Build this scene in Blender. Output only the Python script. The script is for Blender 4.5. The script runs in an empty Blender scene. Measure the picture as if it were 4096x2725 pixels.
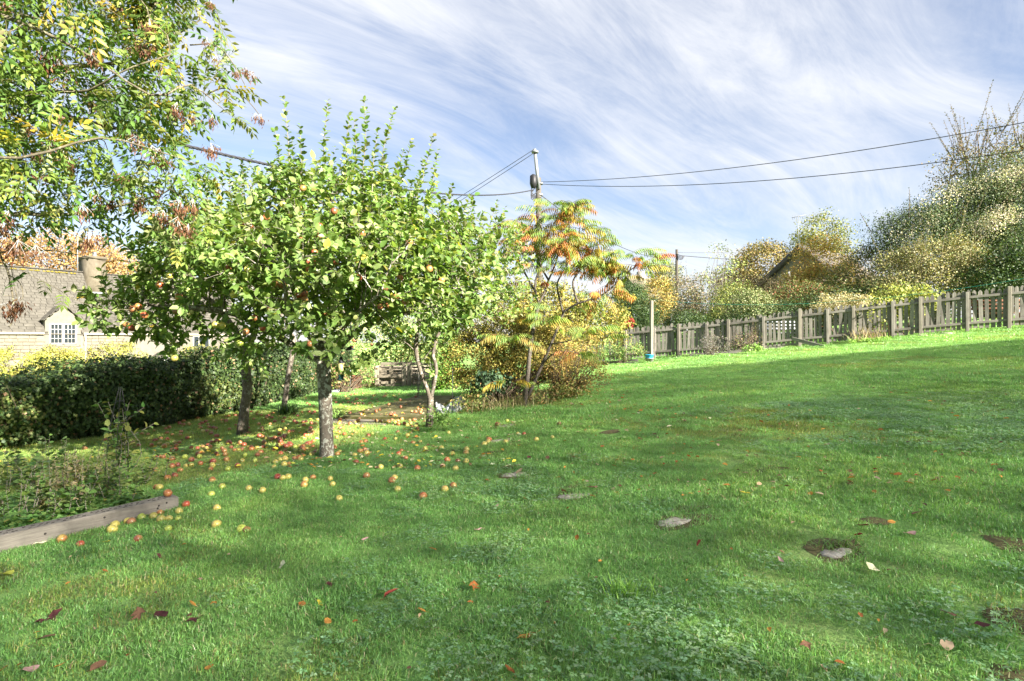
import bpy, bmesh, math, random
import numpy as np
from mathutils import Matrix, Vector, Euler

# ------------------------------------------------------------------ camera, sky, sun, exposure
scene = bpy.context.scene
COL = scene.collection
EYE, FPX, CX, CY = 1.4, 568.9, 512.0, 340.5
cam_d = bpy.data.cameras.new('camera'); cam_d.lens = 20.0; cam_d.sensor_width = 36.0
cam_d.clip_start = 0.05; cam_d.clip_end = 2000
cam = bpy.data.objects.new('camera', cam_d); COL.objects.link(cam)
cam.location = (0, 0, EYE); cam.rotation_euler = (math.radians(90), 0, 0)
scene.camera = cam

SUN_EL = math.radians(26.0)
SUN_H = np.array([0.78, -0.626]); SUN_H = SUN_H / np.linalg.norm(SUN_H)   # horizontal direction towards the sun
TO_SUN = np.array([SUN_H[0]*math.cos(SUN_EL), SUN_H[1]*math.cos(SUN_EL), math.sin(SUN_EL)])

world = bpy.data.worlds.new('World'); scene.world = world; world.use_nodes = True
nt = world.node_tree; nt.nodes.clear()
def wn(t, **k):
    n = nt.nodes.new(t)
    for a, b in k.items(): setattr(n, a, b)
    return n
def wl(a, b): nt.links.new(a, b)
def wmath(op, a, b=None, c=None, clamp=False):
    n = wn('ShaderNodeMath', operation=op); n.use_clamp = clamp
    for i, v in enumerate((a, b, c)):
        if v is None: continue
        if isinstance(v, (int, float)): n.inputs[i].default_value = v
        else: wl(v, n.inputs[i])
    return n.outputs[0]
out = wn('ShaderNodeOutputWorld'); bg = wn('ShaderNodeBackground'); wl(bg.outputs[0], out.inputs[0])
sky = wn('ShaderNodeTexSky'); sky.sky_type = 'NISHITA'; sky.sun_disc = False
sky.sun_elevation = SUN_EL; sky.sun_rotation = math.atan2(TO_SUN[0], TO_SUN[1])
sky.air_density = 1.0; sky.dust_density = 0.6; sky.ozone_density = 2.0
bg.inputs['Strength'].default_value = 0.060
tc = wn('ShaderNodeTexCoord'); sep = wn('ShaderNodeSeparateXYZ'); wl(tc.outputs['Generated'], sep.inputs[0])
zc = wmath('ADD', wmath('MAXIMUM', sep.outputs[2], 0.0), 0.16)
px = wmath('DIVIDE', sep.outputs[0], zc); py = wmath('DIVIDE', sep.outputs[1], zc)
cmb = wn('ShaderNodeCombineXYZ'); wl(px, cmb.inputs[0]); wl(py, cmb.inputs[1])
def wnoise(vec, scale, detail, rough, dist=0.0):
    n = wn('ShaderNodeTexNoise'); n.noise_dimensions = '3D'
    wl(vec, n.inputs['Vector']); n.inputs['Scale'].default_value = scale; n.inputs['Detail'].default_value = detail
    n.inputs['Roughness'].default_value = rough; n.inputs['Distortion'].default_value = dist
    return n
def wmap(vec, loc, rotz, sc):
    m = wn('ShaderNodeMapping', vector_type='TEXTURE'); wl(vec, m.inputs['Vector'])
    m.inputs['Location'].default_value = loc; m.inputs['Rotation'].default_value = (0, 0, rotz); m.inputs['Scale'].default_value = sc
    return m.outputs[0]
warp = wnoise(cmb.outputs[0], 0.32, 2, 0.45)
wv = wn('ShaderNodeVectorMath', operation='MULTIPLY_ADD'); wl(warp.outputs['Color'], wv.inputs[0]); wv.inputs[1].default_value = (0.9, 0.9, 0); wl(cmb.outputs[0], wv.inputs[2])
n1 = wnoise(wmap(wv.outputs[0], (3.1, 1.7, 0), 0.50, (3.0, 0.85, 1)), 1.0, 10, 0.58, 0.45)
n2 = wnoise(wmap(wv.outputs[0], (0.5, 1.5, 7), 0.25, (2.0, 1.1, 1)), 0.8, 5, 0.5, 0.2)
n3 = wnoise(wmap(wv.outputs[0], (1.2, 5.0, 9), 0.72, (1.5, 0.30, 1)), 1.4, 10, 0.70, 0.9)
s = wmath('ADD', wmath('MULTIPLY', n1.outputs['Fac'], 0.62), wmath('MULTIPLY', n2.outputs['Fac'], 0.62))
s = wmath('ADD', s, wmath('MULTIPLY', n3.outputs['Fac'], 0.36))
hz = wmath('POWER', wmath('SUBTRACT', 1.0, wmath('MAXIMUM', sep.outputs[2], 0.0), clamp=True), 4.0)
s = wmath('ADD', s, wmath('MULTIPLY', hz, 0.12))
ramp = wn('ShaderNodeMapRange'); ramp.interpolation_type = 'SMOOTHSTEP'; wl(s, ramp.inputs[0])
ramp.inputs[1].default_value = 0.67; ramp.inputs[2].default_value = 1.02; ramp.inputs[3].default_value = 0.06; ramp.inputs[4].default_value = 0.98
mixc = wn('ShaderNodeMix', data_type='RGBA'); wl(ramp.outputs[0], mixc.inputs[0])
blu = wn('ShaderNodeMix', data_type='RGBA', blend_type='MULTIPLY'); blu.inputs[0].default_value = 1.0
wl(sky.outputs[0], blu.inputs[6]); blu.inputs[7].default_value = (0.60, 0.55, 0.56, 1)
wl(blu.outputs[2], mixc.inputs[6]); mixc.inputs[7].default_value = (2.80, 2.84, 2.95, 1)
wl(mixc.outputs[2], bg.inputs['Color'])

sun_d = bpy.data.lights.new('sun', 'SUN'); sun_d.energy = 4.2; sun_d.angle = math.radians(0.55); sun_d.color = (1.0, 0.94, 0.84)
sun = bpy.data.objects.new('sun', sun_d); COL.objects.link(sun); sun.location = (30, -25, 25)
sun.rotation_euler = Vector(-TO_SUN).to_track_quat('-Z', 'Y').to_euler()

vs = scene.view_settings; vs.view_transform = 'Standard'; vs.look = 'None'; vs.exposure = 2.68; vs.gamma = 1.0; vs.use_curve_mapping = False
scene.render.engine = 'CYCLES'; cy = scene.cycles
cy.max_bounces = 7; cy.diffuse_bounces = 3; cy.glossy_bounces = 2; cy.transmission_bounces = 5; cy.transparent_max_bounces = 6
cy.caustics_reflective = False; cy.caustics_refractive = False; cy.use_denoising = True; cy.sample_clamp_indirect = 6.0
scene.render.resolution_x = 1024; scene.render.resolution_y = 681

# ------------------------------------------------------------------ helpers
rng = np.random.default_rng(11)
random.seed(5)
def A(*v): return np.array(v, dtype=float)
def nrm(v): return v / np.maximum(np.linalg.norm(v, axis=-1, keepdims=True), 1e-9)
UP = A(0, 0, 1)
KX = A(-60, -40, -22, -14, -9.2, -7.5, -5, -2.2, 0, 4.1, 14, 22, 40, 90)
KZ = A(-1.9, -1.8, -1.55, -1.0, -0.34, -0.2, -0.1, 0.0, 0.17, 0.62, 1.71, 2.5, 3.3, 4.0)
def zg(x, y):
    x = np.asarray(x, float); y = np.asarray(y, float)
    z = sum(np.interp(x + o, KX, KZ) for o in (-0.8, -0.4, 0, 0.4, 0.8)) / 5
    return z + 0.012*np.sin(x*1.3 + y*0.7) + 0.01*np.sin(x*0.5 - y*1.9 + 1) + 0.012*np.sin(y*0.9)
def P(u, v, d): return A((u - CX)/FPX*d, d, EYE + (CY - v)/FPX*d)
_D = 1.3*np.exp(np.linspace(0, math.log(80/1.3), 420))
def G(u, v):
    """where the line of sight through a photo pixel meets the ground"""
    dx, dz = (u - CX)/FPX, (CY - v)/FPX
    h = EYE + dz*_D - zg(dx*_D, _D); k = np.nonzero(h <= 0)[0]; k = max(int(k[0]), 1) if len(k) else len(_D) - 1
    a_, b_ = h[k - 1], h[k]; d = _D[k - 1] + (_D[k] - _D[k - 1])*(a_/(a_ - b_) if a_ > b_ else 1.0)
    return A(dx*d, d, float(zg(dx*d, d)))
def on(x, y): return A(x, y, float(zg(x, y)))

class Acc:
    def __init__(s): s.V = []; s.F = {3: [], 4: []}; s.C = []; s.n = 0
    def add(s, V, F, col=None):
        V = np.asarray(V, float).reshape(-1, 3)
        for f in (F if isinstance(F, (list, tuple)) else [F]):
            f = np.asarray(f, int)
            if len(f): s.F[f.shape[1]].append(f + s.n)
        s.V.append(V)
        c = np.ones((len(V), 3))*0.5 if col is None else np.broadcast_to(np.asarray(col, float), (len(V), 3))
        s.C.append(c); s.n += len(V); return s
    def mesh(s, name, mat, smooth=False):
        me = bpy.data.meshes.new(name)
        V = np.concatenate(s.V); C = np.concatenate(s.C)
        me.vertices.add(len(V)); me.vertices.foreach_set('co', V.astype(np.float32).ravel())
        loops, starts, k0 = [], [], 0
        for k in (3, 4):
            if s.F[k]:
                f = np.concatenate(s.F[k]); loops.append(f.ravel()); starts.append(k0 + np.arange(len(f))*k); k0 += f.size
        loops = np.concatenate(loops); starts = np.concatenate(starts)
        me.loops.add(len(loops)); me.loops.foreach_set('vertex_index', loops.astype(np.int32))
        me.polygons.add(len(starts)); me.polygons.foreach_set('loop_start', starts.astype(np.int32))
        me.update(calc_edges=True)
        if smooth: me.polygons.foreach_set('use_smooth', np.ones(len(starts), bool))
        at = me.attributes.new('Col', 'FLOAT_COLOR', 'POINT')
        at.data.foreach_set('color', np.concatenate([C, np.ones((len(C), 1))], 1).astype(np.float32).ravel())
        if mat: me.materials.append(mat)
        return me
    def build(s, name, mat, parent=None, smooth=False):
        return put(name, s.mesh(name, mat, smooth), parent)

def put(name, me, parent=None, loc=None, rot=None, scl=None):
    o = bpy.data.objects.new(name, me); COL.objects.link(o)
    if parent is not None:
        o.parent = parent
        if loc is None:
            w = Vector((0, 0, 0)); p = parent
            while p is not None: w += p.location; p = p.parent
            o.location = -w
    if loc is not None:
        l = Vector(loc)
        p = parent
        while p is not None: l = l - p.location; p = p.parent
        o.location = l
    if rot is not None: o.rotation_euler = rot
    if scl is not None: o.scale = (scl,)*3 if isinstance(scl, (int, float)) else scl
    return o
def tag(o, label, cat, group=None, kind=None):
    if label: o['label'] = label
    if cat: o['category'] = cat
    if group: o['group'] = group
    if kind: o['kind'] = kind
    return o
def thing(name, label, cat, loc, group=None):
    o = bpy.data.objects.new(name, None); COL.objects.link(o); o.location = loc; o.empty_display_size = 0.1
    return tag(o, label, cat, group)
def struct(o): o['kind'] = 'structure'; return o
def stuff(o): o['kind'] = 'stuff'; return o

def tube(acc, pts, rad, sides=6, col=None, cap=True):
    pts = np.asarray(pts, float); n = len(pts); rad = np.broadcast_to(np.asarray(rad, float), (n,))
    t = np.gradient(pts, axis=0); t = nrm(t)
    ref = UP if abs(t[0][2]) < 0.9 else A(1, 0, 0)
    b = nrm(np.cross(t[0], ref)); B = np.zeros((n, 3))
    for i in range(n):
        b = b - t[i]*np.dot(b, t[i]); b = b/max(np.linalg.norm(b), 1e-9); B[i] = b
    N = np.cross(t, B); a = np.arange(sides)*2*np.pi/sides
    V = pts[:, None] + rad[:, None, None]*(np.cos(a)[None, :, None]*B[:, None] + np.sin(a)[None, :, None]*N[:, None])
    i = np.arange(n - 1)[:, None]*sides; j = np.arange(sides)[None]; k = (j + 1) % sides
    Q = np.stack([i + j, i + k, i + sides + k, i + sides + j], -1).reshape(-1, 4)
    F = [Q]
    V = V.reshape(-1, 3)
    if cap and sides >= 3:
        V = np.concatenate([V, pts[:1], pts[-1:]]); c0 = n*sides; j = np.arange(sides)
        F.append(np.concatenate([np.stack([np.full(sides, c0), (j + 1) % sides, j], 1),
                                 np.stack([np.full(sides, c0 + 1), (n - 1)*sides + j, (n - 1)*sides + (j + 1) % sides], 1)]))
    acc.add(V, F, col)
def smoothline(pts, n):
    pts = np.asarray(pts, float); m = len(pts)
    if m < 3: return np.array([pts[0] + (pts[-1] - pts[0])*t for t in np.linspace(0, 1, n)])
    p = np.concatenate([[2*pts[0] - pts[1]], pts, [2*pts[-1] - pts[-2]]]); o = []
    for t in np.linspace(0, m - 1 - 1e-6, n):
        i = int(t); f = t - i; a, b, c, d = p[i:i + 4]
        o.append(0.5*((2*b) + (c - a)*f + (2*a - 5*b + 4*c - d)*f*f + (3*b - a - 3*c + d)*f**3))
    return np.array(o)
def box(acc, c, size, R=None, col=None):
    s = np.array([[x, y, z] for x in (-.5, .5) for y in (-.5, .5) for z in (-.5, .5)])*np.asarray(size, float)
    if R is not None: s = s @ np.asarray(R, float).T
    acc.add(s + np.asarray(c, float), np.array([[0, 1, 3, 2], [4, 6, 7, 5], [0, 4, 5, 1], [2, 3, 7, 6], [0, 2, 6, 4], [1, 5, 7, 3]]), col)
_bx = {}
def bevbox_mesh(name, size, mat, b=0.006, jit=0.0):
    bm = bmesh.new(); bmesh.ops.create_cube(bm, size=1.0)
    for v in bm.verts: v.co = Vector((v.co.x*size[0], v.co.y*size[1], v.co.z*size[2]))
    bmesh.ops.bevel(bm, geom=bm.edges[:], offset=b, segments=1, affect='EDGES')
    if jit:
        for v in bm.verts: v.co += Vector((random.uniform(-jit, jit), random.uniform(-jit, jit), random.uniform(-jit, jit)))
    me = bpy.data.meshes.new(name); bm.to_mesh(me); bm.free(); me.materials.append(mat); return me
def lathe(acc, prof, sides=16, c=(0, 0, 0), col=None):
    prof = np.asarray(prof, float); n = len(prof); a = np.arange(sides)*2*np.pi/sides
    V = np.stack([prof[:, 0, None]*np.cos(a), prof[:, 0, None]*np.sin(a), np.repeat(prof[:, 1, None], sides, 1)], -1).reshape(-1, 3) + np.asarray(c, float)
    i = np.arange(n - 1)[:, None]*sides; j = np.arange(sides)[None]; k = (j + 1) % sides
    acc.add(V, np.stack([i + j, i + k, i + sides + k, i + sides + j], -1).reshape(-1, 4), col)
def grid(acc, fn, nu, nv, col=None):
    V = np.array([[fn(i/nu, j/nv) for j in range(nv + 1)] for i in range(nu + 1)]).reshape(-1, 3)
    i = np.arange(nu)[:, None]*(nv + 1); j = np.arange(nv)[None]
    acc.add(V, np.stack([i + j, i + nv + 1 + j, i + nv + 2 + j, i + 1 + j], -1).reshape(-1, 4), col)
def Rz(a): c, s_ = math.cos(a), math.sin(a); return np.array([[c, -s_, 0], [s_, c, 0], [0, 0, 1.0]])

# leaf templates: x along the leaf (0..1), y across (-.5...5), z normal
def mirror_leaf(mid, side):
    V = [list(m) for m in mid]; n = len(mid); k = len(side)
    V += [[x, y, z] for x, y, z in side] + [[x, -y, z] for x, y, z in side]
    T, Q = [], []
    for o, fl in ((n, 0), (n + k, 1)):
        f = [(0, 1, o)] + [(i, i + 1, o + i, o + i - 1) for i in range(1, k)] + [(n - 2, n - 1, o + k - 1)]
        for g in f:
            g = g[::-1] if fl else g
            (T if len(g) == 3 else Q).append(g)
    return np.array(V, float), [np.array(T), np.array(Q)] if Q else [np.array(T)]
L_APPLE = mirror_leaf([(0, 0, 0), (.34, 0, -.03), (.7, 0, -.05), (1, 0, -.14)], [(.28, .46, .07), (.68, .4, .04)])
L_LANCE = mirror_leaf([(0, 0, 0), (.45, 0, -.02), (1, 0, -.12)], [(.42, .5, .05)])
L_LANCE = (L_LANCE[0], [np.array([[0, 1, 3], [1, 2, 3], [0, 4, 1], [1, 4, 2]])])
L_QUAD = (A(0, 0, 0, .5, .5, .06, 1, 0, -.08, .5, -.5, .06).reshape(4, 3), [np.array([[0, 2, 1], [0, 3, 2]])])
L_IVY = (A(0, 0, 0, -.08, .5, .03, .42, .3, 0, .55, .52, .04, 1, 0, -.05, .55, -.52, .04, .42, -.3, 0, -.08, -.5, .03, .4, 0, -.04).reshape(9, 3),
         [np.array([[0, 8, 1], [1, 8, 2], [2, 8, 3], [3, 8, 4], [4, 8, 5], [5, 8, 6], [6, 8, 7], [7, 8, 0]])])
def leaves(acc, T, pos, X, N, L, W, col):
    tv, tf = T; n = len(pos); m = len(tv)
    if n == 0: return
    X = nrm(X); Y = nrm(np.cross(N, X)); Z = np.cross(X, Y)
    L = np.broadcast_to(np.asarray(L, float), (n,)); W = np.broadcast_to(np.asarray(W, float), (n,))
    V = pos[:, None] + (L[:, None]*tv[:, 0])[..., None]*X[:, None] + (W[:, None]*tv[:, 1])[..., None]*Y[:, None] + (L[:, None]*tv[:, 2])[..., None]*Z[:, None]
    F = [(np.arange(n)[:, None, None]*m + f[None]).reshape(-1, f.shape[1]) for f in tf]
    acc.add(V.reshape(-1, 3), F, np.repeat(np.asarray(col, float).reshape(-1, 3), m, 0) if np.ndim(col) > 1 else col)
def pick(pal, n, w=None, jit=0.15, r=rng):
    pal = np.asarray(pal, float)
    c = pal[r.choice(len(pal), n, p=None if w is None else np.asarray(w)/np.sum(w))]
    return np.clip(c*(1 + jit*r.normal(size=(n, 1)))*(1 + 0.05*r.normal(size=(n, 3))), 0.004, 0.9)

# ------------------------------------------------------------------ materials
class NB:
    def __init__(s, name):
        s.m = bpy.data.materials.new(name); s.m.use_nodes = True; s.t = s.m.node_tree; s.t.nodes.clear()
        s.o = s.t.nodes.new('ShaderNodeOutputMaterial')
    def n(s, t, **k):
        x = s.t.nodes.new(t)
        for a, b in k.items(): setattr(x, a, b)
        return x
    def l(s, a, b): s.t.links.new(a, b)
    def obj(s, scale=(1, 1, 1), rnd=True, world=False):
        if world: v = s.n('ShaderNodeNewGeometry').outputs['Position']
        else: v = s.n('ShaderNodeTexCoord').outputs['Object']
        m = s.n('ShaderNodeMapping'); s.l(v, m.inputs[0]); m.inputs['Scale'].default_value = scale
        v = m.outputs[0]
        if rnd:
            oi = s.n('ShaderNodeObjectInfo'); a = s.n('ShaderNodeVectorMath', operation='MULTIPLY_ADD')
            s.l(oi.outputs['Random'], a.inputs[0]); a.inputs[1].default_value = (37, 53, 71); s.l(v, a.inputs[2]); v = a.outputs[0]
        return v
    def noise(s, v, scale, detail=5, rough=.55, dist=0):
        x = s.n('ShaderNodeTexNoise'); s.l(v, x.inputs['Vector']); x.inputs['Scale'].default_value = scale
        x.inputs['Detail'].default_value = detail; x.inputs['Roughness'].default_value = rough; x.inputs['Distortion'].default_value = dist
        return x.outputs['Fac']
    def ramp(s, f, stops):
        r = s.n('ShaderNodeValToRGB'); s.l(f, r.inputs[0]); e = r.color_ramp.elements
        while len(e) < len(stops): e.new(0.5)
        for i, (p, c) in enumerate(stops):
            e[i].position = p; e[i].color = (*c, 1) if not isinstance(c, (int, float)) else (c, c, c, 1)
        return r.outputs[0]
    def mix(s, f, a, b, mode='MIX'):
        m = s.n('ShaderNodeMix', data_type='RGBA', blend_type=mode)
        for i, v in ((0, f), (6, a), (7, b)):
            if isinstance(v, (int, float)): m.inputs[i].default_value = v
            elif isinstance(v, tuple): m.inputs[i].default_value = (*v, 1)
            else: s.l(v, m.inputs[i])
        return m.outputs[2]
    def math(s, op, a, b=0.0, clamp=False):
        m = s.n('ShaderNodeMath', operation=op); m.use_clamp = clamp
        for i, v in enumerate((a, b)):
            if isinstance(v, (int, float)): m.inputs[i].default_value = v
            else: s.l(v, m.inputs[i])
        return m.outputs[0]
    def attr(s, name='Col'):
        return s.n('ShaderNodeAttribute', attribute_name=name).outputs['Color']
    def fin(s, color, rough=.8, spec=.3, bump=None, bstr=.3, bdist=.01, metal=0, trans=0, tcol=None, normal=None):
        p = s.n('ShaderNodeBsdfPrincipled')
        if isinstance(color, tuple): p.inputs['Base Color'].default_value = (*color, 1)
        else: s.l(color, p.inputs['Base Color'])
        if isinstance(rough, (int, float)): p.inputs['Roughness'].default_value = rough
        else: s.l(rough, p.inputs['Roughness'])
        p.inputs['Specular IOR Level'].default_value = spec; p.inputs['Metallic'].default_value = metal
        if bump is not None:
            b = s.n('ShaderNodeBump'); b.inputs['Strength'].default_value = bstr; b.inputs['Distance'].default_value = bdist
            s.l(bump, b.inputs['Height']); s.l(b.outputs[0], p.inputs['Normal'])
        sh = p.outputs[0]
        if trans:
            t = s.n('ShaderNodeBsdfTranslucent')
            if tcol is None: tcol = color
            if isinstance(tcol, tuple): t.inputs[0].default_value = (*tcol, 1)
            else: s.l(tcol, t.inputs[0])
            mx = s.n('ShaderNodeMixShader'); mx.inputs[0].default_value = trans; s.l(sh, mx.inputs[1]); s.l(t.outputs[0], mx.inputs[2]); sh = mx.outputs[0]
        s.l(sh, s.o.inputs[0]); return s.m
def leafmat(name, trans=.38, rough=.5, spec=.35, warm=(1.25, 1.2, .55)):
    b = NB(name); c = b.attr()
    v = b.obj(rnd=False, world=True)
    c2 = b.mix(1.0, c, b.ramp(b.noise(v, 1.7, 3), [(.3, .92), (.7, 1.45)]), 'MULTIPLY')
    return b.fin(c2, rough, spec, trans=trans, tcol=b.mix(1.0, c2, warm, 'MULTIPLY'))
M = {}
M['leaf'] = leafmat('leaf'); M['bush_leaf'] = leafmat('bush_leaf', .22, .6, .2); M['gloss_leaf'] = leafmat('glossy_leaf', .22, .5, .28); M['dry_leaf'] = leafmat('dry_leaf', .25, .75, .2, (1.1, 1.0, .8))
def flat(name, col, rough=.7, spec=.3, metal=0, nz=12, amt=.25):
    b = NB(name); v = b.obj()
    c = b.mix(1.0, col, b.ramp(b.noise(v, nz, 5), [(.3, 1 - amt), (.7, 1 + amt)]), 'MULTIPLY')
    return b.fin(c, rough, spec, metal=metal)
def woodmat(name, dark, light, axis, stain=(.05, .045, .035), grain=38, st=.55):
    b = NB(name); sc = [1, 1, 1]; sc[axis] = .06
    v = b.obj(tuple(sc)); g = b.noise(v, grain, 6, .65, .4)
    c = b.ramp(g, [(.25, dark), (.75, light)])
    v2 = b.obj((1, 1, .5)); c = b.mix(b.math('MULTIPLY', b.ramp(b.noise(v2, 5, 5, .6), [(.5, 0.0), (.72, 1.0)]), st), c, stain)
    oi = b.n('ShaderNodeObjectInfo'); c = b.mix(1.0, c, b.ramp(oi.outputs['Random'], [(0, .72), (1, 1.22)]), 'MULTIPLY')
    return b.fin(c, .85, .2, bump=g, bstr=.5, bdist=.004)
M['wood_up'] = woodmat('weathered_wood_upright', (.12, .108, .09), (.28, .258, .22), 2)
M['wood_rail'] = woodmat('weathered_wood_rail', (.11, .10, .083), (.26, .24, .205), 0)
M['wood_post'] = woodmat('newer_wood_post', (.16, .142, .112), (.28, .25, .20), 2, st=.3)
M['beam'] = woodmat('grey_beam_wood', (.17, .15, .125), (.36, .325, .275), 0, st=.5, grain=75)
M['pallet'] = woodmat('pallet_wood', (.10, .085, .06), (.27, .235, .175), 0, st=.6)
M['pallet_up'] = woodmat('pallet_wood_upright', (.12, .10, .07), (.30, .26, .19), 2, st=.5)
M['red_wood'] = woodmat('red_brown_wood', (.13, .06, .035), (.25, .12, .07), 0, st=.2)
M['pole'] = woodmat('pole_wood', (.05, .045, .037), (.115, .104, .088), 2, grain=20, st=.3)
def barkmat(name, dark, light, lich, amt):
    b = NB(name); v = b.obj((1, 1, .55), rnd=False); g = b.noise(v, 26, 6, .65, .5)
    c = b.ramp(g, [(.3, dark), (.7, light)])
    lm = b.ramp(b.noise(b.obj((1, 1, .8), rnd=False), 27, 4, .55, .8), [(amt, 0.0), (amt + .035, 1.0)])
    c = b.mix(lm, c, lich)
    ring = b.noise(b.obj((.6, .6, 5), rnd=False), 9, 3); c = b.mix(b.ramp(ring, [(.62, 0.0), (.7, .5)]), c, dark)
    moss = b.ramp(b.noise(b.obj((1, 1, 1), rnd=False), 4, 4), [(.6, 0.0), (.75, .5)]); c = b.mix(moss, c, (.10, .11, .03))
    return b.fin(c, .9, .15, bump=g, bstr=.7, bdist=.01)
M['bark'] = barkmat('apple_bark', (.075, .06, .047), (.19, .165, .13), (.36, .36, .30), .535)
M['bark2'] = barkmat('pale_apple_bark', (.07, .056, .043), (.165, .14, .108), (.25, .235, .195), .57)
M['ashbark'] = barkmat('ash_bark', (.06, .05, .034), (.145, .125, .085), (.22, .205, .13), .57)
M['twig'] = flat('brown_twig', (.10, .075, .05), .85, .2); M['greytwig'] = flat('grey_twig', (.17, .15, .12), .85, .2)
M['sumacbark'] = barkmat('sumac_bark', (.05, .04, .034), (.115, .098, .08), (.19, .175, .145), .61)
M['black'] = flat('black_plastic', (.02, .02, .022), .5); M['cable'] = flat('cable_sheath', (.035, .035, .04), .55)
M['galv'] = flat('galvanised_steel', (.20, .21, .22), .55, .4, .3, 20, .12)
# ------------------------------------------------------------------ ground
def groundmat():
    b = NB('soil_and_moss'); v = b.obj(rnd=False, world=True)
    c = b.ramp(b.noise(v, 1.1, 6, .6), [(.3, (.19, .37, .095)), (.54, (.23, .37, .105)), (.68, (.24, .28, .10)), (.82, (.18, .14, .075))])
    c = b.mix(b.ramp(b.noise(v, 24, 4), [(.35, .0), (.7, .55)]), c, (.17, .29, .07))
    return b.fin(c, .95, .1, bump=b.noise(v, 60, 4), bstr=.6, bdist=.02)
M['soil'] = groundmat()
gx = np.unique(np.concatenate([np.linspace(-400, -40, 13), np.linspace(-40, -12, 29), np.arange(-12, 18, .25), np.linspace(18, 40, 23), np.linspace(40, 400, 13)]))
gy = np.unique(np.concatenate([np.linspace(-300, -10, 12), np.linspace(-10, 0, 11), np.arange(0, 25, .25), np.linspace(25, 60, 36), np.linspace(60, 900, 20)]))
X_, Y_ = np.meshgrid(gx, gy, indexing='ij'); Z_ = zg(X_, Y_)
a = Acc(); i = np.arange(len(gx) - 1)[:, None]*len(gy); j = np.arange(len(gy) - 1)[None]
a.add(np.stack([X_, Y_, Z_], -1).reshape(-1, 3), np.stack([i + j, i + len(gy) + j, i + len(gy) + 1 + j, i + 1 + j], -1).reshape(-1, 4))
ground = struct(a.build('ground', M['soil'], smooth=True))

STONES = [(507, 426, .15, .085, 'farthest pale stepping stone, leaf on its edge, beside a brown apple'),
          (500, 441, .16, .085, 'pale stepping stone with yellow apples at its left end'),
          (518, 475, .14, .085, 'stepping stone half sunk in grass with a tan leaf lying on it'),
          (574, 497, .12, .08, 'flat stepping stone with dark moss and a rosette behind it'),
          (673, 523, .10, .085, 'white speckled stepping stone beside a brown mossy patch'),
          (836, 554, .075, .05, 'nearest small stepping stone under an overhanging grass tuft')]
stone_pos = [G(u, v) for u, v, *_ in STONES]
BARE = [(p[0], p[1], r*.95, r2*.95) for p, (_, _, r, r2, _) in zip(stone_pos, STONES)]
for u, v, rx, ry in [(702, 519, .16, .09), (690, 509, .13, .05), (573, 488, .17, .06), (833, 545, .16, .05), (515, 467, .13, .07), (493, 453, .14, .08), (870, 522, .07, .05), (1016, 545, .10, .11), (1022, 622, .10, .10), (1018, 680, .05, .05), (604, 384, .2, .5), (770, 470, .12, .05), (610, 432, .16, .08)]:
    rx, ry = rx*.5, ry*.5
    p = G(u, v); BARE.append((p[0], p[1], rx, ry))
SLAB = [G(338, 419.5), G(424, 420), G(455, 398), G(418, 397.5)]
PAVE = [G(330, 424), G(386, 425), G(388, 420), G(332, 419)]
def inpoly(x, y, poly):
    r = np.zeros(np.shape(x), bool); n = len(poly)
    for k in range(n):
        x1, y1 = poly[k][:2]; x2, y2 = poly[(k + 1) % n][:2]
        c = ((y1 > y) != (y2 > y)) & (x < (x2 - x1)*(y - y1)/(y2 - y1 + 1e-12) + x1); r ^= c
    return r
BEAM_R, BEAM_L = G(179, 507.6), G(0, 553.6)
bd = nrm((BEAM_R - BEAM_L)[:2]); bnrm = A(-bd[1], bd[0])
BED = [BEAM_R[:2] + bnrm*.1, BEAM_R[:2] + bnrm*.95, BEAM_L[:2] - bd*1.6 + bnrm*1.75, BEAM_L[:2] - bd*2 + bnrm*.1]
HEDGE = [A(-9.1, 5.2), A(-8.3, 7.2), A(-7.75, 8.6), A(-6.9, 10.6), A(-6.35, 12.6), A(-6.1, 15.8), A(-5.9, 19.0)]
TRUNKS = {'main': G(327, 457), 'second': G(242, 434), 'third': G(283, 412), 'fourth': G(429, 427), 'sumac': G(525, 407)}
FA, FB = A(3.0, 21.1), A(15.8, 15.14)          # picket fence line
def fence_y(x): return FA[1] + (x - FA[0])*(FB[1] - FA[1])/(FB[0] - FA[0])

# grass tufts: several small patch meshes, scattered by geometry nodes on one object
def grassmat():
    b = NB('grass_blade'); c = b.attr(); v = b.obj(rnd=False, world=True)
    k = b.ramp(b.noise(v, .75, 5, .6), [(.25, (.68, .78, .68)), (.5, (1, 1, 1)), (.72, (1.38, 1.16, 1.0))])
    c = b.mix(1.0, c, k, 'MULTIPLY'); k2 = b.ramp(b.noise(v, 4.5, 3), [(.3, .82), (.7, 1.18)]); c = b.mix(1.0, c, k2, 'MULTIPLY')
    return b.fin(c, .42, .55, trans=.36, tcol=b.mix(1.0, c, (1.2, 1.15, .6), 'MULTIPLY'))
M['grass'] = grassmat()
GP = [(.20, .40, .105), (.235, .44, .125), (.165, .35, .09), (.29, .46, .15), (.48, .43, .25)]
GM = [(.25, .36, .08), (.31, .36, .09), (.19, .27, .06), (.40, .35, .17), (.26, .19, .09)]
tcoll = bpy.data.collections.new('tufts')
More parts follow.
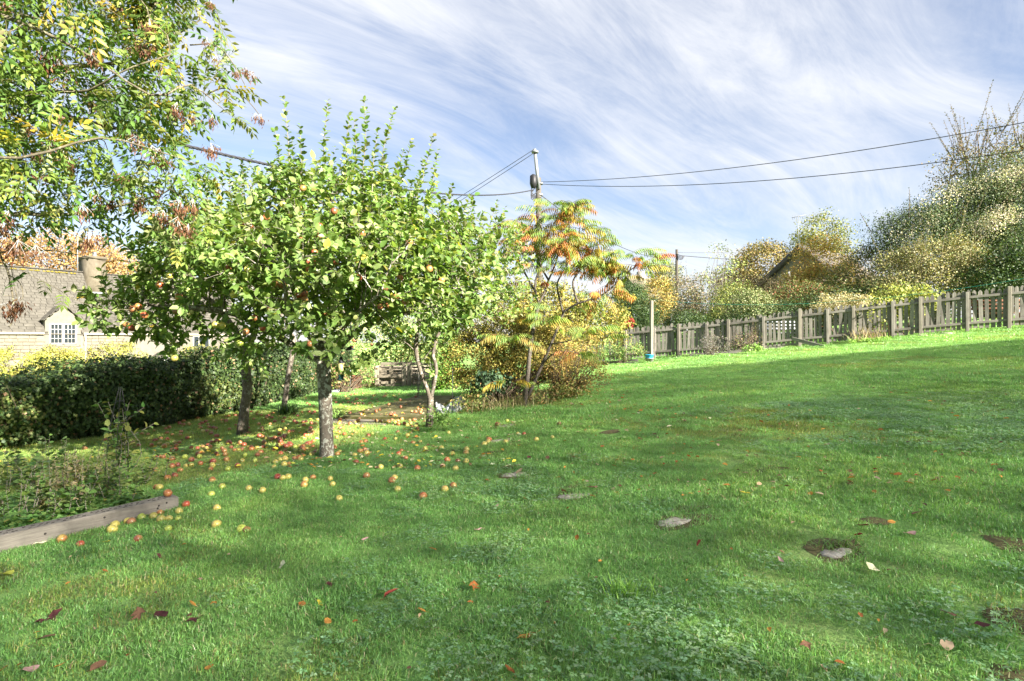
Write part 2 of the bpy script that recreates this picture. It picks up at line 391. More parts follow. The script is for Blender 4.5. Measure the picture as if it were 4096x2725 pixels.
def blades(acc, n, size, h, w, pal, wt, lean=1.25, seg=True, hs=.3):
    p = np.concatenate([(rng.random((n, 2)) - .5)*size, np.full((n, 1), -.004)], 1)
    ang = rng.random(n)*2*np.pi; H = h*np.clip(1 + hs*rng.normal(size=n), .3, 2.2); ln = np.abs(lean*rng.normal(size=n))
    d = np.stack([np.cos(ang), np.sin(ang), np.zeros(n)], 1)
    ta = ang + rng.normal(size=n)*.9; s_ = np.stack([-np.sin(ta), np.cos(ta), np.zeros(n)], 1)
    W = w*(.7 + .6*rng.random(n)); c = pick(pal, n, wt, .2)
    m = p + d*(H*ln*.35)[:, None] + UP*(H*.62)[:, None]; t = p + d*(H*ln)[:, None] + UP*(H*np.clip(1 - .35*ln, .35, 1))[:, None]
    if seg:
        V = np.stack([p - s_*(W/2)[:, None], p + s_*(W/2)[:, None], m - s_*(W*.4)[:, None], m + s_*(W*.4)[:, None], t], 1).reshape(-1, 3)
        k = np.arange(n)[:, None]*5
        acc.add(V, [k + np.array([[2, 3, 4]]), k + np.array([[0, 1, 3, 2]])], np.repeat(c, 5, 0))
    else:
        V = np.stack([p - s_*(W/2)[:, None], p + s_*(W/2)[:, None], t], 1).reshape(-1, 3); k = np.arange(n)[:, None]*3
        acc.add(V, [k + np.array([[0, 1, 2]])], np.repeat(c, 3, 0))
def clover(acc, n, size, h, pal, r=.0135):
    p = np.concatenate([(rng.random((n, 2)) - .5)*size, h*(.5 + .6*rng.random((n, 1)))], 1); c = pick(pal, n, None, .15)
    a0 = rng.random(n)*6.28
    for k in range(3):
        an = a0 + k*2.09; d = np.stack([np.cos(an), np.sin(an), .15*rng.normal(size=n)], 1)
        leaves(acc, L_QUAD, p, d, UP + .25*rng.normal(size=(n, 3)), r*(1 + .3*rng.random(n)), r*.95, c)
def tuft(name, fn):
    acc = Acc(); fn(acc); o = bpy.data.objects.new(name, acc.mesh(name, M['grass'])); tcoll.objects.link(o)
W5 = [4, 4, 3, 2, .5]; CL = [(.22, .39, .17), (.17, .33, .13), (.29, .46, .23)]
for k in range(4): tuft('tuft_%02d' % k, lambda A_: blades(A_, 680, .34, .025, .0034, GP, W5))
for k in range(4, 6): tuft('tuft_%02d' % k, lambda A_: (blades(A_, 460, .34, .023, .0034, GP, W5), clover(A_, 75, .34, .03, CL)))
for k in range(6, 8): tuft('tuft_%02d' % k, lambda A_: (blades(A_, 330, .34, .024, .0036, GM, [3, 2, 3, 1, .6], .8), clover(A_, 25, .34, .018, [(.12, .17, .04)], .009)))
for k in range(8, 11): tuft('tuft_%02d' % k, lambda A_: blades(A_, 620, .6, .034, .0068, GP, W5, seg=False))
for k in range(11, 13): tuft('tuft_%02d' % k, lambda A_: blades(A_, 520, .6, .03, .0068, GM, [4, 3, 3, 1, .5], .7, seg=False))
for k in range(13, 15): tuft('tuft_%02d' % k, lambda A_: blades(A_, 660, 1.0, .038, .012, GP, W5, seg=False))
tuft('tuft_15', lambda A_: blades(A_, 620, 1.0, .034, .012, GM, [4, 3, 3, 1, .4], seg=False))
def vnoise(x, y, s, seed):
    return (np.sin(x*s + seed) + np.sin(y*s*1.3 + seed*2.1 + np.sin(x*s*.6)) + np.sin((x + y)*s*.7 - seed))/3
def scatter(y0, y1, sp, kx=1.0):
    pts = []
    for y in np.arange(y0, y1, sp):
        x0, x1 = max(-.95*y - 1, -16), min(.95*y + 1, 20)
        x = np.arange(x0, x1, sp); pts.append(np.stack([x, np.full(len(x), y)], 1))
    p = np.concatenate(pts); return p + (rng.random(p.shape) - .5)*sp
def keep(p, pad=0.0):
    x, y = p[:, 0], p[:, 1]; k = np.ones(len(p), bool)
    for bi, (bx_, by_, rx, ry) in enumerate(BARE):
        pd_ = .08 if bi < 6 else .05
        k &= ((x - bx_)/(rx + pd_))**2 + ((y - by_)/(ry + pd_))**2 > 1
    k &= ~inpoly(x, y, SLAB) & ~inpoly(x, y, PAVE) & ~inpoly(x, y, BED)
    hx = np.interp(y, [h[1] for h in HEDGE], [h[0] for h in HEDGE]); k &= x > hx + .15
    return k
pts, idx = [], []
def lawn_line(x): return np.interp(x, [-8, -3.1, -2.3, -1.8, -1.4, -.9], [5.5, 5.9, 6.9, 8.5, 9.3, 12.5])
for y0, y1, sp, base in ((1.4, 7.5, .155, 0), (7.5, 14, .26, 1), (14, 34, .42, 2)):
    p = scatter(y0, y1, sp); p = p[keep(p)]; x, y = p[:, 0], p[:, 1]
    worn = (vnoise(x, y, 1.1, 5.3) + .5*vnoise(x, y, 3.7, 2.2) + .3*rng.normal(size=len(x)) > .68)
    mossy = worn | ((y > lawn_line(x) + .25*vnoise(x, y, 3, 1)) & (y < 12.3 + .5*vnoise(x, y, 2, 4)) & (x < -1.0))
    cl = vnoise(x, y, 1.4, 2.0) + np.clip((x - 1)*.25, -.3, .6) + .35*rng.normal(size=len(x)) > .45
    if base == 0: ix = np.where(mossy, rng.integers(6, 8, len(p)), np.where(cl, rng.integers(4, 6, len(p)), rng.integers(0, 4, len(p))))
    elif base == 1: ix = np.where(mossy, rng.integers(11, 13, len(p)), rng.integers(8, 11, len(p)))
    else: ix = np.where(worn & (rng.random(len(p)) < .7), 15, rng.integers(13, 15, len(p)))
    if base == 2:
        k = (y < fence_y(np.clip(x, 3, 16)) + 7); p, ix = p[k], ix[k]
    if base == 1 or base == 0:
        th = mossy[:len(p)] & (rng.random(len(p)) < .25); p, ix = p[~th], ix[~th]
    pts.append(p); idx.append(ix)
pts = np.concatenate(pts); idx = np.concatenate(idx)
me = bpy.data.meshes.new('grass'); me.vertices.add(len(pts))
me.vertices.foreach_set('co', np.concatenate([pts, zg(pts[:, 0], pts[:, 1])[:, None]], 1).astype(np.float32).ravel())
me.attributes.new('idx', 'INT', 'POINT').data.foreach_set('value', idx.astype(np.int32))
rot = np.stack([.04*rng.normal(size=len(pts)), -.1*np.ones(len(pts)), rng.random(len(pts))*6.28], 1); rot[:, 1] = .03*rng.normal(size=len(pts))
me.attributes.new('rot', 'FLOAT_VECTOR', 'POINT').data.foreach_set('vector', rot.astype(np.float32).ravel())
sc_ = .8 + .28*rng.random(len(pts)) + .22*vnoise(pts[:, 0], pts[:, 1], 2.2, 7)
me.attributes.new('scl', 'FLOAT', 'POINT').data.foreach_set('value', sc_.astype(np.float32))
grass = tag(put('grass', me), 'short green lawn grass with clover across the sloping garden', 'grass', kind='stuff')
ng = bpy.data.node_groups.new('scatter_grass', 'GeometryNodeTree')
ng.interface.new_socket('Geometry', in_out='INPUT', socket_type='NodeSocketGeometry'); ng.interface.new_socket('Geometry', in_out='OUTPUT', socket_type='NodeSocketGeometry')
gi = ng.nodes.new('NodeGroupInput'); go = ng.nodes.new('NodeGroupOutput'); ip = ng.nodes.new('GeometryNodeInstanceOnPoints'); ci = ng.nodes.new('GeometryNodeCollectionInfo')
ci.inputs['Collection'].default_value = tcoll; ci.inputs['Separate Children'].default_value = True; ci.inputs['Reset Children'].default_value = True
def gattr(n, t):
    x = ng.nodes.new('GeometryNodeInputNamedAttribute'); x.data_type = t; x.inputs['Name'].default_value = n; return x.outputs['Attribute']
ng.links.new(gi.outputs[0], ip.inputs['Points']); ng.links.new(ci.outputs[0], ip.inputs['Instance']); ip.inputs['Pick Instance'].default_value = True
ng.links.new(gattr('idx', 'INT'), ip.inputs['Instance Index']); ng.links.new(gattr('rot', 'FLOAT_VECTOR'), ip.inputs['Rotation']); ng.links.new(gattr('scl', 'FLOAT'), ip.inputs['Scale'])
ng.links.new(ip.outputs[0], go.inputs[0])
md = grass.modifiers.new('scatter', 'NODES'); md.node_group = ng

# ------------------------------------------------------------------ stepping stones, slab, paving
def stonemat(name, c1, c2, c3, sc=14):
    b = NB(name); v = b.obj(); g = b.noise(v, sc, 7, .7)
    c = b.ramp(g, [(.3, c1), (.5, c2), (.7, c3)])
    return b.fin(c, .9, .2, bump=g, bstr=.6, bdist=.012)
M['stone'] = stonemat('pale_limestone', (.17, .14, .09), (.36, .325, .26), (.55, .51, .43), 30)
M['slab'] = stonemat('mossy_concrete', (.045, .05, .012), (.10, .095, .03), (.20, .17, .11), 5)
M['pave'] = stonemat('damp_paving', (.10, .085, .06), (.17, .15, .115), (.24, .22, .18), 9)
for p, (u, v, r1, r2, lab) in zip(stone_pos, STONES):
    a = Acc(); n = 18; an = np.arange(n)*2*np.pi/n
    rr = 1 + .12*np.sin(an*2 + u) + .09*np.sin(an*3 + v) + .06*rng.normal(size=n)
    ring = np.stack([r1*rr*np.cos(an), r2*rr*np.sin(an)], 1)
    L0 = []
    for f, z in ((1.0, -.05), (1.0, .004), (.92, .010), (.5, .013)):
        L0.append(np.concatenate([ring*f, (z + .004*rng.normal(size=n) + (zg(p[0] + ring[:, 0]*f, p[1] + ring[:, 1]*f) - p[2]))[:, None]], 1))
    V = np.concatenate(L0 + [[[0, 0, .013]]]); j = np.arange(n); k = (j + 1) % n
    a.add(V, [np.concatenate([np.stack([q*n + j, q*n + k, q*n + n + k, q*n + n + j], 1) for q in range(3)]), np.stack([np.full(n, 4*n), 3*n + j, 3*n + k], 1)])
    tag(put('stepping_stone', a.mesh('stepping_stone', M['stone'], True), loc=p), lab, 'stepping stone', 'stepping stones sunk in the lawn')
M['earth'] = stonemat('bare_soil', (.055, .042, .022), (.11, .09, .04), (.15, .16, .05), 40)
for bi, (bx_, by_, rx, ry) in enumerate(BARE):
    a = Acc(); n = 16; an = np.arange(n)*2*np.pi/n; rr = 1.12 + .18*rng.normal(size=n); V = []
    for f, dz in (((1.0, .002), (.6, .004), (.25, .005)) if bi < 6 else ((1.0, .004), (.6, .012), (.25, .016))):
        x, y = bx_ + (rx + .05)*rr*f*np.cos(an), by_ + (ry + .05)*rr*f*np.sin(an); V.append(np.stack([x, y, zg(x, y) + dz], 1))
    V = np.concatenate(V); j = np.arange(n); k = (j + 1) % n; c = V[2*n:].mean(0)
    a.add(np.concatenate([V, c[None]]), [np.concatenate([np.stack([q*n + j, q*n + k, q*n + n + k, q*n + n + j], 1) for q in range(2)]), np.stack([np.full(n, 3*n), 2*n + j, 2*n + k], 1)])
    struct(a.build('soil_patch', M['earth'], smooth=True))
def slab(name, poly, h, mat):
    a = Acc(); n = 10; V = []
    def fn(s_, t):
        p = (poly[0]*(1 - s_) + poly[1]*s_)*(1 - t) + (poly[3]*(1 - s_) + poly[2]*s_)*t
        return [p[0], p[1], float(zg(p[0], p[1])) + h + .006*math.sin(p[0]*9)*math.sin(p[1]*7)]
    grid(a, fn, n, n)
    m = len(a.V[0]); T = a.V[0].reshape(n + 1, n + 1, 3)
    for E in (T[:, 0], T[-1], T[::-1, -1], T[::-1, 0] if False else T[0][::-1]):
        D = E.copy(); D[:, 2] -= h + .1; q = np.arange(len(E) - 1)
        a.add(np.concatenate([E, D]), np.stack([q, q + len(E), q + len(E) + 1, q + 1], 1))
    return a.build(name, mat, smooth=False)
tag(slab('concrete_slab', SLAB, .06, M['slab']), 'mossy concrete slab strewn with red apples behind the main trunk', 'slab')
tag(slab('paving_strip', PAVE, .015, M['pave']), 'damp brown paving strip in front of the mossy slab', 'paving')

# ------------------------------------------------------------------ picket fence
FD = nrm(FB - FA); FN = A(-FD[1], FD[0]); FN = FN if FN[1] < 0 else -FN     # towards the camera
fang = math.atan2(FD[1], FD[0])
fence = thing('picket_fence', 'long weathered grey picket fence climbing the slope behind the lawn', 'fence', (*FA, float(zg(*FA))))
def at_u(u):
    k = (u - CX)/FPX; m = (FB[1] - FA[1])/(FB[0] - FA[0]); y = (FA[1] - m*FA[0])/(1 - m*k); return A(k*y, y)
posts = [(585, 1.14, 1), (625.6, 1.18, 1), (654.3, 1.13, 0), (678.8, 1.2, 1), (706.3, 1.13, 0), (728.4, 1.2, 1), (763.5, 1.15, 0), (799.7, 1.27, 1), (827.5, 1.15, 0), (852.9, 1.16, 1), (892.5, 1.17, 0), (919.9, 1.21, 1), (966.8, 1.19, 0), (1008.5, 1.24, 1), (1060, 1.2, 0)]
pmesh = bevbox_mesh('post', (.085, .09, 1.5), M['wood_post'], .008); pmesh2 = bevbox_mesh('post', (.075, .08, 1.5), M['wood_up'], .006)
ppos = []
for u, h, big in posts:
    h -= .03
    p = at_u(u); g = float(zg(*p)); ppos.append((p, g + h))
    q = p + FN*(.045 if big else .03)
    o = put('post', pmesh if big else pmesh2, fence, (*q, g + h - .75), (random.uniform(-.012, .012), random.uniform(-.012, .012), fang))
    if big: o['label'] = 'newer square tan post'
def picket_mesh(h, w, t):
    pr = [(-w/2, 0), (w/2, 0), (w/2, h - w*.62), (w*.12, h), (-w*.12, h), (-w/2, h - w*.62)]
    me = bpy.data.meshes.new('picket'); n = len(pr)
    V = [(x, -t/2, z) for x, z in pr] + [(x, t/2, z) for x, z in pr]
    F = [tuple(range(n)), tuple(range(2*n - 1, n - 1, -1))] + [(k, k + n, (k + 1) % n + n, (k + 1) % n) for k in range(n)]
    me.from_pydata(V, [], F); me.materials.append(M['wood_up']); return me
pk = [picket_mesh(1.085 + d, w, .018) for d, w in ((0, .097), (.03, .095), (-.03, .099), (.01, .09))]
rails_top = []
for k in range(len(ppos) - 1):
    (p0, t0), (p1, t1) = ppos[k], ppos[k + 1]; g0, g1 = float(zg(*p0)), float(zg(*p1)); L = np.linalg.norm(p1 - p0); n = max(2, round(L/.126))
    # top of the pickets: about 1.16 above the ground
    for dz in (1.01, .27):
        a3, b3 = A(*(p0 + FN*.022), g0 + dz), A(*(p1 + FN*.022), g1 + dz); c = (a3 + b3)/2; l3 = np.linalg.norm(b3 - a3)
        put('rail', bevbox_mesh('rail', (l3 - .02, .038, .07), M['wood_rail'], .005), fence, c, (0, -math.asin((b3[2] - a3[2])/l3), fang))
    for q in range(n):
        f = (q + .5)/n; p = p0 + (p1 - p0)*f - FN*.012; g = float(zg(*p))
        if random.random() < .012: continue
        put('picket', random.choice(pk), fence, (*p, g + .10 + random.uniform(-.015, .015)), (random.gauss(0, .02), random.gauss(0, .022), fang + random.uniform(-.05, .05)))

# ------------------------------------------------------------------ poles and cables
def sag(a, b, s, n=24):
    t = np.linspace(0, 1, n)[:, None]; p = a + (b - a)*t; p[:, 2] -= (s*4*t*(1 - t))[:, 0]; return p
def cable(name, lab, a, b, s, r, n=24, twist=0):
    acc = Acc(); p = sag(a, b, s, n)
    if twist:
        q = sag(a, b, s, 240); t = np.linspace(0, 1, 240)
        for ph in (0, 2.1, 4.2):
            w = 2*np.pi*twist*t + ph; tube(acc, q + np.stack([np.cos(w)*r*.6, np.zeros(240), np.sin(w)*r*.6], 1), r*.62, 5)
    else: tube(acc, p, r, 6)
    return tag(acc.build(name, M['cable']), lab, 'cable')
PD = 23.0
g = P(541, 300, PD); g[2] = float(zg(g[0], g[1]))
pole = thing('utility_pole', 'leaning wooden utility pole with bolted steel top rising behind the sumac', 'utility pole', g)
top = P(538.3, 178, PD + .3); a = Acc(); tube(a, [g - UP*.3, g + (top - g)*.5, top], [.15, .125, .11], 12); a.build('shaft', M['pole'], pole, True)
a = Acc(); s0, s1 = P(538.8, 189, PD + .12), P(534.5, 149, PD + .12); d = s1 - s0
box(a, (s0 + s1)/2, (.12, .09, np.linalg.norm(d)), np.stack([nrm(np.cross(A(0, 1, 0), d)), nrm(np.cross(d, np.cross(A(0, 1, 0), d))), nrm(d)], 1)); a.build('steel_extension', M['galv'], pole)
a = Acc(); c = P(533.3, 181, PD - .05); tube(a, [c - UP*.28, c - UP*.1, c + UP*.2, c + UP*.27], [.09, .15, .14, .05], 10); o = a.build('terminal_box', M['black'], pole, True)
a = Acc(); c = P(534.8, 189, PD)
for k in range(5): tube(a, smoothline([c + A(rng.normal()*.08, rng.normal()*.06, .1 - .05*k), c + A(-.15, -.05, -.12 - .06*k), c + A(.05, 0, -.3 - .05*k)], 10), .018, 5)
a.build('cable_loop', M['cable'], pole)
for vv in (183.5, 195, 152):
    a = Acc(); c = P(539.6 if vv > 160 else 535, vv, PD + (.3 if vv > 160 else .1)); lathe(a, [(.001, -.04), (.14, -.04), (.14, .04), (.001, .04)], 12, c); a.build('bracket', M['galv'], pole)
pb = P(677, 300, 45.0); pb[2] = float(zg(pb[0], pb[1]))
pole2 = thing('utility_pole', 'distant wooden utility pole standing above the bushes behind the fence', 'utility pole', pb)
tp = P(676.8, 249.5, 45); a = Acc(); tube(a, [pb - UP*.3, (pb + tp)/2, tp], [.15, .12, .1], 10); a.build('shaft', M['pole'], pole2, True)
a = Acc(); c = P(678.5, 256, 44.9)
for k in range(4): tube(a, smoothline([c + A(-.15, 0, .15 - .1*k), c + A(.2, -.1, -.1*k), c + A(.45, 0, -.02)], 8), .03, 5)
a.build('cable_loop', M['cable'], pole2)
cable('overhead_cable', 'thick twisted cable running from the pole through the ash branches', P(533, 190, PD), P(-120, 66, 4.6), .55, .021, twist=60)
cable('overhead_cable', 'upper of two thin wires slanting down from the steel pole top', P(533.8, 149.5, PD), P(330, 275, 33), .1, .011)
cable('overhead_cable', 'lower of two thin wires slanting down from the steel pole top', P(534, 153, PD), P(332, 279, 33), .1, .011)
cable('overhead_cable', 'upper wire crossing the sky to the right edge', P(540.5, 182, PD), P(1090, 110, 13), .35, .011)
cable('overhead_cable', 'lower wire crossing the sky to the right edge', P(540.5, 184, PD), P(1090, 140, 13), .45, .011)
cable('overhead_cable', 'cable dropping from the near pole behind the sumac to the far pole', P(541, 195, PD), P(676, 256.5, 45), .9, .016)
cable('overhead_cable', 'heavier wire leaving the far pole over the bushes', P(680, 255.5, 45), P(850, 259.5, 60), .3, .028)
cable('overhead_cable', 'faint thin wire leaving the far pole over the bushes', P(678, 252.5, 45), P(850, 250.5, 60), .1, .012)
cable('stay_wire', 'thin stay wire slanting down from the far pole', P(676, 255, 45), P(655, 289, 45), .05, .01)
# clothes post and line
cp = P(651.5, 352, 19.4); cp[2] = float(zg(cp[0], cp[1]))
o = put('clothes_post', bevbox_mesh('clothes_post', (.10, .10, 2.3), M['wood_post'], .008), loc=(cp[0], cp[1], cp[2] + .93), rot=(0, 0, .4)); tag(o, 'tall square timber clothes post standing in front of the fence', 'post')
M['green_line'] = flat('green_line', (.015, .20, .14), .5)
a = Acc(); tube(a, sag(P(651.5, 299.5, 19.35), P(1060, 272, 13.2), .42), .0055, 5); tag(a.build('clothes_line', M['green_line']), 'thin green washing line strung from the clothes post above the fence', 'washing line')

# ------------------------------------------------------------------ houses
M['tile'] = stonemat('stone_roof_tile', (.055, .05, .041), (.085, .078, .064), (.115, .106, .088), 3)
M['wallstone'] = stonemat('limestone_block', (.12, .105, .075), (.155, .138, .105), (.19, .172, .135), 4)
M['mortar'] = stonemat('lime_mortar', (.12, .108, .085), (.145, .132, .107), (.165, .152, .125), 6)
M['render'] = stonemat('rendered_chimney', (.075, .062, .043), (.11, .093, .066), (.14, .122, .09), 3)
M['white'] = flat('white_paint', (.42, .41, .385), .5, .4, 0, 5, .06)
M['gutter'] = flat('cream_gutter', (.42, .37, .29), .5)
M['lead'] = flat('grey_lead', (.2, .21, .23), .5)
b = NB('window_glass'); p_ = b.n('ShaderNodeBsdfPrincipled'); p_.inputs['Base Color'].default_value = (.02, .025, .03, 1); p_.inputs['Roughness'].default_value = .05; b.l(p_.outputs[0], b.o.inputs[0]); M['glass'] = b.m
HO = A(-22.5, 25.0, 0); HT = A(.574, .819, 0); HN = A(.819, -.574, 0)
def H(s_, r, z): return HO + HT*s_ - HN*r + UP*z
hang = math.atan2(HT[1], HT[0])
HR = np.stack([HT, -HN, UP], 1)
cot = thing('stone_cottage', 'honey stone cottage with stone tiled roof and dormer beyond the ivy hedge', 'house', H(0, 0, -1.6))
EZ, RZ_, RUN = 1.78, 4.95, 2.6
a = Acc(); s0, s1 = -7, 11.2
def hbox(acc, s0, s1, r0, r1, z0, z1): box(acc, H((s0 + s1)/2, (r0 + r1)/2, (z0 + z1)/2), (s1 - s0, r1 - r0, z1 - z0), HR)
hbox(a, s0, s1, .0, 5.2, -2.0, EZ - .02)
V = [H(s_, r, z) for s_ in (s0 + .01, s1 - .01) for r, z in ((0, EZ - .02), (5.2, EZ - .02), (2.6, RZ_ - .12))]
a.add(V, [np.array([[0, 1, 2], [3, 5, 4]]), np.array([[0, 2, 5, 3], [1, 4, 5, 2]])])
wall = a.build('wall', M['mortar'], cot)
roof_acc = Acc(); sl = math.atan2(RZ_ - EZ, RUN); ul = math.hypot(RUN, RZ_ - EZ)
SD = nrm(-HN*RUN + UP*(RZ_ - EZ)); SN = nrm(np.cross(HT, SD)); SN = SN if SN[2] > 0 else -SN
TR = np.stack([HT, SD, SN], 1); teul = Matrix(TR.tolist()).to_euler()
back = Acc(); grid(back, lambda s_, t: H(s0 + (s1 - s0)*s_, 5.3 - (5.3 - RUN)*t, EZ - .1 + (RZ_ - EZ + .1)*t), 1, 1)
grid(back, lambda s_, t: H(s0 + (s1 - s0)*s_, -.06 + (RUN + .06)*t, EZ - .1 + (RZ_ - EZ + .06)*t), 1, 1)
roof = back.build('roof', M['tile'], cot)
tiles = []
rows = 23; ex = ul/rows
for r in range(rows):
    s_ = s0 + random.uniform(-.2, 0); wmean = .36 - .009*r
    while s_ < s1:
        w = wmean*random.uniform(.7, 1.35); tiles.append((r, s_ + w/2, w - .008)); s_ += w
DORM = (1.55, 2.99)
def tile_ok(r, s_):
    z = EZ + (r + .5)*ex*math.sin(sl); x = (r + .5)*ex*math.cos(sl)
    if DORM[0] - .02 < s_ < DORM[1] + .02 and z < 3.05: # dormer body
        half = (DORM[1] - DORM[0])/2; c = (DORM[0] + DORM[1])/2
        return z > 2.30 + (1 - abs(s_ - c)/half)*.72
    return True
tmesh = {}
vis = []; rest = Acc()
for r, s_, w in tiles:
    if not tile_ok(r, s_): continue
    c = H(s_, -.05, EZ - .03) + SD*((r + .55)*ex) + SN*(.022 + random.uniform(0, .01)) ; z = c
    if -.9 < s_ < 4.9 and (r*1.0 + abs(s_ - 2)*3.2 < 24) : vis.append((r, s_, w, c))
    else: box(rest, c, (w, ex*1.25, .032), TR @ np.array([[1, 0, 0], [0, math.cos(-.09), -math.sin(-.09)], [0, math.sin(-.09), math.cos(-.09)]]))
vis.sort(key=lambda t: abs(t[1] - 1.9)); 
for r, s_, w, c in vis[300:]: box(rest, c, (w, ex*1.25, .032), TR)
for r, s_, w, c in vis[:300]:
    k = round(w, 2)
    if k not in tmesh: tmesh[k] = bevbox_mesh('tile', (k - .006, ex*1.25, .034), M['tile'], .004, .002)
    e = Matrix((TR @ np.array([[1, 0, 0], [0, math.cos(-.09), -math.sin(-.09)], [0, math.sin(-.09), math.cos(-.09)]])).tolist()).to_euler()
    e.rotate_axis('Z', random.uniform(-.02, .02)); put('tile', tmesh[k], roof, c, e)
stuff(rest.build('tiles', M['tile'], roof))
s_ = s0
rm = bevbox_mesh('ridge_tile', (.44, .34, .05), M['tile'], .012)
while s_ < s1:
    if not 3.85 < s_ < 4.7: put('ridge_tile', rm, roof, H(s_ + .22, RUN, RZ_ + .02), (random.uniform(-.03, .03), random.uniform(-.02, .02), hang))
    s_ += .45
M['mossy'] = flat('yellow_moss', (.16, .13, .02), .95)
a = Acc()
for k in range(60):
    q = H(.9 + 2.6*rng.random()**1.0, RUN - .12 - .1*rng.random(), RZ_ - .11 + .02*rng.random()); r = .02 + .03*rng.random()
    tube(a, [q - UP*r, q - UP*r*.2, q + UP*r*.8], [r*1.1, r*1.6, r*.4], 6)
stuff(a.build('moss', M['mossy'], roof))
ch = Acc(); hbox(ch, 3.85, 4.6, 1.65, 3.05, 3.3, 5.62); chim = ch.build('chimney', M['render'], roof)
ch = Acc(); hbox(ch, 3.79, 4.66, 1.59, 3.11, 5.62, 5.75); ch.build('coping', M['render'], chim)
ch = Acc(); hbox(ch, 3.81, 4.64, 1.60, 1.645, 3.65, 3.9); ch.build('flashing', M['lead'], chim)
ch = Acc(); lathe(ch, [(.1, 5.74), (.09, 5.98), (.1, 6.0), (.06, 6.0), (.06, 5.75)], 10, H(4.25, 2.1, 0)); ch.build('flue', M['galv'], chim)
# aerial
a = Acc(); b0 = H(3.75, 2.85, 4.9); tube(a, [b0 - UP*.3, b0 + UP*1.75], .022, 6); tube(a, [b0 + UP*1.7 - HT*.75, b0 + UP*1.55 + HT*.3], .015, 5)
for k in range(9): q = b0 + UP*1.69 + HT*(-.7 + k*.11); tube(a, [q - HN*.13, q + HN*.13], .008, 4)
tag(a.build('tv_aerial', M['galv']), 'thin television aerial on the cottage ridge beside the chimney', 'aerial')
# dormer
d0, d1 = 1.58, 2.96; dc = (d0 + d1)/2
dorm = Acc(); F0 = -.03
V = [H(d0, F0, 1.12), H(d1, F0, 1.12), H(d1, F0, 2.36), H(dc, F0, 3.02), H(d0, F0, 2.36)]
# face with a window opening
w0, w1, wz0, wz1 = dc - .53, dc + .53, 1.22, 2.2
V2 = V + [H(w0, F0, wz0), H(w1, F0, wz0), H(w1, F0, wz1), H(w0, F0, wz1)]
dorm.add(V2, [np.array([[0, 1, 6, 5], [1, 2, 7, 6], [2, 4, 8, 7], [4, 0, 5, 8]]), np.array([[4, 2, 3]])])
for s_, fl in ((d0, 0), (d1, 1)): dorm.add([H(s_, F0, 1.12), H(s_, F0, 2.36), H(s_, 1.6, 2.36), H(s_, 1.6, 1.12)], np.array([[0, 1, 2, 3]]))
dormer = dorm.build('dormer', M['mortar'], cot)
dm = bevbox_mesh('tile', (.30, .2, .022), M['tile'], .004, .002)
hw = (d1 - d0)/2
for sgn in (-1, 1):
    dn = nrm(A(0, 0, 0) + HT*sgn*.66 + UP*hw); dd = nrm(HT*(-sgn)*hw + UP*.66)   # up-slope direction
    R = np.stack([-HN*(1 if sgn > 0 else -1)*-1, dd, dn], 1)
    if np.linalg.det(R) < 0: R[:, 0] *= -1
    e = Matrix(R.tolist()).to_euler()
    for k in range(6):
        for q in range(7):
            rr = -.14 + q*.3 + (k % 2)*.15
            if rr - .15 > (k + .5)*.13 + .72*1.0 + .35: continue
            c = H(dc + sgn*(hw + .07), rr + .08, 2.33) + dd*((k + .5)*.165) + dn*(.02 + .008*(k % 2))
            put('tile', dm, dormer, c, e)
win = Acc()
for s_a, s_b, z_a, z_b in ((w0, w1, wz0, wz0 + .06), (w0, w1, wz1 - .06, wz1), (w0, w0 + .06, wz0, wz1), (w1 - .06, w1, wz0, wz1), (dc - .05, dc + .05, wz0, wz1)): hbox(win, s_a, s_b, F0 - .02, F0 + .06, z_a, z_b)
window = win.build('window', M['white'], dormer)
hbars = Acc()
pm = None
for li, (a0, a1) in enumerate(((w0 + .06, dc - .05), (dc + .05, w1 - .06))):
    pw, ph = (a1 - a0)/3, (wz1 - wz0 - .12)/4
    for k in range(1, 3): hbox(hbars, a0 + k*pw - .009, a0 + k*pw + .009, F0 + .005, F0 + .04, wz0 + .06, wz1 - .06)
    for k in range(1, 4): hbox(hbars, a0, a1, F0 + .008, F0 + .038, wz0 + .06 + k*ph - (.022 if k == 3 and li == 0 else .009), wz0 + .06 + k*ph + .009)
    for k in range(3):
        for q in range(4):
            if pm is None: pm = bevbox_mesh('pane', (pw - .018, .006, ph - .018), M['glass'], .001)
            put('pane', pm, window, H(a0 + (k + .5)*pw, F0 + .03, wz0 + .06 + (q + .5)*ph), (random.uniform(-.01, .01), 0, hang))
hbars.build('glazing_bars', M['white'], window)
cu = Acc(); grid(cu, lambda s_, t: H(w1 - .28 + .22*s_, .14 + .03*math.sin(s_*22), wz0 + .06 + (wz1 - wz0 - .12)*t), 16, 1); cu.build('curtain', M['white'], window)
for a0, a1 in ((s0, d0 - .05), (d1 + .1, s1)):
    gt = Acc(); tube(gt, [H(a0, -.1, EZ - .06), H(a1, -.1, EZ - .06)], .055, 8); gt.build('gutter', M['gutter'], cot)
dp = Acc(); tube(dp, smoothline([H(3.12, -.1, EZ - .1), H(3.14, -.08, EZ - .4), H(3.14, -.06, EZ - .6), H(3.14, -.06, -1.4)], 16), .04, 8); dp.build('downpipe', M['gutter'], cot)
# second window further right
w2 = Acc(); hbox(w2, 8.2, 9.1, -.04, .03, 1.0, 1.68); o = w2.build('window', M['white'], cot)
for q in range(3): put('pane', bevbox_mesh('pane', (.25, .02, .55), M['glass'], .002), o, H(8.37 + q*.28, -.04, 1.34), (0, 0, hang))
